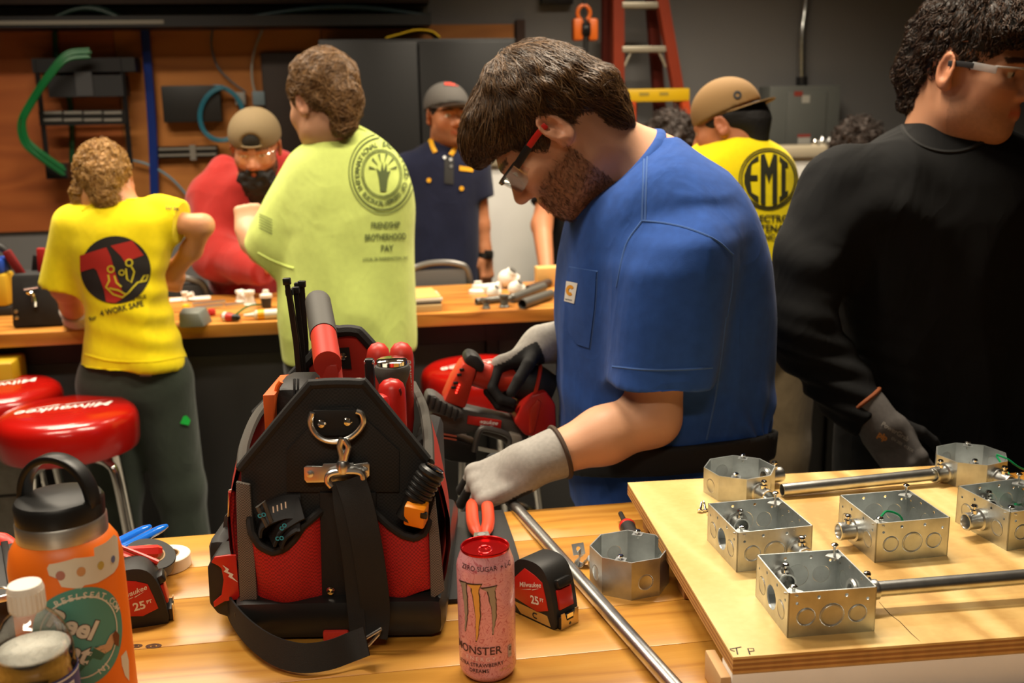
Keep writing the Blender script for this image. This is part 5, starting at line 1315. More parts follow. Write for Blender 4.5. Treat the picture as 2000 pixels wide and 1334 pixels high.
for i in range(4): lines.append(xf(text2d(('PURIFIED WATER', 'BOTTLED AT SOURCE', 'MINERALS ADDED', 'RECYCLE')[i], .0042), .0, l1 - .012 - i * .0062))
decal('label_small_print', lines, M_WHITE, lb_, pm, .004)
decal('label_barcode', [poly2d([(.0225, l1 - .040), (.033, l1 - .040), (.033, l1 - .008), (.0225, l1 - .008)])], M_WHITE, lb_, pm, .003)
decal('barcode_bars', [poly2d([(.0235, y_), (.032, y_), (.032, y_ + .0007), (.0235, y_ + .0007)]) for y_ in np.arange(l1 - .039, l1 - .010, .0016)], M_BLACKINK, lb_, cylmap(pb, lambda v: rb, pa0, .0013), .003)
decal('recycle_mark', [ring2d(.0028, .0042, 20, (.012, l1 - .034), k * 2.094, k * 2.094 + 1.6) for k in range(3)], M_WHITE, lb_, pm, .003)
decal('label_top_line', [poly2d([(-.05, l1 - .003), (.05, l1 - .003), (.05, l1 - .0015), (-.05, l1 - .0015)])], M_WHITE, lb_, pm, .004)
# ------------------------------------------------------------------ open tool bag
YF, YR = 1.18, 1.49
bb = PC(655, 1235, YF); bb[2] = TZ
bag = empty('tool_bag', bb + CF * .15, 'open black and red tool bag with a metal-hung shoulder strap', 'tool bag')
M_BAL = weave('black ballistic nylon', S(30, 29, 28), S(14, 13, 13), .75, 420, .15, .6)
M_REDN = weave('red ballistic nylon', S(186, 22, 22), S(140, 12, 12), .7, 420, .12, .5)
M_GRYN = weave('grey webbing', S(118, 108, 98), S(72, 66, 60), .8, 600, .12, .6)
M_LIN = mat('orange red lining', S(176, 40, 24), .8, bump=.1, bscale=300, var=.1)
M_WEB = mat('black webbing', S(20, 19, 18), .7, bump=.35, bscale=900, stretch=(1, 1, 3))
M_BIND = mat('black binding tape', S(26, 24, 23), .75, bump=.3, bscale=500)
pc_ = lambda pts, y: [PC(p[0], p[1], y if len(p) < 3 else p[2]) for p in pts]
# base tray
xl, xr = PC(468, 1200, YF), PC(862, 1200, YF); bw = np.linalg.norm(xr - xl); bc = (xl + xr) / 2 + CF * (YR - YF) / 2
RBg = np.stack([R0, CF, [0, 0, 1.0]], 1)
m = MB(); m.box([bc[0], bc[1], TZ + .028], (bw + .012, YR - YF + .045, .056), R=RBg, bev=.018); m.build('base_tray', M_BLACKPL, bag)
m = MB(); m.box(PC(657, 1240, YF - .020), (.032, .012, .016), R=RBg, bev=.003); m.build('base_tab', M_REDRUB, bag)
# front end panel
fo = [(474, 1205), (470, 1040), (470, 912), (500, 878), (596, 765), (618, 750), (702, 749), (722, 762), (834, 896), (846, 985), (862, 1205)]
m = MB(); m.prism(pc_(fo, YF), CF * .012); m.build('front_panel', M_BAL, bag, bev=.003)
m = MB(); m.tube(smoothpts(pc_([(470, 915), (500, 878), (596, 764), (618, 750), (702, 749), (722, 762), (834, 898)], YF + .004), 4), .0065, 8); m.build('panel_binding', M_BIND, bag)
for dx in (0,):
    m = MB(); m.prism(pc_([(560, 880), (640, 795), (690, 793), (780, 880), (780, 960), (560, 960)], YF - .001), -CF * .002); m.build('reinforcement_patch', M_BAL, bag, bev=.0005)
# rear end panel
ro = [(540, 1010), (540, 790), (560, 748), (648, 656), (664, 648), (694, 648), (712, 660), (786, 745), (800, 800), (800, 1010)]
m = MB(); m.prism(pc_(ro, YR), CF * .010); m.build('rear_panel', M_LIN, bag, bev=.002)
m = MB(); m.tube(smoothpts(pc_([(500, 810), (540, 770), (560, 748), (648, 656), (664, 647), (694, 647), (712, 660), (786, 745)], YR), 4), .009, 8); m.build('rear_binding', M_BIND, bag)
m = MB(); m.prism(pc_([(660, 680), (682, 678), (687, 720), (664, 720)], YR - .002), -CF * .002); rp_ = m.build('rear_patch', M_BLACKRUB, bag)
m = MB(); m.lathe([(.004, 0), (.0055, .001), (.003, .003), (0, .0032)], PC(670, 696, YR - .006), 14, frame(-CF)); m.build('rivet', M_CHROME, rp_)
# side walls: sheets from top curve down to the tray
def wall(name, top, m_, out, parent=bag):
    T = smoothpts([PC(*t) for t in top], 5); v = []; n = len(T)
    for i, p in enumerate(T):
        b = np.array([p[0], p[1], TZ + .04]); c = np.asarray(out)
        for q in range(6):
            t = q / 5; v.append(p * (1 - t) + b * t + c * .018 * math.sin(pi * t))
    f = [(i * 6 + q, i * 6 + q + 1, i * 6 + 7 + q, i * 6 + 6 + q) for i in range(n - 1) for q in range(5)]
    k = len(v); th = np.asarray(out) * .006; v = v + [p + th for p in v]; f2 = [tuple(x + k for x in q[::-1]) for q in f]
    m = MB(); m.add(v, f + f2); return m.build(name, m_, parent), T
lt = [(472, 912, YF + .008), (478, 868, YF + .08), (500, 815, YF + .17), (532, 778, YR)]
rt = [(838, 905, YF + .008), (836, 850, YF + .08), (826, 795, YF + .17), (806, 752, YR)]
_, T1 = wall('side_wall', lt, M_LIN, -R0); _, T2 = wall('side_wall', rt, M_LIN, R0)
for T in (T1, T2):
    m = MB(); m.tube(T, .007, 8); m.build('rim_binding', mat('grey binding', S(66, 62, 56), .8, bump=.3, bscale=500), bag)
m = MB(); o = PC(425, 1120, YF + .17); m.box([o[0] + .036, o[1] - .02, TZ + .06], (.03, .2, .09), R=RBg, bev=.016); m.build('outer_side_pocket', M_BLACKRUB, bag)
m = MB(); o = PC(868, 1120, YF + .17); m.box([o[0] - .02, o[1], TZ + .10], (.035, .26, .2), R=RBg, bev=.014); m.build('outer_side_pocket', M_BAL, bag)
m = MB(); m.prism(pc_([(438, 1010), (448, 1000), (456, 1090), (428, 1090)], YF + .10), CF * .01); m.build('pocket_strap', M_GREYRUB, bag)
# corner bumper with red plate and bolt mark
m = MB(); m.prism(pc_([(414, 1088), (448, 1083), (470, 1090), (478, 1195), (470, 1215), (424, 1200), (408, 1180), (404, 1110)], YF + .012), CF * .05); bp_ = m.build('corner_bumper', M_BLACKRUB, bag, bev=.006)
m = MB(); m.prism(pc_([(414, 1096), (420, 1086), (448, 1082), (462, 1082), (470, 1168), (440, 1172), (420, 1184), (418, 1174), (434, 1160), (438, 1130), (434, 1108), (428, 1103)], YF + .008), -CF * .004); rpl = m.build('red_plate', M_RED, bp_, bev=.001)
mp = flatmap(PC(450, 1120, YF + .0035), R0, (0, 0, 1), .0006)
decal('bolt_mark', [poly2d([(-.009, .012), (-.001, .006), (-.003, .003), (.004, -.001), (.002, -.004), (.009, -.012), (-.003, -.004), (-.001, -.001), (-.008, .003), (-.005, .006)])], M_WHITE, rpl, mp)
m = MB(); m.prism(pc_([(445, 958), (453, 955), (454, 1008), (444, 1010)], YF + .02), CF * .003); m.build('zip_puller', M_NICKEL, bag, bev=.0008)
m = MB(); m.tube(smoothpts(pc_([(452, 960, YF + .02), (458, 1040, YF + .02), (466, 1120, YF + .015)], YF), 4), .004, 8); m.build('zip_seam', M_REDN, bag)
# front pockets: bulged panels with bound scooped mouths
def resamp(pts, n):
    P = np.array(pts, float); s_ = np.r_[0, np.cumsum(np.linalg.norm(np.diff(P, axis=0), axis=1))]; t = np.linspace(0, s_[-1], n)
    return np.stack([np.interp(t, s_, P[:, i]) for i in range(2)], 1)
def pocket(top, bot, bulge):
    n, k = 22, 12; A_, B_ = resamp(top, n), resamp(bot, n); v = []
    for i in range(n):
        for q in range(k):
            t = q / (k - 1); px, py = A_[i] * (1 - t) + B_[i] * t; s_ = i / (n - 1)
            off = bulge * (math.sin(pi * s_) ** .6) * (.75 + .5 * t - .9 * t ** 3) + .002
            v.append(PC(px, py, YF - .001) - CF * (off + .0012 * math.sin(9 * s_ + 4 * t)))
    f = [(i * k + q, i * k + q + 1, (i + 1) * k + q + 1, (i + 1) * k + q) for i in range(n - 1) for q in range(k - 1)]
    g = len(v); v2 = [p + CF * .003 for p in v]; m = MB(); m.add(v + v2, f + [tuple(x + g for x in q[::-1]) for q in f]); po = m.build('front_pocket', M_REDN, bag)
    m = MB(); m.tube([v[i * k] for i in range(n)], .0052, 8); m.build('pocket_binding', M_BIND, po); return [v[i * k] for i in range(n)]
pocket([(489, 1002), (497, 1032), (515, 1056), (540, 1067), (562, 1060), (580, 1042), (596, 1018), (627, 996)], [(505, 1176), (560, 1176), (634, 1169)], .022)
pocket([(728, 992), (748, 1004), (768, 1020), (790, 1035), (812, 1041), (830, 1032), (840, 1008)], [(734, 1163), (790, 1160), (846, 1145)], .020)
# centre strip, side webbing
m = MB(); m.prism(pc_([(625, 960), (735, 960), (738, 1236), (632, 1240)], YF - .002), -CF * .004); cs = m.build('centre_strip', M_WEB, bag, bev=.001)
m = MB(); m.lathe([(.0045, 0), (.0055, .001), (.004, .003), (0, .0034)], PC(646, 1154, YF - .006), 16, frame(-CF)); m.build('rivet', M_CHROME, cs)
for poly in ([(463, 938), (490, 944), (498, 1060), (506, 1200), (472, 1196), (466, 1060)], [(838, 1012), (850, 968), (860, 1060), (868, 1150), (842, 1168)]):
    m = MB(); m.prism(pc_(poly, YF - .004), -CF * .006); m.build('side_webbing', M_GRYN, bag, bev=.001)
# hardware: D-ring, rivets, swivel clip, plate, hook
yh = YF - .012
m = MB(); m.tube(smoothpts(pc_([(610, 806), (606, 822), (612, 842), (630, 858), (655, 863), (680, 857), (700, 842), (710, 824), (706, 808), (696, 803)], yh), 4), .0034, 10); m.build('d_ring', M_NICKEL, bag)
m = MB(); m.prism(pc_([(612, 800), (700, 800), (704, 845), (690, 850), (616, 850)], YF - .004), -CF * .003); m.build('ring_tab', M_WEB, bag, bev=.001)
for p in ((628, 828), (679, 824)):
    m = MB(); m.lathe([(.0052, 0), (.0056, .001), (.004, .003), (0, .0036)], PC(*p, YF - .007), 18, frame(-CF)); m.build('rivet', M_CHROME, bag)
m = MB(); plate_pts = [(594, 912), (600, 909), (630, 910), (632, 905), (690, 903), (692, 906), (718, 902), (722, 906), (722, 928), (716, 934), (690, 935), (640, 941), (600, 942), (595, 936)]
m.prism(pc_(plate_pts, YF - .010), -CF * .002); pl = m.build('strap_plate', M_NICKEL, bag, bev=.0006)
for p in ((605, 926), (713, 919)):
    m = MB(); m.lathe([(.004, 0), (.0044, .001), (.002, .002), (0, .0022)], PC(*p, YF - .0125), 14, frame(-CF)); m.build('rivet', M_NICKEL, pl)
ck = MB(); ck.tube(smoothpts(pc_([(668, 856), (664, 872), (668, 890), (667, 905)], yh - .006), 4), .004, 10); ck.tube(smoothpts(pc_([(672, 858), (680, 872), (676, 888), (672, 905)], yh - .006), 4), .0038, 10); ck.build('swivel_clip', M_NICKEL, bag)
m = MB(); m.lathe([(.006, -.008), (.008, -.004), (.008, .004), (.006, .008)], PC(670, 912, yh - .006), 16); m.build('swivel_barrel', M_NICKEL, bag)
m = MB(); m.tube(smoothpts(pc_([(648, 950), (640, 940), (642, 928), (656, 922), (690, 920), (706, 924), (710, 936)], yh - .008), 4), .0042, 10); m.build('strap_hook', M_NICKEL, bag)
# shoulder strap: down the front, through a slide, round on the bench
sp_ = MB(); sp_.ribbon(smoothpts([PC(684, 935, YF - .022), PC(700, 985, YF - .032), PC(716, 1060, YF - .040), PC(728, 1140, YF - .042), PC(733, 1200, YF - .040), PC(728, 1245, YF - .045)], 5), None, .036, .0022, R0); stp = sp_.build('shoulder_strap', M_WEB, bag, sharp=80)
sp_ = MB(); sp_.ribbon(smoothpts([PC(664, 940, YF - .020), PC(670, 1000, YF - .030), PC(684, 1080, YF - .036), PC(692, 1160, YF - .038), PC(700, 1240, YF - .045)], 5), None, .020, .0022, R0); sp_.build('strap_return', M_WEB, stp, sharp=80)
zz = TZ + .022
L_ = [PZ(716, 1252, zz + .012), PZ(690, 1262, zz + .004), PZ(640, 1280, zz), PZ(585, 1285, zz), PZ(530, 1268, zz + .003), PZ(482, 1232, zz + .008), PZ(450, 1190, zz + .012), PZ(436, 1150, zz + .02)]
sp_ = MB(); P_ = smoothpts(L_, 5); sp_.ribbon(P_, None, .034, .0022, [np.array([0, 0, 1.0]) + (CF * .5 + R0 * .1) * (1 - i / len(P_)) - CF * .0 for i in range(len(P_))]); sp_.build('strap_loop', M_WEB, stp, sharp=80)
m = MB(); q = [PC(x, y, YF - .050) for x, y in ((682, 1279), (712, 1248), (745, 1228), (740, 1238), (722, 1258), (690, 1281))]
m.tube(q, .0022, 8, closed=True); m.build('slide_buckle', M_NICKEL, stp)
# handle
hp0, hp1, hp2 = PC(640, 712, 1.215), PC(632, 655, 1.33), PC(621, 590, 1.455); d1 = (hp1 - hp0); 
m = MB(); m.tube([hp0, hp1], .0172, 28); hb = m.build('handle_tube', M_REDRUB, bag)
m = MB(); P_ = smoothpts([hp1 - d1 * .02, hp1 * .5 + hp2 * .5, hp2], 4); m.tube(P_ + [hp2 + (hp2 - hp1) * .05, hp2 + (hp2 - hp1) * .08], [.0184] * len(P_) + [.0155, .009], 28); m.build('handle_grip', M_GREYRUB, bag)
m = MB(); m.prism([hp0 + R0 * x + np.array([0, 0, z]) for x, z in ((-.012, 0), (.012, 0), (.014, -.045), (-.010, -.045))], CF * .03); m.build('handle_bracket', M_REDRUB, bag, bev=.003)
m = MB(); m.tube([hp2 + (hp2 - hp1) * .03, PC(632, 680, YR - .01)], .009, 10); m.build('handle_bracket', M_REDRUB, bag)

# ------------------------------------------------------------------ tools standing in the bag
def handle_tool(name, top, bot, prof, m_, label, cat='screwdriver', seg=24, ell=None):
    top = np.asarray(top, float); bot = np.asarray(bot, float); d = bot - top; L = np.linalg.norm(d); t = empty(name, bot, label, cat)
    m = MB(); m.lathe([(r_, h * L) for r_, h in prof], top, seg, frame(d)); m.build('handle', m_, t)
    m = MB(); m.tube([bot - d * .02, bot + d / L * max(.02, (bot[2] - TZ - .08))], .004, 8); m.build('shaft', M_CHROME, t)
    return t
RNDP = [(.0, 0), (.009, .02), (.0145, .07), (.0165, .14), (.0165, .3), (.0155, .5), (.0150, .8), (.012, .95), (.008, 1)]
big_ = lambda k: [(r_ * k, h) for r_, h in RNDP]
h = handle_tool('screwdriver', PC(763, 738, 1.26), PC(776, 905, 1.235), big_(1.05), M_RED, 'red round-topped screwdriver handle standing right of the bag panel')
m = MB(); m.prism([PC(x, y, 1.243) for x, y in ((777, 762), (782, 758), (785, 768), (782, 780), (778, 778))], CF * .006); m.build('slot', mat('dark red recess', S(90, 10, 8), .5), h, bev=.001)
handle_tool('screwdriver', PC(733, 768, 1.215), PC(742, 880, 1.205), big_(1.0), M_RED, 'low red screwdriver handle peeking over the bag front')
def bighandle(x, y, yy, lb, txt):
    t = handle_tool('cutter', PC(x, y, yy), PC(x + 6, y + 190, yy - .02), big_(1.02), M_REDRUB, lb, 'cutter')
    m = MB(); o = PC(x - 8, y + 42, yy - .010); m.box(o, (.016, .014, .018), R=RBg, bev=.004); m.build('inset', M_BLACKRUB, t)
    if txt:
        decal('handle_lettering', [xf(text2d('Milwaukee', .014, .02, .3), 0, 0, pi / 2)], M_WHITE, t, flatmap(PC(x + 15, y + 78, yy - .017), R0, (0, 0, 1), .0005))
    return t
bighandle(738, 668, 1.43, 'red and black handle at the back beside the rear panel', False); bighandle(783, 667, 1.40, 'tall red lettered handle at the right rear of the bag', True)
tp = PC(765, 702, 1.33); t = empty('nut_driver', tp - [0, 0, .1], 'grey flared driver handle with a chrome striking cap', 'screwdriver')
m = MB(); m.lathe([(.0, -.004), (.016, -.004), (.0225, -.008), (.0245, -.013), (.0225, -.022), (.0175, -.035), (.0165, -.07), (.015, -.12)], tp, 32, np.diag([1, 1, 1.0])); m.build('handle', M_GREYRUB, t)
m = MB(); m.lathe([(.0205, -.006), (.0208, -.001), (.018, .001), (.0, .0015)], tp, 32); m.build('striking_cap', M_CHROME, t)
tp = PC(695, 748, 1.28); t = empty('marker_tin', tp - [0, 0, .06], 'round tin with a bright white lid inside the bag', 'tin')
m = MB(); m.lathe([(.019, -.08), (.019, -.006), (.0195, -.004), (.0195, 0), (.018, .002), (0, .002)], tp, 28); m.build('lid', M_WHITEPL, t)
m = MB(); m.lathe([(.0188, -.09), (.0188, -.03)], tp, 28); m.build('tin_body', M_CHROME, t)
m = MB(); A_ = PC(722, 722, 1.27); m.box(A_ + [0, 0, -.02], (.012, .012, .07), R=RBg, bev=.003); c0 = m.build('clip_tool', M_BLACKPL); tag(c0, 'black clip with a metal tip beside the white-lidded tin', 'clip')
m = MB(); m.box(A_ + [0, 0, .010], (.013, .011, .006), R=RBg, bev=.002); m.build('tip', M_NICKEL, c0)
# zip case and orange folder on the left
cs_ = empty('zip_case', PC(585, 860, 1.3), 'black zippered case with orange piping inside the bag', 'case')
o = PC(590, 800, 1.275); m = MB(); m.box(o + [0, 0, -.028], (.056, .09, .14), R=RBg, bev=.014); m.build('case_shell', mat('black leatherette', S(30, 28, 27), .5, bump=.3, bscale=250), cs_)
for x in (575, 582):
    m = MB(); m.tube([PC(x, 740, 1.235), PC(x, 760, 1.228), PC(x - 1, 850, 1.228)], .0016, 6); m.build('zip', M_BLKMET, cs_)
m = MB(); m.tube(smoothpts([PC(549, 745, 1.235), PC(541, 760, 1.235), PC(537, 800, 1.235), PC(536, 850, 1.235)], 4), .0032, 8); m.build('piping', mat('orange piping', S(226, 104, 34), .5), cs_)
m = MB(); m.tube([PC(621, 738, 1.24), PC(622, 760, 1.235)], .003, 8); m.build('piping', MATS['orange piping'], cs_)
m = MB(); m.prism(pc_([(513, 772), (536, 771), (530, 880), (520, 880)], 1.215), CF * .10); tag(m.build('orange_folder', mat('orange card', S(214, 92, 30), .55), bev=.001), 'orange card folder standing at the left of the bag', 'folder')
# cable ties
for i, (hx, hy, bx_, by_) in enumerate(((561, 555, 588, 715), (566, 576, 592, 715), (578, 572, 596, 715), (590, 560, 600, 715), (583, 563, 604, 715))):
    yy = 1.45 + .012 * i; t = empty('cable_tie', PC(bx_, by_, yy), ('leftmost and tallest black cable tie sticking out of the bag', 'low-headed black cable tie just right of the leftmost one', 'black cable tie in the middle of the bunch', 'rightmost black cable tie with its head raised', 'black cable tie hidden behind the middle of the bunch')[i], 'cable tie', 'cable ties')
    A_, B_ = PC(hx, hy, yy), PC(bx_, by_ + 60, yy); d = (A_ - B_) / np.linalg.norm(A_ - B_)
    m = MB(); m.ribbon([B_, (A_ + B_) / 2 + R0 * .002, A_], None, .0075, .0018, R0); m.build('strap', M_BLACKPL, t)
    m = MB(); m.box(A_ + d * .004, (.011, .009, .010), R=frame(d, R0), bev=.0015); m.build('head', M_BLACKPL, t)
# flashlight and orange gadget in the right pocket
fl = empty('flashlight', PC(822, 985, YF - .02), 'black ribbed flashlight head over the right pocket', 'flashlight')
a_, b_ = PC(848, 914, YF - .012), PC(806, 985, YF - .02); d = (b_ - a_) / np.linalg.norm(b_ - a_); L = np.linalg.norm(b_ - a_)
pr = [(.0, 0), (.013, .001), (.0165, .004), (.017, .008)]
for k in range(5): z_ = .012 + k * .0066; pr += [(.0150, z_), (.0172, z_ + .0014), (.0172, z_ + .0040), (.0150, z_ + .0052)]
pr += [(.013, .048), (.012, .056), (.012, L + .02)]
m = MB(); m.lathe(pr, a_, 28, frame(d)); m.build('body', M_BLACKPL, fl, sharp=25)
m = MB(); m.lathe([(.0125, 0), (.0125, -.0015), (.010, -.002), (0, -.002)], a_, 24, frame(d)); m.build('tail_cap', mat('dark chrome', (.2, .22, .24), .15, 1.0), fl)
og = empty('orange_gadget', PC(815, 1010, YF - .025), 'small orange gadget poking out of the right pocket', 'gadget')
Ro = frame(np.array([.12, 0, 1]) - CF * .35, R0 * .97 - CF * .25); m = MB(); m.box(PC(813, 1002, YF - .028), (.026, .02, .03), R=Ro, bev=.003); m.build('case', mat('orange plastic', S(240, 140, 20), .35), og)
m = MB(); m.lathe([(.0035, 0), (.0035, .001), (.0022, .001), (.0022, 0)], PC(815, 984, YF - .030), 16, Ro, True); m.build('button', M_NICKEL, og)
m = MB(); m.box(PC(828, 1006, YF - .04), (.009, .006, .009), R=Ro, bev=.002); m.build('lens', M_BLACKPL, og)
# folded strap in the left pocket
fs = empty('folded_strap', PC(545, 1040, YF - .02), 'folded black strap with blue print and grey buckle in the left pocket', 'strap')
M_BST = mat('printed black strap', S(22, 22, 24), .7)
for k, pts in enumerate(([(506, 1040), (516, 1010), (552, 992), (586, 990)], [(530, 1055), (548, 1020), (575, 1000), (590, 992)], [(545, 1060), (556, 1034), (574, 1018), (586, 1015)])):
    m = MB(); m.ribbon(smoothpts([PC(x, y, YF - .012 - .004 * k) for x, y in pts], 5), None, .03, .003, CF * .5 + np.array([0, 0, 1.0]) * .6); m.build('strap_fold', M_BST, fs, sharp=80)
m = MB(); m.tube([PC(x, y, YF - .028) for x, y in ((503, 990), (515, 980), (530, 1018), (522, 1028))], .0028, 8, closed=True); m.build('buckle', M_GREYRUB, fs)
for (x, y, r_) in ((511, 1005, .3), (552, 1028, .8), (546, 1050, .1)):
    decal('blue_print', [xf(text2d('co', .011, .02), 0, 0, r_)], mat('blue print', S(40, 150, 180), .6), fs, flatmap(PC(x, y, YF - .032), R0, (0, 0, 1), .0005))
for k in range(4):
    decal('white_tick', [poly2d([(-.0008, -.004), (.0008, -.004), (.0008, .004), (-.0008, .004)])], M_WHITE, fs, flatmap(PC(534 + k * 8, 995 - k * 3, YF - .032), R0, (0, 0, 1), .0005))
# ------------------------------------------------------------------ people
def dc(r, f, u): return R0 * r + CF * f + np.array([0, 0, 1.0]) * u          # right, away, up as seen
def inv(c, R, s): return lambda P: ((np.asarray(P) - c) @ R) / s
SK1 = S(200, 150, 118); SK2 = S(186, 122, 84)
def patch(name, shapes, m_, parent, bvh, off=.0018, step=9):
    """print on a garment; shapes in picture coordinates, laid on the cloth surface"""
    def mp(u, v):
        h, n = pixhit(bvh, u, v); return None if h is None else h + n * off
    return decal(name, [(np.asarray(v, float) * 1.0, [tuple(reversed(q)) for q in f]) for v, f in shapes], m_, parent, mp, step)
def seam(name, px, m_, parent, bvh, r=.0016):
    pts = []
    for x, y in smoothpts([(p[0], p[1], 0) for p in px], 5) and [(q[0], q[1]) for q in smoothpts([(p[0], p[1], 0) for p in px], 5)]:
        h, n = pixhit(bvh, x, y)
        if h is not None: pts.append(h - n * r * .25)
    if len(pts) > 2: m = MB(); m.tube(pts, r, 6); return m.build(name, m_, parent)
def px_text(s_, size, x, y, rot=0.0, bold=.02, shear=0.0, sx=1.0):
    """letters in picture coordinates (y down); size in pixels"""
    v, f = text2d(s_, size, bold, shear, sx=sx); v = np.stack([v[:, 0], -v[:, 1]], 1); c, q = math.cos(rot), math.sin(rot)
    return np.stack([v[:, 0] * c - v[:, 1] * q + x, v[:, 0] * q + v[:, 1] * c + y], 1), f
def px_arc(s_, cx, cy, r, a_mid, size, rx=1.0, span=None, inward=False):
    out = []
    for v, f in arctext(s_, r, a_mid, size, .02, span, inward): out.append((np.stack([cx + v[:, 0] * rx, cy - v[:, 1]], 1), f))
    return out
def pxs(sh, cx, cy, rx=1.0, rot=0.0):
    v, f = sh; v = np.asarray(v); c, q = math.cos(rot), math.sin(rot); x = v[:, 0] * rx; y = -v[:, 1]
    return np.stack([cx + x * c - y * q, cy + x * q + y * c], 1), f
def hair_sd(c, R, s, grow=1.0, top=.0, fringe=0.0, nape=0.0, sides=1.0, back=0.0):
    """cap of hair: grown skull shell with hairline cut at brow, temples and ears"""
    H = SD(); T = lambda p: c + R @ (np.array(p, float) * s)
    H.ell(T((0, -.016 - back, .046 + top)), np.array((.087 * sides, .112 + back, .098 + top)) * grow * s, R, .02)
    if fringe: H.ell(T((0, .058, .080)), np.array((.066, .06, .044)) * s * (1 + fringe), R, .03)
    H.cone(T((0, -.085, -.01)), T((0, -.078, -.055 - nape)), .055 * s, .040 * s, .03)
    H.ell(T((0, .095, -.033)), np.array((.10, .082, .090)) * s, R, .012, 'sub')
    H.ell(T((0, .03, -.13)), np.array((.12, .09, .09)) * s, R, .012, 'sub')
    for q in (-1, 1): H.ell(T((q * .095, -.012, -.012)), np.array((.035, .028, .042)) * s, R, .008, 'sub')
    return H, T
def cap_sd(c, R, s, back=False, flat=False):
    H = SD(); T = lambda p: c + R @ (np.array(p, float) * s)
    H.ell(T((0, -.010, .050)), np.array((.091, .110, .090 if not flat else .098)) * s, R, .01)
    H.half(T((0, 0, .034)), R @ np.array([0, .22 if not back else -.12, -1.0]))
    return H, T
def brim(c, R, s, m_, parent, back=False, ln=.085, wd=.078, up=0.0, flat=.012):
    v = []; f = []; n, k = 15, 6; sg = -1 if back else 1
    for j in (0, 1):
        for i in range(n):
            a = pi * i / (n - 1)
            for q in range(k):
                t = q / (k - 1); x = math.cos(a) * (.088 * (1 - t) + wd * t) ; y = sg * ((math.sin(a) * .095) * (1 - t) + t * (math.sin(a) ** .6) * (.09 + ln))
                z = .036 + up * t - flat * t * (x / .08) ** 2 + (.003 if j else 0) + (-.004 * t)
                v.append(c + R @ (np.array([x, y, z]) * s))
    N_ = n * k
    for i in range(n - 1):
        for q in range(k - 1):
            a = (i * k + q, i * k + q + 1, i * k + k + q + 1, i * k + k + q); f.append(a); f.append(tuple(x + N_ for x in a[::-1]))
    for i in range(n - 1): f.append((i * k + k - 1, i * k + k - 1 + N_, (i + 1) * k + k - 1 + N_, (i + 1) * k + k - 1))
    m = MB(); m.add(v, f); return m.build('brim', m_, parent)
def legs(parent, hx, hy, hz, m_, w_=.10, r0=.092, shoe=M_BLACKRUB, lean=0.0, h=.008, yaw=0.0, spread=0.0, feet=None, belt=None, hipr=None):
    """trousers from the hips to the floor, and shoes"""
    S_ = SD(); c = np.array([hx, hy, hz]); e = np.array([math.cos(yaw), math.sin(yaw), 0])
    S_.ell(c - [0, 0, .02], (hipr or w_ * 1.65, w_ * 1.35, .15), None, .03)
    for i, q in enumerate((-1, 1)):
        a = c + e * q * w_ * .82 - [0, 0, .06]; k = np.array([a[0] + q * spread * .5, a[1] + .02, hz * .53]); b = np.array([a[0] + q * spread, a[1] + .03, .09])
        S_.cone(a, k, r0, r0 * .78, .05); S_.cone(k, b, r0 * .78, r0 * .66, .03, flat=True)
        m = MB(); f_ = np.array([-e[1], e[0], 0]) * (1 if lean >= 0 else -1)
        H = SD(); H.cone([b[0], b[1], .05], np.array([b[0], b[1], .04]) + f_ * .13, .045, .04, .02); H.half((0, 0, .002), (0, 0, -1)); o = obj('shoe', H.mesh(.009, 1), shoe, parent)
    S_.half((0, 0, hz + .09), (0, 0, 1))
    return obj('trousers', wrinkle(S_.mesh(h, 2), .004, 8, hx), m_, parent, sharp=180)
def glove(parent, wrist, R, arm, s=1.0, c_back=S(150, 146, 138), c_palm=S(24, 23, 23), trim=S(64, 48, 36), name='glove', cuff=True, zc=-.002, **kw):
    """knit glove with dipped palm: colour by side of the hand"""
    S_ = SD(); T = hand_ops(S_, wrist, R, s, **kw); wr = np.asarray(wrist, float); ad = np.asarray(arm, float) - wr; ad /= np.linalg.norm(ad)
    if cuff: S_.cone(wr - ad * .0, wr + ad * .052 * s, .036 * s, .041 * s, .02, flat=True)
    vf = S_.mesh(.0026, 1); P = vf[0]; L = ((P - wr) @ R) / s; N = normals(*vf) @ R
    C = np.tile(np.array(c_back), (len(P), 1)) * (1 + .12 * nz(P, 260))[:, None]
    pm = (L[:, 1] > .012) & ((L[:, 2] < zc + .004 * np.sin(L[:, 1] * 60)) | (L[:, 1] > .135) | ((L[:, 0] > .05) & (L[:, 1] > .06)))
    C[pm] = np.array(c_palm) * (1 + .2 * nz(P[pm], 200))[:, None]
    o = obj(name, vf, mat('knit glove', (.5, .5, .5), .75, attr=True, bump=.35, bscale=900), parent, sharp=180, cols=C)
    if cuff:
        m = MB(); c_ = wr + ad * .052 * s; Rf = frame(ad); m.tube([c_ + Rf @ np.array([.041 * s * math.cos(t), .041 * s * math.sin(t), 0]) for t in np.linspace(0, 2 * pi, 28)[:-1]], .0042, 8, closed=True); m.build('cuff_trim', mat('cuff trim %d' % int(trim[0] * 1000), trim, .8), o)
    return o
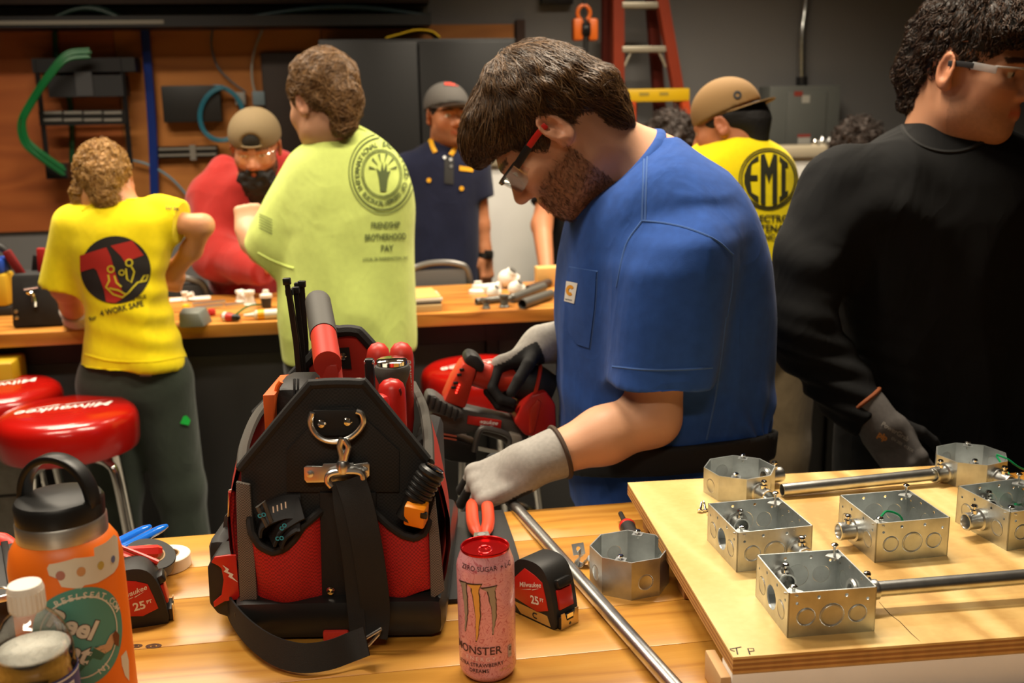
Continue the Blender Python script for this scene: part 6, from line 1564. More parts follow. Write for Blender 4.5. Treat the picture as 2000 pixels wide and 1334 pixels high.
def glasses(parent, c, R, s, temple, front, lens, lens_z=(-.022, .016), wrap=1.0):
    """safety spectacles in head space"""
    T = lambda x, y, z: c + R @ (np.array([x, y, z], float) * s)
    g = None
    for q in (-1, 1):
        v = []; n, k = 10, 6
        for i in range(n):
            t = i / (n - 1); a = t * 1.12; x = q * (.006 + .070 * math.sin(a) / math.sin(1.12)); y = .116 - .048 * (1 - math.cos(a)) / (1 - math.cos(1.12))
            for j in range(k):
                u = j / (k - 1); z0 = lens_z[0] * (.55 + .45 * math.sin(pi * min(1, .12 + t * .8))) + (.006 if t > .85 else 0); z = z0 * (1 - u) + lens_z[1] * u
                v.append(T(x, y - .008 * (1 - u), z))
        f = [(i * k + j, i * k + j + 1, i * k + k + j + 1, i * k + k + j) for i in range(n - 1) for j in range(k - 1)]
        m = MB(); m.add(v, f); o = m.build('lens', lens, parent, sharp=180)
        m = MB(); m.tube([v[i * k + k - 1] for i in range(n)], .0022 * s, 6); m.build('brow_bar', front, o)
        m = MB(); m.ribbon(smoothpts([T(q * .0765, .072, .010), T(q * .080, .052, .012), T(q * .0825, .030, .014)], 3), None, .013 * s, .0035 * s, R[:, 2]); m.build('hinge', front, o, bev=.001)
        m = MB(); m.ribbon(smoothpts([T(q * .0825, .034, .0138), T(q * .085, .010, .015), T(q * .086, -.010, .014)], 3), None, .010 * s, .0032 * s, R[:, 2]); m.build('temple', temple, o, bev=.001)
    m = MB(); m.tube(smoothpts([T(-.008, .114, .012), T(0, .117, .013), T(.008, .114, .012)], 3), .0022 * s, 6); m.build('bridge', front, parent)
M_LENS = thin('clear lens', (.95, .95, .94), .03, .06, .4)
M_SMOKE = thin('faintly tinted lens', (.80, .80, .78), .03, .08, .45)

# ================================================= man in the blue t-shirt
YB = 1.84
pB = PY(1290, 700, YB); man = empty('person', (pB[0], pB[1], 0), 'man in a blue t-shirt and gloves bending over the saw', 'person', 'people in the workshop')
hc = PY(1078, 262, YB - .01); hR = head_frame(dc(-.64, .06, -.765)); hs = 1.08
B_ = SD(); head_ops(B_, hc, hR, hs, brow=1.1)
HT = lambda p: hc + hR @ (np.array(p, float) * hs)
nb_ = PY(1256, 345, YB); B_.cone(HT((0, -.030, -.035)), nb_, .066, .078, .03)
B_.ell(HT((0, .038, -.084)), np.array((.054, .050, .034)) * hs, hR, .03)                     # beard mass
B_.ell(PY(1290, 560, YB), (.16, .17, .26), None, .05)
shl, ell_, wrl = PY(1315, 470, YB - .14), PY(1272, 815, 1.635), PY(1034, 906, 1.60)
B_.cone(nb_, shl, .05, .045, .03); B_.chain([(shl, .045), (shl * .5 + ell_ * .5, .05), (ell_, .049)], .03); B_.cone(ell_, ell_ * .6 + wrl * .4, .048, .047, .02); B_.cone(ell_ * .6 + wrl * .4, wrl, .047, .030, .02)
shr, elr, wrr = PY(1240, 400, YB + .17), PY(1190, 660, YB + .16), PY(1058, 672, 1.93)
B_.cone(nb_, shr, .06, .055, .05); B_.chain([(shr, .055), (elr, .050), (wrr, .034)], .03)
vf = B_.mesh(.0036, 1)
bd = lambda x, y, z: np.clip((-z - .030 - .30 * np.clip(y - .03, 0, 1) + np.where(y > .075, .000, 0)) / .012, 0, 1) * (y > -.02) * np.clip((.055 - np.abs(z + .062) + .02) / .01, 0, 1) * 0 \
    + np.clip((-.034 - z + .35 * (np.abs(x) - .045)) / .014, 0, 1) * (y > -.008) * (z > -.135) * np.where((np.abs(x) < .022) & (y > .08) & (z > -.072) & (z < -.052), .1, 1)
cols = skin_cols(vf[0], SK1, inv(hc, hR, hs), hs, lambda x, y, z: np.clip(bd(x, y, z), 0, 1) * .7, S(88, 58, 40), hairc=S(40, 26, 16))
body = obj('body', vf, M_SKIN, man, sharp=180, cols=cols)
Lh = inv(hc, hR, hs)(vf[0]); mb_ = bd(Lh[:, 0], Lh[:, 1], Lh[:, 2]) > .6
kp = lambda P, N: mb_
M_BEARD = hairmat('brown beard hair', S(70, 44, 28), S(120, 82, 52))
obj('beard', strands(vf, lambda p, n: hR @ np.array([0, .35, -1.0]), 2600, .009, .00038, 3, keep=kp, lift=.003, jit=.5), M_BEARD, man, sharp=180)
# hair
H, T = hair_sd(hc, hR, hs, .975, .004, .06); hv = H.mesh(.0045, 2)
P, Q = hv; N = normals(P, Q); Lp = inv(hc, hR, hs)(P)
P = P + N * (nz(P * [1, 1, 1], 55) * .004)[:, None]
M_HAIR1 = hairmat('brown hair', S(46, 30, 18), S(112, 82, 50))
hr = obj('hair', (P, Q), mat('brown hair base', S(48, 32, 20), .6, var=.25, vscale=60, bump=.4, bscale=120, dist=.003), man, sharp=180)
wh = np.array([.01, -.055, .145])
def flow1(p, n):
    l = (p - hc) @ hR / hs; d = l - wh; d = d / (np.linalg.norm(d, axis=1, keepdims=True) + 1e-6); d = d + np.stack([0 * l[:, 0], np.where(l[:, 1] > 0, .35, -.1), 0 * l[:, 0] - .25], 1); return d @ hR.T
obj('hair_strands', strands((P, Q), flow1, 9500, .055, .00075, 6, lift=.0035, jit=.28, curl=.0012, cfreq=60), M_HAIR1, hr, sharp=180)
# t-shirt
C1 = cloth('blue cotton jersey', S(35, 72, 142), .45, 8, sheen=.06, var=.10)
SH = SD(); yb_ = YB
rows = [(266, 1262, 1318, yb_ + .0, .06), (290, 1222, 1347, yb_, .105), (318, 1180, 1382, yb_, .15), (345, 1150, 1412, yb_, .18), (385, 1128, 1447, yb_, .205), (430, 1112, 1470, yb_, .215), (500, 1096, 1490, yb_, .22), (600, 1086, 1497, yb_, .22), (700, 1088, 1494, yb_, .215),
        (800, 1094, 1486, yb_, .21), (870, 1104, 1478, yb_, .205), (930, 1114, 1470, yb_, .20), (990, 1120, 1466, yb_, .20)]
SH.loft(rows_px(rows), .03, 2.25)
SH.loft(rows_px([(395, 1290, 1400, 1.72, .06), (420, 1262, 1428, 1.69, .085), (460, 1235, 1440, 1.665, .092), (520, 1212, 1432, 1.65, .09), (620, 1202, 1414, 1.64, .086), (700, 1196, 1402, 1.635, .083), (746, 1192, 1392, 1.63, .082)]), .035, 2.2)
SH.cone(PY(1240, 400, YB + .17), PY(1196, 620, YB + .17), .085, .08, .04, flat=True)
cr_ = PY(1200, 342, YB); cn_ = dc(-.675, 0, .738); SH.cone(cr_, cr_ + cn_ * .2, .13, .13, .004, flata=True, mode='sub')
vf = SH.mesh(.0052, 2)
def folds(vf):
    P, Q = vf; N = normals(P, Q); a = P - PY(1225, 520, 1.66); r_ = np.linalg.norm(a, axis=1); th = np.arctan2(a[:, 2], a[:, 0])
    w1 = np.sin(th * 7 + r_ * 30) * 0.0
    b = P - PY(1460, 860, 1.75); w2 = np.sin(np.arctan2(b[:, 2], b[:, 0]) * 12 + 8 * np.linalg.norm(b, axis=1)) * np.exp(-(np.linalg.norm(b, axis=1) / .16) ** 2) * .005
    w3 = np.sin(P[:, 0] * 55 + P[:, 2] * 30 + 3 * np.sin(P[:, 2] * 12)) * np.exp(-((P[:, 2] - 1.0) / .09) ** 2) * .003
    return P + N * (w1 + w2 + w3)[:, None], Q
vf = wrinkle(folds(vf), .0058, 8, 3, (1, 1, .45))
shirt = obj('t_shirt', vf, C1, man, sharp=180); bv = bvh_of(shirt)
M_SEAM = mat('blue seam', S(56, 88, 146), .9)
cr_ = PY(1200, 342, YB); e1 = dc(.74, 0, .675); e2 = np.array([0, 1.0, 0]) ; e2 = e2 - e1 * (e2 @ e1); e2 /= np.linalg.norm(e2)
m = MB(); m.tube([cr_ + e1 * .110 * math.cos(t) + e2 * .100 * math.sin(t) for t in np.linspace(0, 2 * pi, 40)[:-1]], .0105, 10, closed=True, ell=.7); m.build('collar', C1, man)
for pts in ([(1254, 431), (1300, 436), (1350, 448), (1400, 470), (1432, 498)], [(1258, 300), (1256, 360), (1254, 431)], [(1264, 300), (1262, 360), (1260, 430)], [(1432, 498), (1430, 560), (1420, 620)],
            [(1196, 716), (1260, 722), (1330, 722), (1392, 718)], [(1418, 620), (1400, 760), (1380, 860)], [(1254, 431), (1222, 480), (1204, 560)]):
    seam('seam', pts, M_SEAM, shirt, bv, .0022)
patch('chest_pocket', [poly2d([(1112, 522), (1166, 530), (1162, 600), (1152, 680), (1128, 672), (1106, 640), (1104, 590)])], C1, shirt, bv, .0022)
seam('pocket_hem', [(1110, 540), (1140, 545), (1166, 548)], M_SEAM, shirt, bv, .0014); seam('pocket_hem', [(1112, 522), (1140, 527), (1168, 531)], M_SEAM, shirt, bv, .002)
seam('pocket_edge', [(1167, 531), (1163, 600), (1153, 682)], M_SEAM, shirt, bv, .0014)
tg_ = patch('woven_tag', [poly2d([(1109, 549), (1131, 553), (1124, 593), (1105, 588)])], M_WHITE, shirt, bv, .0032)
patch('tag_emblem', [pxs(ring2d(3.5, 9, 18, a0=.6, a1=5.4, ey=1.15), 1117, 567, .9, .12)], mat('orange thread', S(222, 150, 30), .7), tg_, bv, .0038, 5)
patch('tag_lettering', [px_text('carhartt', 4.2, 1114, 585, .2)], M_BLACKINK, tg_, bv, .0038, 5)
# waist band, trousers
WB = SD(); r4 = rows_px([(852, 1102, 1480, yb_, .206), (876, 1104, 1477, yb_, .206), (902, 1108, 1474, yb_, .206)])
WB.loft([(z, cx, cy, rx + .016, ry + .016) for z, cx, cy, rx, ry in r4], .01, 2.25, tilt=(.03, -.25)); obj('waist_band', WB.mesh(.006, 1), mat('black elastic band', S(20, 18, 18), .8, bump=.3, bscale=300), man, sharp=60)
pc0 = PY(1292, 985, YB); legs(man, pc0[0], YB, pc0[2] - .02, cloth('dark brown canvas', S(58, 46, 36), .4), .125, .11, yaw=pi / 2, hipr=.17)
# gloves
y_ = dc(-.92, -.10, -.38); y_ /= np.linalg.norm(y_); x_ = dc(-.15, .80, .55); x_ -= y_ * (x_ @ y_); x_ /= np.linalg.norm(x_)
gl = glove(man, wrl, np.stack([x_, y_, np.cross(x_, y_)], 1), ell_, 1.08, curl=(50, 62, 40), thumb=(30, 40), c_back=S(140, 136, 130), zc=-.006)
y2 = dc(-.90, -.22, -.38); y2 /= np.linalg.norm(y2); x2 = dc(-.1, -.75, .15); x2 -= y2 * (x2 @ y2); x2 /= np.linalg.norm(x2)
gr = glove(man, wrr, np.stack([x2, y2, -np.cross(x2, y2)], 1), elr, 1.08, curl=(45, 55, 40), thumb=(38, 20), c_back=S(158, 153, 145), zc=.004)
glasses(man, hc, hR, hs, M_RED, M_BLACKPL, M_SMOKE)

# ================================================= man in the black long-sleeved shirt
YK = 1.93
pK = PY(1850, 700, YK); man2 = empty('person', (pK[0], pK[1], 0), 'man in a black long-sleeved shirt with safety glasses at the right', 'person', 'people in the workshop')
kc = PY(1893, 142, YK - .03); kR = head_frame(dc(.73, -.67, -.13)); ks = 1.06
B_ = SD(); head_ops(B_, kc, kR, ks, jaw=1.08)
nk = PY(1825, 300, YK + .02); KT = lambda p: kc + kR @ (np.array(p, float) * ks)
B_.cone(KT((0, -.030, -.05)), nk, .062, .074, .03); B_.ell(PY(1850, 520, YK), (.16, .11, .25), None, .05)
B_.cone(nk, PY(1655, 390, YK), .05, .045, .03)
sh2, el2, wr2 = PY(1655, 390, YK), PY(1572, 655, YK - .055), PY(1718, 830, 1.78)
B_.chain([(sh2, .045), (el2, .038), (wr2, .030)], .02)
vf = B_.mesh(.004, 1)
st_ = lambda x, y, z: np.clip((-.040 - z + .3 * (np.abs(x) - .05)) / .02, 0, 1) * (y > -.0) * (z > -.125)
cols = skin_cols(vf[0], S(196, 140, 106), inv(kc, kR, ks), ks, lambda x, y, z: st_(x, y, z) * .28, S(70, 48, 34), hairc=S(26, 18, 14))
obj('body', vf, M_SKIN, man2, sharp=180, cols=cols)
H, T = hair_sd(kc, kR, ks, .965, .008, .08, .0, .98); P, Q = H.mesh(.005, 2); N = normals(P, Q)
P = P + N * (np.abs(nz(P, 38)) * .011 - .006)[:, None]
hr = obj('hair', (P, Q), mat('black brown hair base', S(26, 19, 14), .6, var=.2, vscale=60, bump=.5, bscale=90, dist=.004), man2, sharp=180)
def flow2(p, n):
    l = (p - kc) @ kR / ks; d = l - np.array([0, -.04, .14]); d = d / (np.linalg.norm(d, axis=1, keepdims=True) + 1e-6) + np.array([0, 0, -.5]); return d @ kR.T
obj('hair_curls', strands((P, Q), flow2, 4200, .05, .0010, 12, lift=.0015, jit=.5, curl=.0048, cfreq=190, seed=5), hairmat('dark curl hair', S(26, 18, 12), S(74, 50, 32)), hr, sharp=180)
K1 = cloth('black jersey', S(7, 7, 8), .8, 7, sheen=.0, var=.06)
SH = SD()
SH.loft(rows_px([(232, 1772, 1905, YK + .02, .07), (262, 1720, 1965, YK + .02, .09), (290, 1668, 2030, YK + .01, .105), (330, 1630, 2085, YK, .12), (400, 1622, 2110, YK, .135), (500, 1632, 2105, YK, .14), (600, 1642, 2100, YK, .14), (700, 1650, 2100, YK, .145), (800, 1648, 2105, YK, .15), (900, 1640, 2110, YK, .155), (985, 1640, 2110, YK, .155)]), .03, 2.4)
SH.cone(PY(1650, 372, YK), PY(1582, 520, YK - .03), .088, .072, .05); SH.cone(PY(1582, 520, YK - .03), PY(1570, 655, YK - .06), .072, .062, .03)
SH.cone(PY(1570, 655, YK - .06), PY(1640, 760, 1.84), .064, .060, .03); SH.cone(PY(1640, 760, 1.845), PY(1708, 824, 1.785), .062, .050, .03, flat=True)
SH.cone(PY(2050, 372, YK), PY(2130, 600, YK), .085, .07, .05)
P, Q = SH.mesh(.006, 2); N = normals(P, Q)
q = P - PY(1600, 760, 1.85); P = P + N * (np.sin(P[:, 2] * 150 + P[:, 0] * 40) * np.exp(-(np.linalg.norm(q, axis=1) / .13) ** 2) * .005)[:, None]
q = P - PY(1650, 480, YK - .1); th = np.arctan2(q[:, 2], q[:, 0]); P = P + N * (np.sin(th * 5 + np.linalg.norm(q, axis=1) * 40) * np.exp(-((np.linalg.norm(q, axis=1) - .14) / .08) ** 2) * .004)[:, None]
shirt2 = obj('long_sleeved_shirt', wrinkle((P, Q), .0095, 7, 11), K1, man2, sharp=180); bv2 = bvh_of(shirt2)
seam('collar_seam', [(1757, 235), (1770, 262), (1800, 285), (1840, 296), (1880, 294), (1915, 280), (1930, 266)], mat('black seam', S(18, 18, 18), .9), shirt2, bv2, .005)
pc0 = PY(1850, 985, YK); legs(man2, pc0[0], YK, pc0[2] - .02, cloth('dark denim', S(30, 34, 44), .4), .13, .10, hipr=.2)
y3 = dc(.52, -.25, -.80); y3 /= np.linalg.norm(y3); x3 = dc(.75, -.2, .5); x3 -= y3 * (x3 @ y3); x3 /= np.linalg.norm(x3); z3 = dc(-.2, -.9, .1)
z3 = np.cross(x3, y3); z3 = z3 if z3 @ CF < 0 else -z3
gk = glove(man2, wr2, np.stack([x3, y3, z3], 1), el2, 1.06, curl=(18, 26, 18), thumb=(28, 15), c_back=S(84, 80, 78), c_palm=S(18, 17, 18), trim=S(120, 60, 24), zc=-.006)
bvg = bvh_of(gk)
patch('glove_print', [px_text('PowerGrab', 13, 1748, 843, .55, .02), px_text('EN 388  4131X', 8, 1762, 868, .55)], mat('pale glove print', S(140, 134, 126), .7), gk, bvg, .0012, 6)
patch('glove_badge', [px_text('pip', 16, 1724, 852, .55, .05)], mat('orange glove print', S(190, 124, 60), .7), gk, bvg, .0012, 6)
glasses(man2, kc, kR, ks, mat('smoked temple plastic', S(60, 60, 62), .2), mat('clear frame plastic', (.85, .86, .86), .1, trans=.7), M_LENS)
# ------------------------------------------------------------------ people further back
def simple_body(parent, c, R, s, neck, torso, arms, skin, h=.006, beard=None, bcol=None, detail=True, smile=0.0, hairc=None, hands=(), jaw=1.0):
    B = SD(); head_ops(B, c, R, s, detail, jaw, smile); neck = np.asarray(neck, float)
    B.cone(c + R @ (np.array((0, -.03, -.05)) * s), neck, .058, .066, .03); B.ell(np.asarray(torso, float), (.095, .08, .17), None, .03)
    for a in arms:
        B.cone(neck, a[0][0], .045, a[0][1] * .8, .03); B.chain(a, .02)
    for w_, Rh, kw in hands: hand_ops(B, w_, Rh, 1.0, **kw)
    vf = B.mesh(h, 1); cols = skin_cols(vf[0], skin, inv(c, R, s), s, beard, bcol, hairc=hairc)
    return obj('body', vf, M_SKIN, parent, sharp=180, cols=cols)
def hframe(y, x):
    y = np.asarray(y, float); y /= np.linalg.norm(y); x = np.asarray(x, float); x = x - y * (x @ y); x /= np.linalg.norm(x); return x, y
GP = 'people in the workshop'

# ================================================= man in the lime t-shirt, seen from behind
YL = 2.98
p = PY(680, 600, YL); lm = empty('person', (p[0], p[1], 0), 'man in a lime t-shirt with a round back print, seen from behind', 'person', GP)
c = PY(631, 205, YL - .02); R = head_frame(dc(-.72, .66, -.18)); s = 1.0
sl, el_, wl_ = PY(588, 345, YL + .06), PY(530, 505, YL + .02), PY(486, 458, YL + .16)
hx, hy = hframe(dc(-.1, .5, .8), dc(.8, .1, .2))
simple_body(lm, c, R, s, PY(660, 285, YL), PY(680, 460, YL), [[(sl, .05), (PY(545, 480, YL + .03), .048), (PY(560, 520, YL + .04), .048), (PY(512, 488, YL + .12), .040), (wl_, .032)]], SK1, hands=[(wl_, np.stack([hx, hy, np.cross(hx, hy)], 1), dict(curl=(75, 85, 45), thumb=(25, 50)))])
H, T = hair_sd(c, R, s, 1.0, .004, 0, .01); P, Q = H.mesh(.006, 2); N = normals(P, Q); P = P + N * (nz(P, 45) * .006)[:, None]
hr = obj('hair', (P, Q), mat('light brown hair base', S(98, 70, 40), .65, var=.3, vscale=60, bump=.5, bscale=110, dist=.004), lm, sharp=180)
fl_ = lambda p_, n_: (p_ - c) * [1, 1, .4] + np.array([0, 0, -.12])
obj('hair_strands', strands((P, Q), fl_, 2600, .05, .0013, 5, lift=.003, jit=.25), hairmat('light brown hair', S(84, 58, 32), S(150, 112, 70)), hr, sharp=180)
LC = cloth('lime safety jersey', S(204, 220, 118), .45, 7, sheen=.1, var=.04)
SH = SD()
SH.loft(rows_px([(246, 632, 700, YL, .05), (262, 604, 735, YL, .085), (285, 584, 762, YL, .11), (320, 572, 790, YL, .13), (370, 562, 803, YL, .145), (430, 552, 808, YL, .15), (520, 542, 810, YL, .155), (600, 541, 812, YL, .16), (660, 546, 813, YL, .16), (690, 550, 812, YL, .16)]), .03, 2.4, tilt=(.05, 0))
SH.cone(PY(608, 335, YL + .02), PY(545, 470, YL + .03), .085, .082, .05); SH.cone(PY(545, 470, YL + .03), PY(527, 497, YL + .05), .082, .080, .03, flat=True)
vf = SH.mesh(.0075, 2); P, Q = vf; N = normals(P, Q); q = P - PY(600, 440, YL - .1); rr = np.linalg.norm(q, axis=1)
P = P + N * (np.sin(np.arctan2(q[:, 2], q[:, 0]) * 6 + rr * 20) * np.exp(-((rr - .16) / .1) ** 2) * .001)[:, None]
ls = obj('t_shirt', wrinkle((P, Q), .009, 6, 5), LC, lm, sharp=180); bv = bvh_of(ls)
INK = mat('charcoal shirt print', S(88, 100, 58), .9)
cx, cy = 745, 340; ex_ = .82
sh_ = [pxs(ring2d(76, 78, 50), cx, cy, ex_, -.12), pxs(ring2d(68, 71, 50), cx, cy, ex_, -.12), pxs(ring2d(42, 44, 40), cx, cy, ex_, -.12), pxs(ring2d(46, 48, 40), cx, cy, ex_, -.12)]
patch('print_rings', sh_, INK, ls, bv, .003, 10)
patch('print_ring_lettering', px_arc('INTERNATIONAL BROTHERHOOD OF', cx, cy, 57, pi / 2, 15, ex_, 4.4) + px_arc('ELECTRICAL WORKERS', cx, cy, 57, -pi / 2, 13, ex_, 1.7, True), INK, ls, bv, .003, 12)
patch('print_hand', [pxs(poly2d([(-8, -30), (6, -30), (10, -6), (16, 10), (8, 8), (6, 26), (0, 10), (-4, 28), (-8, 8), (-18, 16), (-12, -4)]), cx + 4, cy + 4, .8)] + [pxs(poly2d([(math.cos(a) * 14, math.sin(a) * 14 + 6), (math.cos(a + .08) * 34, math.sin(a + .08) * 34 + 6), (math.cos(a - .08) * 34, math.sin(a - .08) * 34 + 6)]), cx + 2, cy, .8) for a in np.arange(.2, 3, .55)], INK, ls, bv, .003, 12)
for i, (t_, y_, z_) in enumerate((('FRIENDSHIP', 440, 17), ('BROTHERHOOD', 463, 17), ('PAY', 485, 17), ('LOCAL 26 WASHINGTON, DC', 505, 8))):
    patch('print_line', [px_text(t_, z_, 752 + (3 if i == 2 else 0), y_, -.03, .02, sx=.62 if i < 2 else .8)], INK, ls, bv, .003, 12)
patch('sleeve_flag', [pxs(poly2d([(-14, -.8), (14, -.8), (14, .8), (-14, .8)]), 520, 424 + k * 5.4, 1, .45) for k in range(6)], INK, ls, bv, .003, 12)
seam('sleeve_hem', [(504, 494), (530, 508), (560, 520), (574, 524)], LC, ls, bv, .004); seam('collar', [(612, 262), (650, 250), (690, 248), (715, 256)], LC, ls, bv, .007)
pc0 = PY(680, 690, YL); legs(lm, pc0[0], YL, pc0[2] + .02, cloth('charcoal trousers', S(40, 40, 42), .4), .115, .095, hipr=.17)

# ================================================= woman in the yellow t-shirt
YG = 3.06
p = PY(260, 600, YG); wm = empty('person', (p[0], p[1], 0), 'woman with curly blonde hair in a yellow t-shirt with a red and black print', 'person', GP)
c = PY(203, 366, YG + .05); R = head_frame(dc(-.30, .80, -.55)); s = .92
s1_, e1_, w1_ = PY(140, 450, YG + .02), PY(128, 560, YG + .02), PZ(150, 621, .965)
s2_, e2_, w2_ = PY(318, 432, YG + .02), PY(396, 440, YG - .01), PY(336, 534, YG + .12)
hx, hy = hframe(dc(-.25, .6, -.25), dc(.9, .3, 0)); h2x, h2y = hframe(dc(-.3, .5, -.4), dc(-.8, 0, 0))
simple_body(wm, c, R, s, PY(222, 408, YG + .01), PY(238, 530, YG), [[(s1_, .042), (e1_, .040), (PY(142, 598, YG + .12), .034), (w1_, .027)], [(s2_, .033), (e2_, .030), (PY(374, 488, YG + .05), .029), (w2_, .025)]], S(206, 146, 106), hands=[(w2_, np.stack([h2x, h2y, np.cross(h2x, h2y)], 1), dict(curl=(35, 45, 30)))])
H, T = hair_sd(c, R, s, .97, .0, 0, .02, .98); H.cone(PY(160, 372, YG + .02), PY(150, 402, YG), .03, .018, .02); P, Q = H.mesh(.006, 2); N = normals(P, Q); P = P + N * (np.abs(nz(P, 50)) * .010 - .004)[:, None]
hr = obj('hair', (P, Q), mat('blonde hair base', S(150, 108, 52), .65, var=.3, vscale=70, bump=.5, bscale=110, dist=.004), wm, sharp=180)
fl_ = lambda p_, n_: (p_ - c) * [1, 1, .4] + np.array([0, 0, -.10])
obj('hair_curls', strands((P, Q), fl_, 2600, .045, .0012, 9, lift=.002, jit=.4, curl=.0042, cfreq=150, seed=4), hairmat('blonde hair', S(122, 84, 38), S(198, 152, 84)), hr, sharp=180)
YC = cloth('yellow safety jersey', S(238, 214, 12), .45, 7, sheen=.08, var=.04)
SH = SD()
SH.loft(rows_px([(386, 188, 262, YG, .045), (398, 165, 305, YG, .08), (415, 142, 335, YG, .10), (440, 128, 346, YG, .115), (480, 130, 340, YG, .125), (540, 150, 322, YG, .125), (590, 164, 330, YG, .125), (640, 166, 345, YG, .13), (690, 162, 360, YG, .14), (708, 160, 364, YG, .14)]), .03, 2.4, tilt=(-.08, 0))
SH.cone(PY(150, 440, YG + .01), PY(127, 565, YG + .02), .068, .072, .04, flat=True); SH.cone(PY(312, 425, YG + .01), PY(356, 434, YG), .068, .062, .03, flat=True)
vf = SH.mesh(.007, 2); P, Q = vf; N = normals(P, Q)
q = (P - PY(330, 640, YG - .12)); rr = np.linalg.norm(q, axis=1); P = P + N * (np.sin(q[:, 2] * 90 + q[:, 0] * 25) * np.exp(-(rr / .16) ** 2) * .006)[:, None]
gs = obj('t_shirt', wrinkle((P, Q), .009, 7, 8), YC, wm, sharp=180); bv = bvh_of(gs)
BK = mat('black shirt print', S(34, 28, 24), .85); RD = mat('red shirt print', S(172, 36, 24), .85); YP = mat('yellow print line', S(214, 196, 40), .85)
cx, cy = 226, 527; o_ = patch('print_disc', [pxs(disc2d(66, 48), cx, cy, 1.03, .12)], BK, gs, bv, .002, 9)
rd = [(158, 498), (212, 482), (260, 470), (276, 498), (244, 512), (234, 496), (214, 488), (226, 540), (238, 580), (224, 590), (200, 592), (205, 560), (192, 530), (186, 524), (156, 530)]
patch('print_letter', [poly2d([(157, 499), (208, 483), (216, 500), (228, 540), (244, 580), (226, 592), (208, 590), (204, 566), (190, 528), (184, 523), (158, 531)]), poly2d([(216, 480), (258, 470), (280, 498), (244, 512), (236, 500)])], RD, o_, bv, .003, 9)
ln = [pxs(ring2d(5, 7.5, 16), 217, 525), pxs(ring2d(5, 7.5, 16), 252, 513), pxs(ring2d(4, 6, 14), 238, 532)]
ln += [stroke2d(q_, 3) for q_ in ([(212, 536), (214, 548), (208, 560), (222, 574), (240, 580), (252, 570)], [(224, 538), (228, 552), (238, 560)], [(246, 524), (248, 545), (256, 552), (262, 530), (256, 520)], [(252, 570), (268, 552), (284, 548), (288, 536), (280, 538), (274, 550)], [(214, 562), (232, 566), (248, 575)])]
patch('print_lines', ln, YP, o_, bv, .004, 9)
patch('print_slogan', [px_text('BE THE TRUE', 10, 262, 583, -.16, sx=.8), px_text('4 WORK SAFE', 16, 238, 603, -.24, sx=.85), px_text('for', 12, 182, 622, -.3)], BK, gs, bv, .002, 10)
patch('sleeve_mark', [px_text('LU 26', 10, 336, 407, .1)], mat('purple print', S(84, 40, 60), .8), gs, bv, .002, 10)
seam('hem', [(166, 692), (220, 705), (300, 706), (358, 696)], YC, gs, bv, .004); seam('collar', [(160, 412), (186, 398), (225, 392), (262, 390)], YC, gs, bv, .006)
pc0 = PY(262, 712, YG); tr_ = legs(wm, pc0[0], YG, pc0[2] + .0, cloth('dark green canvas', S(50, 58, 48), .5), .088, .092, hipr=.142, spread=.04); bvt = bvh_of(tr_)
patch('trouser_label', [poly2d([(273, 722), (296, 722), (296, 735), (273, 735)])], mat('trouser label grey', S(160, 144, 130), .8), tr_, bvt, .003, 8)
patch('bright_tag', [poly2d([(350, 826), (356, 812), (362, 811), (369, 820), (366, 830)])], mat('green tag', S(30, 190, 70), .6), tr_, bvt, .006, 8)
hx, hy = hframe(dc(-.35, .75, -.15), dc(.9, .3, .1)); glove(wm, w1_, np.stack([hx, hy, np.cross(hx, hy)], 1), PY(142, 598, YG + .12), .95, c_back=S(206, 198, 184), c_palm=S(206, 198, 184), trim=S(190, 180, 168), curl=(12, 16, 10), zc=-9, name='white_glove')

# ================================================= bearded man in the red hoodie
YR_ = 4.02
p = PY(480, 500, YR_); rm = empty('person', (p[0], p[1], 0), 'bearded man in a red hoodie and backward khaki cap', 'person', GP)
c = PY(500, 290, YR_ - .21); R = head_frame(dc(.08, -.93, -.30)); s = 1.02
sA, eA, wA = PY(412, 380, YR_), PY(425, 500, YR_ - .14), PY(520, 520, YR_ - .3)
simple_body(rm, c, R, s, PY(492, 372, YR_ - .03), PY(480, 480, YR_), [[(sA, .045), (eA, .04), (wA, .03)]], S(188, 126, 92), beard=lambda x, y, z: np.clip((-.034 - z + .4 * (np.abs(x) - .05)) / .012, 0, 1) * (y > -.01), bcol=S(22, 17, 14), hairc=S(24, 18, 14))
BB = SD(); BT = lambda q: c + R @ (np.array(q, float) * s); BB.ell(BT((0, .055, -.085)), (.066, .048, .052), R, .02); BB.cone(BT((0, .058, -.10)), BT((0, .052, -.165)), .056, .036, .03); BB.ell(BT((0, .083, -.047)), (.034, .018, .008), R, .01); BB.ell(BT((0, .105, -.062)), (.018, .012, .005), R, .005, 'sub')
P, Q = BB.mesh(.006, 1); N = normals(P, Q); obj('beard', (P + N * (nz(P, 60) * .008)[:, None], Q), mat('black beard', S(20, 15, 13), .7, bump=.6, bscale=120, dist=.004), rm, sharp=180)
H, T = cap_sd(c, R, s, True); H.ell(T((0, .115, .058)), np.array((.040, .04, .030)) * s, R, .006, 'sub')
K_ = mat('khaki cap twill', S(116, 98, 68), .85, bump=.3, bscale=400); P, Q = H.mesh(.005, 2); cp = obj('cap', (P, Q), K_, rm, sharp=60)
H2 = SD(); H2.ell(T((0, -.010, .048)), np.array((.087, .106, .092)) * s, R, .01); H2.half(T((0, 0, .036)), R @ np.array([0, 0, -1.0])); obj('cap_lining', H2.mesh(.006, 1), M_BLACKINK, cp, sharp=180)
brim(c, R, s, K_, cp, True)
m = MB(); m.tube([T((.06 * math.sin(a), .012 + .090 * math.cos(a), .040)) for a in np.linspace(-.75, .75, 9)], .006, 8, ell=.5); m.build('cap_strap', K_, cp)
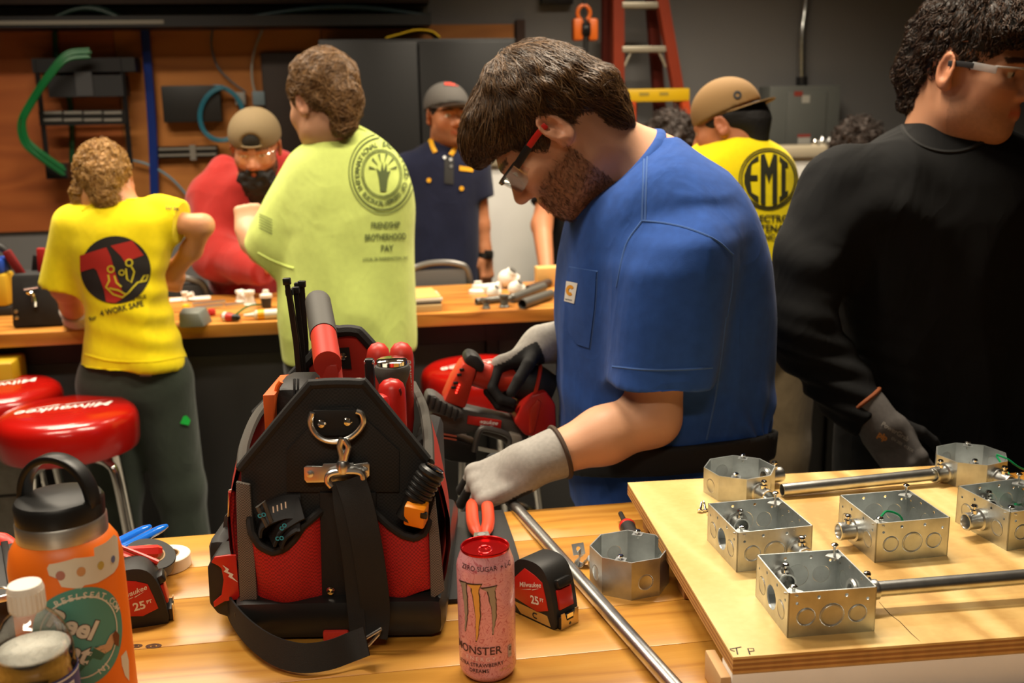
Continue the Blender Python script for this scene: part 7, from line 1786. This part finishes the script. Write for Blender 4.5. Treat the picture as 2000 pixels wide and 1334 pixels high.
RC_ = cloth('red fleece hoodie', S(150, 28, 22), .6, 8, sheen=.2, var=.05)
SH = SD()
SH.loft(rows_px([(312, 450, 548, YR_ + .07, .05), (332, 425, 562, YR_ + .04, .09), (350, 408, 566, YR_ + .01, .13), (400, 396, 570, YR_, .15), (480, 400, 566, YR_, .16), (560, 412, 560, YR_, .16), (590, 414, 558, YR_, .16)]), .04, 2.3)
SH.cone(PY(414, 385, YR_), PY(420, 500, YR_ - .14), .095, .08, .05); SH.cone(PY(420, 500, YR_ - .14), PY(520, 527, YR_ - .32), .085, .062, .04, flat=True)
SH.ell(PY(436, 338, YR_ + .05), (.055, .07, .055), None, .05); SH.ell(PY(548, 330, YR_ + .06), (.05, .07, .08), None, .05)
SH.ell(BT((0, .02, -.04)), (.082, .13, .12), R, .03, 'sub')
obj('hoodie', wrinkle(SH.mesh(.0085, 2), .010, 8, 2), RC_, rm, sharp=180)
glasses(rm, c, R, s, M_LENS, M_LENS, M_LENS)
pc0 = PY(485, 590, YR_); legs(rm, pc0[0], YR_, pc0[2], cloth('black work trousers', S(26, 26, 28), .4), .11, .09, lean=-1, h=.012)

# ================================================= man in the navy shirt with the grey cap
YN_ = 4.33
p = PY(860, 450, YN_); nm = empty('person', (p[0], p[1], 0), 'smiling man in a navy work shirt and grey cap', 'person', GP)
c = PY(874, 228, YN_ - .03); R = head_frame(dc(.42, -.90, -.0)); s = 1.0
sA, eA, wA = PY(930, 340, YN_), PY(938, 440, YN_ - .02), PY(948, 500, YN_ - .05); sB, eB, wB = PY(795, 340, YN_), PY(785, 440, YN_), PY(800, 520, YN_ - .03)
hx, hy = hframe(dc(.05, -.1, -1), dc(-.5, -.7, 0)); hB, hyB = hframe(dc(.05, -.1, -1), dc(.5, -.7, 0))
simple_body(nm, c, R, s, PY(868, 302, YN_), PY(860, 420, YN_), [[(sA, .045), (eA, .040), (wA, .028)], [(sB, .045), (eB, .040), (wB, .028)]], S(176, 116, 80), beard=lambda x, y, z: np.clip((-.04 - z + .3 * (np.abs(x) - .05)) / .02, 0, 1) * (y > 0) * .5, bcol=S(50, 34, 26), smile=1.0, hairc=S(30, 20, 16),
            hands=[(wA, np.stack([hx, hy, np.cross(hx, hy)], 1), dict(curl=(18, 24, 14))), (wB, np.stack([hB, hyB, np.cross(hB, hyB)], 1), dict(curl=(18, 24, 14)))])
H, T = hair_sd(c, R, s, .96, 0); H.half(T((0, 0, .034)), R @ np.array([0, -.22, 1.0])); obj('hair', H.mesh(.007, 2), mat('short dark hair', S(34, 24, 18), .7, bump=.5, bscale=120, dist=.003), nm, sharp=180)
H, T = cap_sd(c, R, s); KG = mat('charcoal cap twill', S(88, 84, 80), .85, bump=.3, bscale=400); cp = obj('cap', H.mesh(.006, 2), KG, nm, sharp=60); brim(c, R, s, KG, cp, up=.018, ln=.07)
bvc = bvh_of(cp); patch('cap_patch', [poly2d([(868, 158), (884, 153), (898, 162), (898, 170), (880, 168), (868, 167)])], mat('red cap patch', S(196, 70, 56), .7), cp, bvc, .003, 6)
NC = cloth('navy work cloth', S(18, 23, 48), .5, 7, sheen=.1, var=.05)
SH = SD()
SH.loft(rows_px([(272, 838, 898, YN_, .06), (288, 808, 928, YN_, .09), (310, 792, 940, YN_, .11), (340, 784, 946, YN_, .12), (400, 790, 938, YN_, .13), (480, 792, 938, YN_, .135), (550, 792, 938, YN_, .14), (570, 792, 938, YN_, .14)]), .03, 2.5)
SH.cone(PY(926, 330, YN_), PY(936, 390, YN_ - .01), .075, .070, .03, flat=True); SH.cone(PY(800, 330, YN_), PY(790, 392, YN_), .075, .070, .03, flat=True)
ns = obj('work_shirt', wrinkle(SH.mesh(.008, 2), .005, 8, 4), NC, nm, sharp=180); bv = bvh_of(ns)
YLB = mat('yellow trim', S(226, 166, 20), .6)
for q in ([(841, 274), (846, 288), (851, 298)], [(890, 282), (886, 294), (880, 303)]): seam('collar_trim', q, YLB, ns, bv, .011)
patch('chest_badge', [poly2d([(897, 324), (924, 328), (923, 336), (897, 333)])], YLB, ns, bv, .003, 8)
patch('placket', [poly2d([(868, 305), (886, 306), (886, 360), (868, 358)])], M_BLACKINK, ns, bv, .003, 8)
for q in ((868, 308), (880, 312), (881, 325)): patch('snap_button', [pxs(disc2d(3, 12), *q)], M_NICKEL, ns, bv, .006, None)
for q in ((838, 352), (901, 368)): patch('yellow_button', [pxs(disc2d(4.5, 12), *q)], YLB, ns, bv, .005, None)
m = MB(); m.lathe([(.034, -.012), (.037, -.012), (.037, .012), (.034, .012)], PY(947, 497, YN_ - .05), 20, closed=True); wt = m.build('wrist_watch', M_BLACKRUB, nm)
m = MB(); m.box(PY(954, 497, YN_ - .085), (.035, .014, .036), rz=-.5, bev=.004); m.build('watch_case', M_BLACKPL, wt)
pc0 = PY(865, 575, YN_); legs(nm, pc0[0], YN_, pc0[2], cloth('khaki trousers', S(128, 112, 84), .4), .11, .09, lean=-1, h=.012)

# ================================================= man in the yellow t-shirt with the lettered back print
YE = 2.9
p = PY(1470, 450, YE); em = empty('person', (p[0], p[1], 0), 'man in a yellow t-shirt with a large round letter print and tan cap', 'person', GP)
c = PY(1420, 248, YE + .02); R = head_frame(dc(-.80, .52, -.30)); s = .95
sA, eA = PY(1370, 330, YE + .10), PY(1350, 470, YE + .14)
simple_body(em, c, R, s, PY(1445, 282, YE), PY(1465, 420, YE), [[(sA, .04), (eA, .038), (PY(1340, 520, YE + .3), .03)]], S(176, 112, 76))
H, T = hair_sd(c, R, s, .97, 0, 0, .005); H.half(T((0, 0, .030)), R @ np.array([0, .12, 1.0])); obj('hair', H.mesh(.006, 2), mat('short black hair', S(20, 16, 14), .7, bump=.5, bscale=120, dist=.003), em, sharp=180)
KT_ = mat('tan cap twill', S(136, 104, 62), .85, bump=.3, bscale=400)
H, T = cap_sd(c, R, s, True, True); P, Q = H.mesh(.005, 2); cp = obj('cap', (P, Q), KT_, em, sharp=60); brim(c, R, s, KT_, cp, True, ln=.075, up=.004, flat=.004)
bvc = bvh_of(cp); patch('cap_mark', [pxs(ring2d(4, 8, 14), 1440, 186)], M_BLACKINK, cp, bvc, .003, 5)
SH = SD()
SH.loft(rows_px([(262, 1418, 1476, YE, .05), (276, 1388, 1505, YE, .085), (295, 1362, 1532, YE, .105), (325, 1350, 1548, YE, .12), (370, 1350, 1556, YE, .125), (450, 1362, 1554, YE, .13), (520, 1372, 1540, YE, .13), (580, 1380, 1522, YE, .13), (600, 1382, 1520, YE, .13)]), .03, 2.4)
SH.cone(PY(1380, 320, YE + .06), PY(1352, 440, YE + .12), .07, .07, .04, flat=True)
es = obj('t_shirt', wrinkle(SH.mesh(.0075, 2), .005, 7, 6), MATS['yellow safety jersey'], em, sharp=180); bv = bvh_of(es)
cx, cy = 1500, 350; BK2 = mat('olive black print', S(40, 40, 22), .9)
o_ = patch('print_rings', [pxs(ring2d(58, 60.5, 40), cx, cy, .95), pxs(ring2d(53, 56, 40), cx, cy, .95)], BK2, es, bv, .002, 9)
def clipc(poly, r_=50):
    out_ = []
    for x, y in poly:
        l = math.hypot(x, y); out_.append((x * min(1, r_ / l) if l > 0 else x, y * min(1, r_ / l) if l > 0 else y))
    return out_
E_ = clipc([(-60, 60), (-40, 40), (-30, 45), (-20, 46), (-20, 36), (-34, 30), (-36, 8), (-22, 8), (-22, -2), (-37, -2), (-34, -26), (-20, -34), (-20, -46), (-30, -42), (-44, -28), (-50, -8), (-50, 8), (-44, 26)])
M_ = clipc([(-16, -47), (-16, 47), (-8, 50), (1, 22), (10, 50), (18, 47), (18, -47), (8, -50), (8, 14), (1, -8), (-6, 14), (-6, -50)])
I_ = clipc([(22, 45), (40, 31), (40, 22), (35, 24), (35, -24), (40, -22), (40, -31), (22, -45), (22, -34), (26, -32), (26, 32), (22, 34)])
for g_ in (E_, M_, I_): patch('print_letter', [pxs(poly2d(g_), cx, cy, .95)], BK2, o_, bv, .003, 9)
for t_, y_, z_ in (('ELECTRO', 427, 18), ('MAINTENANCE', 446, 18), ('INC.', 463, 15)): patch('print_line', [px_text(t_, z_, 1502, y_, 0, .03, sx=1.0)], BK2, es, bv, .003, 10)
pc0 = PY(1455, 610, YE); legs(em, pc0[0] + .03, YE, pc0[2] + .02, cloth('khaki work trousers', S(112, 96, 70), .6), .11, .115, hipr=.17, spread=.03)

# ================================================= partly hidden people behind
def hidden(px, py, yy, fw, label, hairm, shirtm, rows, arm=None, cap=None, curly=False, skin=SK2):
    q = PY(px, 450, yy); t = empty('person', (q[0], q[1], 0), label, 'person', GP); c = PY(px, py, yy); R = head_frame(fw); s = 1.0
    arms = [arm] if arm else [[(PY(px + 60, py + 110, yy), .04), (PY(px + 70, py + 200, yy), .035)]]
    simple_body(t, c, R, s, PY(px + 4, py + 72, yy), PY(px + 4, py + 180, yy), arms, skin, .008, detail=False)
    H, T = hair_sd(c, R, s, 1.05 if curly else 1.0, .01 if curly else 0); P, Q = H.mesh(.007, 2); N = normals(P, Q)
    if curly: P = P + N * (np.abs(nz(P, 40)) * .03)[:, None]
    if cap: H.half(T((0, 0, .034)), R @ np.array([0, -.22, 1.0])); P, Q = H.mesh(.007, 2)
    hr = obj('hair', (P, Q), hairm, t, sharp=180)
    if curly: obj('hair_curls', strands((P, Q), lambda p_, n_: (p_ - c) + np.array([0, 0, -.06]), 900, .045, .002, 8, lift=.008, jit=.5, curl=.009, cfreq=150), hairm, hr, sharp=180)
    if cap:
        H, T = cap_sd(c, R, s); cp = obj('cap', H.mesh(.007, 2), cap, t, sharp=60); brim(c, R, s, cap, cp)
    SH = SD(); SH.loft(rows_px([(a, b, d, yy, e) for a, b, d, e in rows]), .03, 2.4)
    if arm: SH.cone(arm[0][0], arm[0][0] * .4 + arm[1][0] * .6, .075, .066, .03, flat=True)
    obj('shirt', wrinkle(SH.mesh(.010, 2), .006, 7, px), shirtm, t, sharp=180)
    pc0 = PY(px + 4, py + 380, yy); legs(t, pc0[0], yy, .86, MATS['black work trousers'], .11, .09, lean=-1, h=.014); return t
KB = cloth('black cotton', S(20, 19, 20), .5, 7, sheen=.05)
hidden(1152, 200, 4.3, dc(-.25, -.95, -.2), 'person in a black t-shirt and olive cap behind the blue shirt', mat('short dark hair', S(34, 24, 18), .7), KB, [(275, 1120, 1180, .05), (295, 1085, 1220, .09), (330, 1070, 1240, .12), (420, 1070, 1240, .13), (560, 1075, 1235, .13)],
       arm=[(PY(1078, 345, 4.28), .048), (PY(1058, 440, 4.2), .043), (PY(1068, 535, 4.02), .03)], cap=mat('olive cap twill', S(104, 92, 64), .85))
CH = mat('dark curly hair', S(38, 25, 17), .7, var=.3, vscale=70, bump=.6, bscale=100, dist=.005)
hidden(1312, 305, 4.05, dc(-.3, -.9, -.4), 'curly-haired person hidden behind the blue shoulder', CH, KB, [(375, 1280, 1345, .05), (395, 1245, 1380, .09), (430, 1232, 1392, .12), (560, 1236, 1388, .13)], curly=True)
hidden(1672, 318, 4.05, dc(.2, -.9, -.4), 'dark-haired person hidden behind the black shoulder', CH, KB, [(390, 1640, 1705, .05), (410, 1610, 1735, .09), (440, 1600, 1745, .12), (560, 1600, 1745, .13)], curly=True)
# ------------------------------------------------------------------ cordless band saw in the worker's hand
YS = 1.90
sw = empty('cordless_saw', PY(960, 900, YS), 'red and black cordless band saw held by the man in blue', 'saw')
M_SORG = mat('orange red tool case', S(196, 52, 30), .4); M_SGRY = mat('cast grey tool frame', S(84, 82, 78), .45, .3)
def pp(pts, y=YS): return [PY(p[0], p[1], y) for p in pts]
def slab(name, pts, y0, th, m_, bev=.004, parent=sw):
    m = MB(); m.prism(pp(pts, y0), (0, th, 0)); return m.build(name, m_, parent, bev=bev)
bat = slab('battery_pack', [(906, 708), (932, 722), (926, 742), (909, 800), (866, 786), (884, 744)], YS - .03, .06, M_SORG, .006)
for (x, y) in ((902, 722), (897, 732), (890, 748), (886, 757)):
    m = MB(); m.box(PY(x, y, YS - .031), (.009, .004, .005), bev=.001); m.build('vent', M_BLACKPL, bat)
for k in range(4):
    m = MB(); m.box(PY(897 - k * 2, 752 + k * 5, YS - .0315), (.0028, .002, .0028)); m.build('charge_light', mat('red charge light', (1, .05, .03), .4, emit=3.0), bat, smooth=False)
slab('pommel', [(908, 700), (918, 691), (934, 696), (948, 712), (944, 730), (926, 724), (908, 712)], YS - .028, .056, M_BLACKRUB, .008)
m = MB(); m.tube(smoothpts(pp([(926, 728), (960, 738), (1000, 742), (1036, 744)], YS + .005), 4), .026, 16); m.build('main_handle', M_SORG, sw)
m = MB(); m.tube(smoothpts(pp([(984, 742), (1020, 746), (1050, 752), (1076, 762)], YS + .01), 4), [.028, .03, .032, .034, .036, .038, .038, .038, .038, .036, .034, .032, .03], 18); m.build('motor_sleeve', M_BLACKRUB, sw)
m = MB(); c_ = PY(1046, 752, YS + .008); Rf = frame(R0 * .95 - np.array([0, 0, .25])); m.tube([c_ + Rf @ np.array([.0395 * math.cos(t), .0395 * math.sin(t), 0]) for t in np.linspace(0, 2 * pi, 28)[:-1]], .004, 8, closed=True); m.build('motor_ring', M_SORG, sw)
slab('motor_housing', [(1020, 792), (1040, 772), (1066, 764), (1086, 790), (1088, 842), (1060, 856), (1026, 852), (1004, 826)], YS - .045, .085, M_RED, .010)
slab('housing_rib', [(1034, 800), (1050, 780), (1058, 786), (1044, 846), (1034, 848)], YS - .050, .02, M_SORG, .003)
fr_ = slab('saw_frame', [(842, 806), (870, 792), (912, 800), (1000, 820), (1034, 846), (1032, 884), (1010, 890), (980, 862), (930, 846), (880, 852), (846, 846)], YS - .02, .05, M_SGRY, .006)
bg = slab('badge', [(914, 812), (980, 822), (978, 840), (912, 828)], YS - .024, .005, M_RED, .001)
decal('badge_lettering', script_logo(.052), M_WHITE, bg, flatmap(PY(946, 824, YS - .0248), R0 - np.array([0, 0, .13]), (0.08, 0, 1), .0004))
gp = slab('curved_grip', [(830, 784), (836, 770), (850, 772), (874, 790), (904, 804), (906, 816), (890, 820), (862, 812), (836, 804)], YS - .045, .05, M_GREYRUB, .006)
for k in range(6):
    m = MB(); m.box(PY(836 + k * 11, 782 + k * 5.6, YS - .046), (.006, .006, .024), R=frame((0.25, 0, 1), (1, 0, 0)), bev=.002); m.build('grip_rib', M_BLACKRUB, gp)
slab('base_shoe', [(846, 852), (890, 858), (932, 872), (930, 908), (880, 902), (846, 890)], YS - .03, .06, M_BLACKPL, .006)
for k in range(2): slab('warning_label', [(862, 846 + k * 7), (892, 851 + k * 7), (892, 854 + k * 7), (862, 849 + k * 7)], YS - .0325, .003, mat('orange label', S(190, 96, 70), .6), 0)
m = MB(); m.tube(smoothpts(pp([(926, 882), (932, 854), (940, 838), (956, 838), (984, 846), (996, 856), (994, 872), (988, 890)], YS - .03), 4), .006, 10); m.build('guard_loop', M_SGRY, sw)
slab('blade', [(934, 872), (990, 884), (990, 892), (934, 880)], YS + .0, .0015, M_CHROME, 0)
slab('blade_guide', [(996, 846), (1020, 852), (1024, 876), (1006, 890), (994, 872)], YS - .035, .03, mat('pale cast guide', S(150, 144, 132), .4, .4), .004)

# ------------------------------------------------------------------ things on the long counter
CT = .92
def onc(px, py): return PZ(px, py, CT)
# tool tote at the left
q = onc(72, 640); tt = empty('tool_tote', q, 'small black tool tote with red handles on the long counter', 'tool bag')
m = MB(); W_ = .13
m.add([(q[0] - .075, q[1] - .0, CT), (q[0] + .085, q[1], CT), (q[0] + .075, q[1] + .14, CT), (q[0] - .07, q[1] + .14, CT), (q[0] - .062, q[1] + .01, CT + .17), (q[0] + .066, q[1] + .01, CT + .17), (q[0] + .06, q[1] + .13, CT + .17), (q[0] - .06, q[1] + .13, CT + .17)], [(0, 3, 2, 1), (4, 5, 6, 7), (0, 1, 5, 4), (1, 2, 6, 5), (2, 3, 7, 6), (3, 0, 4, 7)])
m.build('body', MATS['black ballistic nylon'], tt, bev=.012)
m = MB(); m.tube(smoothpts([q + [-.012, -.004, .115], q + [.0, -.010, .11], q + [.005, -.010, .09], q + [.004, -.010, .07]], 4), .007, 8); m.tube([q + [-.022, -.006, .125], q + [.02, -.006, .13]], .004, 8); m.build('metal_clip', M_CHROME, tt)
for i, (dx, dy, h_, tl, mm) in enumerate(((-.035, .04, .08, -.45, mat('dark red grip', S(110, 20, 22), .5)), (.022, .05, .075, .05, mat('red knife case', S(150, 28, 26), .4)), (-.01, .09, .05, .2, M_BLACKPL), (.05, .05, .03, .3, MATS['dark red grip']))):
    b_ = q + np.array([dx, dy, .16]); d = np.array([math.sin(tl), 0, math.cos(tl)]); m = MB(); m.box(b_ + d * h_ / 2, (.026, .018, h_ + .02), R=frame(d, (1, 0, 0)), bev=.005); o = m.build('tool_in_tote', mm, tt)
for k, z_ in enumerate((.055, .035)):
    m = MB(); m.lathe([(.006, 0), (.006, .003), (0, .004)], q + [-.055, -.001, z_], 12, frame((0, -1, 0))); m.build('rivet', MATS['brass tinted hook'], tt)
q = PZ(4, 618, CT); yb_ = empty('yellow_pouch', q, 'yellow and blue tool pouch at the far left of the long counter', 'pouch')
m = MB(); m.box(q + [-.02, .06, .085], (.085, .1, .11), bev=.012); m.build('body', mat('yellow canvas', S(188, 150, 24), .7, var=.1), yb_)
m = MB(); m.box(q + [-.025, .06, .165], (.08, .09, .05), bev=.010); m.build('flap', mat('blue canvas', S(20, 64, 160), .7), yb_)
m = MB(); m.box(q + [-.015, .06, .015], (.09, .1, .03), bev=.004); m.build('base', M_BLACKRUB, yb_)
m = MB(); m.tube(smoothpts([q + [-.05, .05, .19], q + [-.03, .05, .235], q + [.02, .05, .215], q + [.035, .05, .15]], 4), .012, 10); m.build('strap', M_BLACKRUB, yb_)
q = PY(6, 706, DF - .02); m = MB(); m.box([q[0] - .03, DF - .0, .72], (.14, .14, .25), bev=.01); o = m.build('yellow_crate', mat('yellow crate plastic', S(180, 146, 20), .5)); tag(o, 'yellow crate on the block pier under the counter', 'crate')
# grey cast box near the yellow shirt
q = onc(370, 640); m = MB()
m.add([q + np.array(p) for p in ((-.03, 0, 0), (.045, .0, 0), (.06, .09, 0), (-.03, .09, 0), (-.03, .008, .045), (.03, .008, .045), (.045, .075, .05), (-.03, .08, .05))], [(0, 3, 2, 1), (4, 5, 6, 7), (0, 1, 5, 4), (1, 2, 6, 5), (2, 3, 7, 6), (3, 0, 4, 7)])
tag(m.build('cast_box', mat('grey cast metal', S(112, 116, 108), .55, .2), bev=.005), 'grey cast metal box on the counter beside the yellow shirt', 'box')
def blob(name, px, py, prof, m_, label, cat, axis=(0, 0, 1), lift=0.0, group=None):
    q = onc(px, py) + [0, 0, lift]; m = MB(); m.lathe(prof, q, 18, frame(axis)); return tag(m.build(name, m_), label, cat, group)
kn = lambda r, h: [(r * .6, 0), (r, h * .25), (r, h * .6), (r * .7, h * .9), (0, h)]
GF = 'fittings on the long counter'
blob('wire_nut', 364, 610, kn(.014, .028), mat('yellow nut', S(232, 170, 20), .4), 'yellow wire nut on the counter beside the yellow shirt', 'wire nut')
blob('wire_nut', 396, 622, kn(.013, .026), mat('maroon nut', S(90, 24, 22), .5), 'dark maroon wire nut left of the bright red one', 'wire nut')
blob('wire_nut', 414, 616, kn(.013, .024), mat('bright red nut', S(190, 46, 36), .5), 'bright red wire nut in the middle of the clutter', 'wire nut')
q = onc(440, 628); t = empty('red_tester', q, 'red and white tester with a black tip on the counter', 'tester')
m = MB(); m.lathe([(.006, 0), (.014, .008), (.016, .03), (.012, .045)], q + [-.012, .012, .014], 16, frame((1, -.55, 0))); m.build('grip', mat('bright red nut', S(190, 46, 36), .5), t)
m = MB(); m.lathe([(.0165, .012), (.0165, .022), (.012, .022)], q + [-.012, .012, .014], 16, frame((1, -.55, 0)), True); m.build('band', M_WHITEPL, t)
m = MB(); m.lathe([(.012, .043), (.011, .062), (.004, .07)], q + [-.012, .012, .014], 16, frame((1, -.55, 0))); m.build('tip', M_BLACKPL, t)
m = MB(); A_, B_2 = onc(455, 622), onc(515, 598); m.tube(smoothpts([A_ + [0, 0, .006], (A_ + B_2) / 2 + [0, 0, .02], B_2 + [0, 0, .006]], 5), .0035, 8); tag(m.build('green_wire', M_GRC), 'green wire offcut lying between the red tester and white fittings', 'wire')
q = onc(515, 624); t = empty('caulk_tube', q, 'white tube with a yellow band next to the lime shirt', 'tube')
m = MB(); m.lathe([(.004, -.06), (.008, -.03), (.016, -.022), (.016, .06)], q + [.0, 0, .016], 18, frame((1, .05, 0))); m.build('barrel', M_WHITEPL, t)
m = MB(); m.lathe([(.0165, -.018), (.0165, .004), (.015, .004), (.015, -.018)], q + [.0, 0, .016], 18, frame((1, .05, 0)), True); m.build('band', mat('yellow nut', S(232, 170, 20), .4), t)
def valve(px, py, label, m_=M_WHITEPL, s_=1.0, rz=0.0):
    q = onc(px, py); t = empty('pipe_fitting', q, label, 'fitting', GF); R = rotz(rz)
    m = MB(); m.lathe([(.016 * s_, 0), (.018 * s_, .004), (.014 * s_, .008), (.012 * s_, .03 * s_), (.016 * s_, .034 * s_), (.016 * s_, .042 * s_), (0, .044 * s_)], q, 18); m.build('body', m_, t)
    m = MB(); m.lathe([(.010 * s_, 0), (.010 * s_, .03 * s_), (.013 * s_, .03 * s_), (.013 * s_, .04 * s_), (.009 * s_, .04 * s_)], q + [0, 0, .02 * s_], 16, R @ frame((1, -.3, .3))); m.build('side_outlet', m_, t)
    return t
valve(488, 596, 'white elbow fitting left of the dark cup', s_=1.2, rz=2.6); valve(470, 590, 'lower white elbow fitting beside the metal strips', s_=1.0, rz=.4); valve(362, 588, 'small pale fitting behind the yellow wire nut', s_=.8)
q = onc(521, 601); t = empty('capped_cup', q, 'dark cup with a white cap beside the lime shirt', 'cup')
m = MB(); m.lathe([(.012, 0), (.016, .004), (.019, .038), (.018, .04)], q, 20); m.build('cup', mat('dark cup plastic', S(52, 44, 38), .5), t)
m = MB(); m.lathe([(.021, .036), (.021, .046), (.012, .05), (.009, .062), (0, .063)], q, 20); m.build('lid', M_WHITEPL, t)
for i, (x0, y0, x1, y1) in enumerate(((376, 598, 440, 592), (382, 606, 436, 600), (440, 600, 500, 594))):
    A_, B_2 = onc(x0, y0), onc(x1, y1); m = MB(); m.ribbon([A_ + [0, 0, .006], B_2 + [0, 0, .006]], None, .02, .010, (0, 1, 0)); tag(m.build('metal_strip', M_NICKEL, bev=.001), ('rearmost silver metal strip left of the white fittings', 'front silver metal strip behind the red wire nut', 'right silver metal strip under the white elbow')[i], 'metal strip', 'metal strips on the counter')
q = onc(370, 586); m = MB(); m.box(q + [0, .02, .0015], (.14, .07, .002), rz=.15); tag(m.build('paper_sheet', mat('paper', S(222, 212, 196), .7)), 'white paper sheet behind the clutter on the long counter', 'paper')
# stack of boards and pads
q = onc(836, 610); st_k = [('pale_board', .024, .115, .17, mat('pale board', S(196, 166, 116), .6), 'pale board at the bottom of the stack beside the lime shirt'), ('dark_notebook', .008, .11, .16, mat('dark notebook', S(60, 46, 36), .6), 'dark notebook between the pale board and paper pad'), ('paper_pad', .010, .115, .15, mat('pad paper', S(226, 216, 200), .6), 'white paper pad under the manila envelope'), ('manila_envelope', .004, .10, .19, mat('manila', S(206, 164, 92), .6), 'manila envelope on top of the paper stack')]
z_ = CT
for i, (n_, h_, w_, d_, mm, lb) in enumerate(st_k):
    m = MB(); m.box([q[0] - .012, q[1] + d_ / 2 + .004 * i, z_ + h_ / 2], (w_, d_, h_), rz=.03 * i, bev=.001); tag(m.build(n_, mm), lb, n_.split('_')[1]); z_ += h_ + .0004
# pile of conduit fittings on the right
PG = mat('dull grey fitting', S(98, 96, 90), .45, .5); PW_ = M_WHITEPL
q = onc(934, 572); t = empty('pipe_fitting', q, 'white stepped plastic fitting at the left of the pile', 'fitting', GF)
m = MB(); m.lathe([(.034, 0), (.034, .010), (.024, .016), (.020, .030), (.014, .034), (.014, .042), (0, .042)], q, 24); m.build('body', PW_, t)
m = MB(); m.lathe([(.016, 0), (.016, .05), (.02, .05), (.02, .06)], q + [.02, -.01, .018], 18, frame((1, -.4, .1))); m.build('side_outlet', PW_, t)
def ball(px, py, r, lb):
    q = onc(px, py) + [0, 0, r]; B3 = SD(); B3.ell(q, (r, r, r)); B3.cone(q, q + [r * .6, -r * .4, r * .9], r * .5, r * .6, .01, flat=True); B3.cone(q, q + [r * 1.3, -r * .2, -r * .3], r * .6, r * .7, .01, flat=True)
    t = empty('pipe_fitting', q, lb, 'fitting', GF); obj('body', B3.mesh(.004, 1), PW_, t, sharp=50)
    m = MB(); m.lathe([(r * .45, 0), (r * .45, .003), (0, .003)], q + [r * .6, -r * .4, r * .9], 14, frame((.6, -.4, .9))); m.build('mouth', PG, t); return t
ball(990, 562, .034, 'round white fitting on top of the pile'); ball(1006, 578, .026, 'smaller round white fitting leaning on the pile'); ball(962, 584, .022, 'small white fitting at the front of the pile')
for i, (x0, y0, x1, y1, r_, lb) in enumerate(((1020, 604, 1076, 584, .017, 'grey pipe offcut at the front right of the pile'), (1000, 592, 1062, 572, .016, 'grey pipe offcut lying behind the front one'), (930, 596, 985, 590, .012, 'thin grey pipe piece at the front left of the pile'), (1030, 574, 1072, 560, .015, 'dark pipe offcut at the back of the pile'))):
    A_, B_2 = onc(x0, y0) + [0, 0, r_], onc(x1, y1) + [0, 0, r_ + (.006 if i == 1 else 0)]; L = np.linalg.norm(B_2 - A_); m = MB(); m.lathe([(r_, 0), (r_, L), (r_ - .002, L), (r_ - .002, 0)], A_, 20, frame(B_2 - A_), True)
    t = tag(m.build('pipe_offcut', PG if i < 3 else mat('brown black pipe', S(58, 46, 40), .5)), lb, 'pipe', 'pipe offcuts')
valve(985, 600, 'grey metal elbow in the middle of the pile', PG, 1.0, .8); valve(950, 603, 'grey metal elbow at the front of the pile', PG, .8, 2.2)
q = onc(1068, 560); m = MB(); m.box(q + [.02, .03, .035], (.11, .07, .07), bev=.002); o = m.build('wooden_block', mat('pale pine block', S(206, 164, 98), .6, var=.08)); tag(o, 'pale wooden block behind the pile of fittings', 'block')
# chairs behind the counter
def chair(px, py, yy, label, mm, w_=.23):
    q = PY(px, py, yy); t = empty('chair', (q[0], yy, 0), label, 'chair', 'chairs behind the counter'); zt = q[2]
    m = MB(); pts = smoothpts([(q[0] - w_, yy, zt - .34), (q[0] - w_, yy, zt - .06), (q[0] - w_ + .05, yy, zt), (q[0] + w_ - .05, yy, zt), (q[0] + w_, yy, zt - .06), (q[0] + w_, yy, zt - .34)], 5); m.tube(pts, .013, 10); m.build('back_frame', mat('grey chair tube', S(120, 118, 114), .35, .7), t)
    m = MB(); m.box((q[0], yy + .004, zt - .15), (2 * w_ - .02, .03, .27), bev=.012); m.build('backrest', mm, t)
    m = MB(); m.box((q[0], yy + .16, .45), (2 * w_, .30, .04), bev=.015); m.build('seat', mm, t)
    for sx in (-1, 1):
        for dy in (.0, .29):
            m = MB(); m.tube([(q[0] + sx * (w_ - .01), yy + dy, .43 if dy else zt - .3), (q[0] + sx * (w_ + .02), yy + dy, .01)], .012, 8); m.build('leg', MATS['grey chair tube'], t)
chair(858, 517, 3.88, 'grey padded chair back in front of the navy shirt', mat('grey chair pad', S(84, 82, 80), .6), .115)
chair(350, 547, 3.88, 'black chair back between the yellow shirt and the red hoodie', mat('black chair pad', S(40, 38, 37), .6), .095)
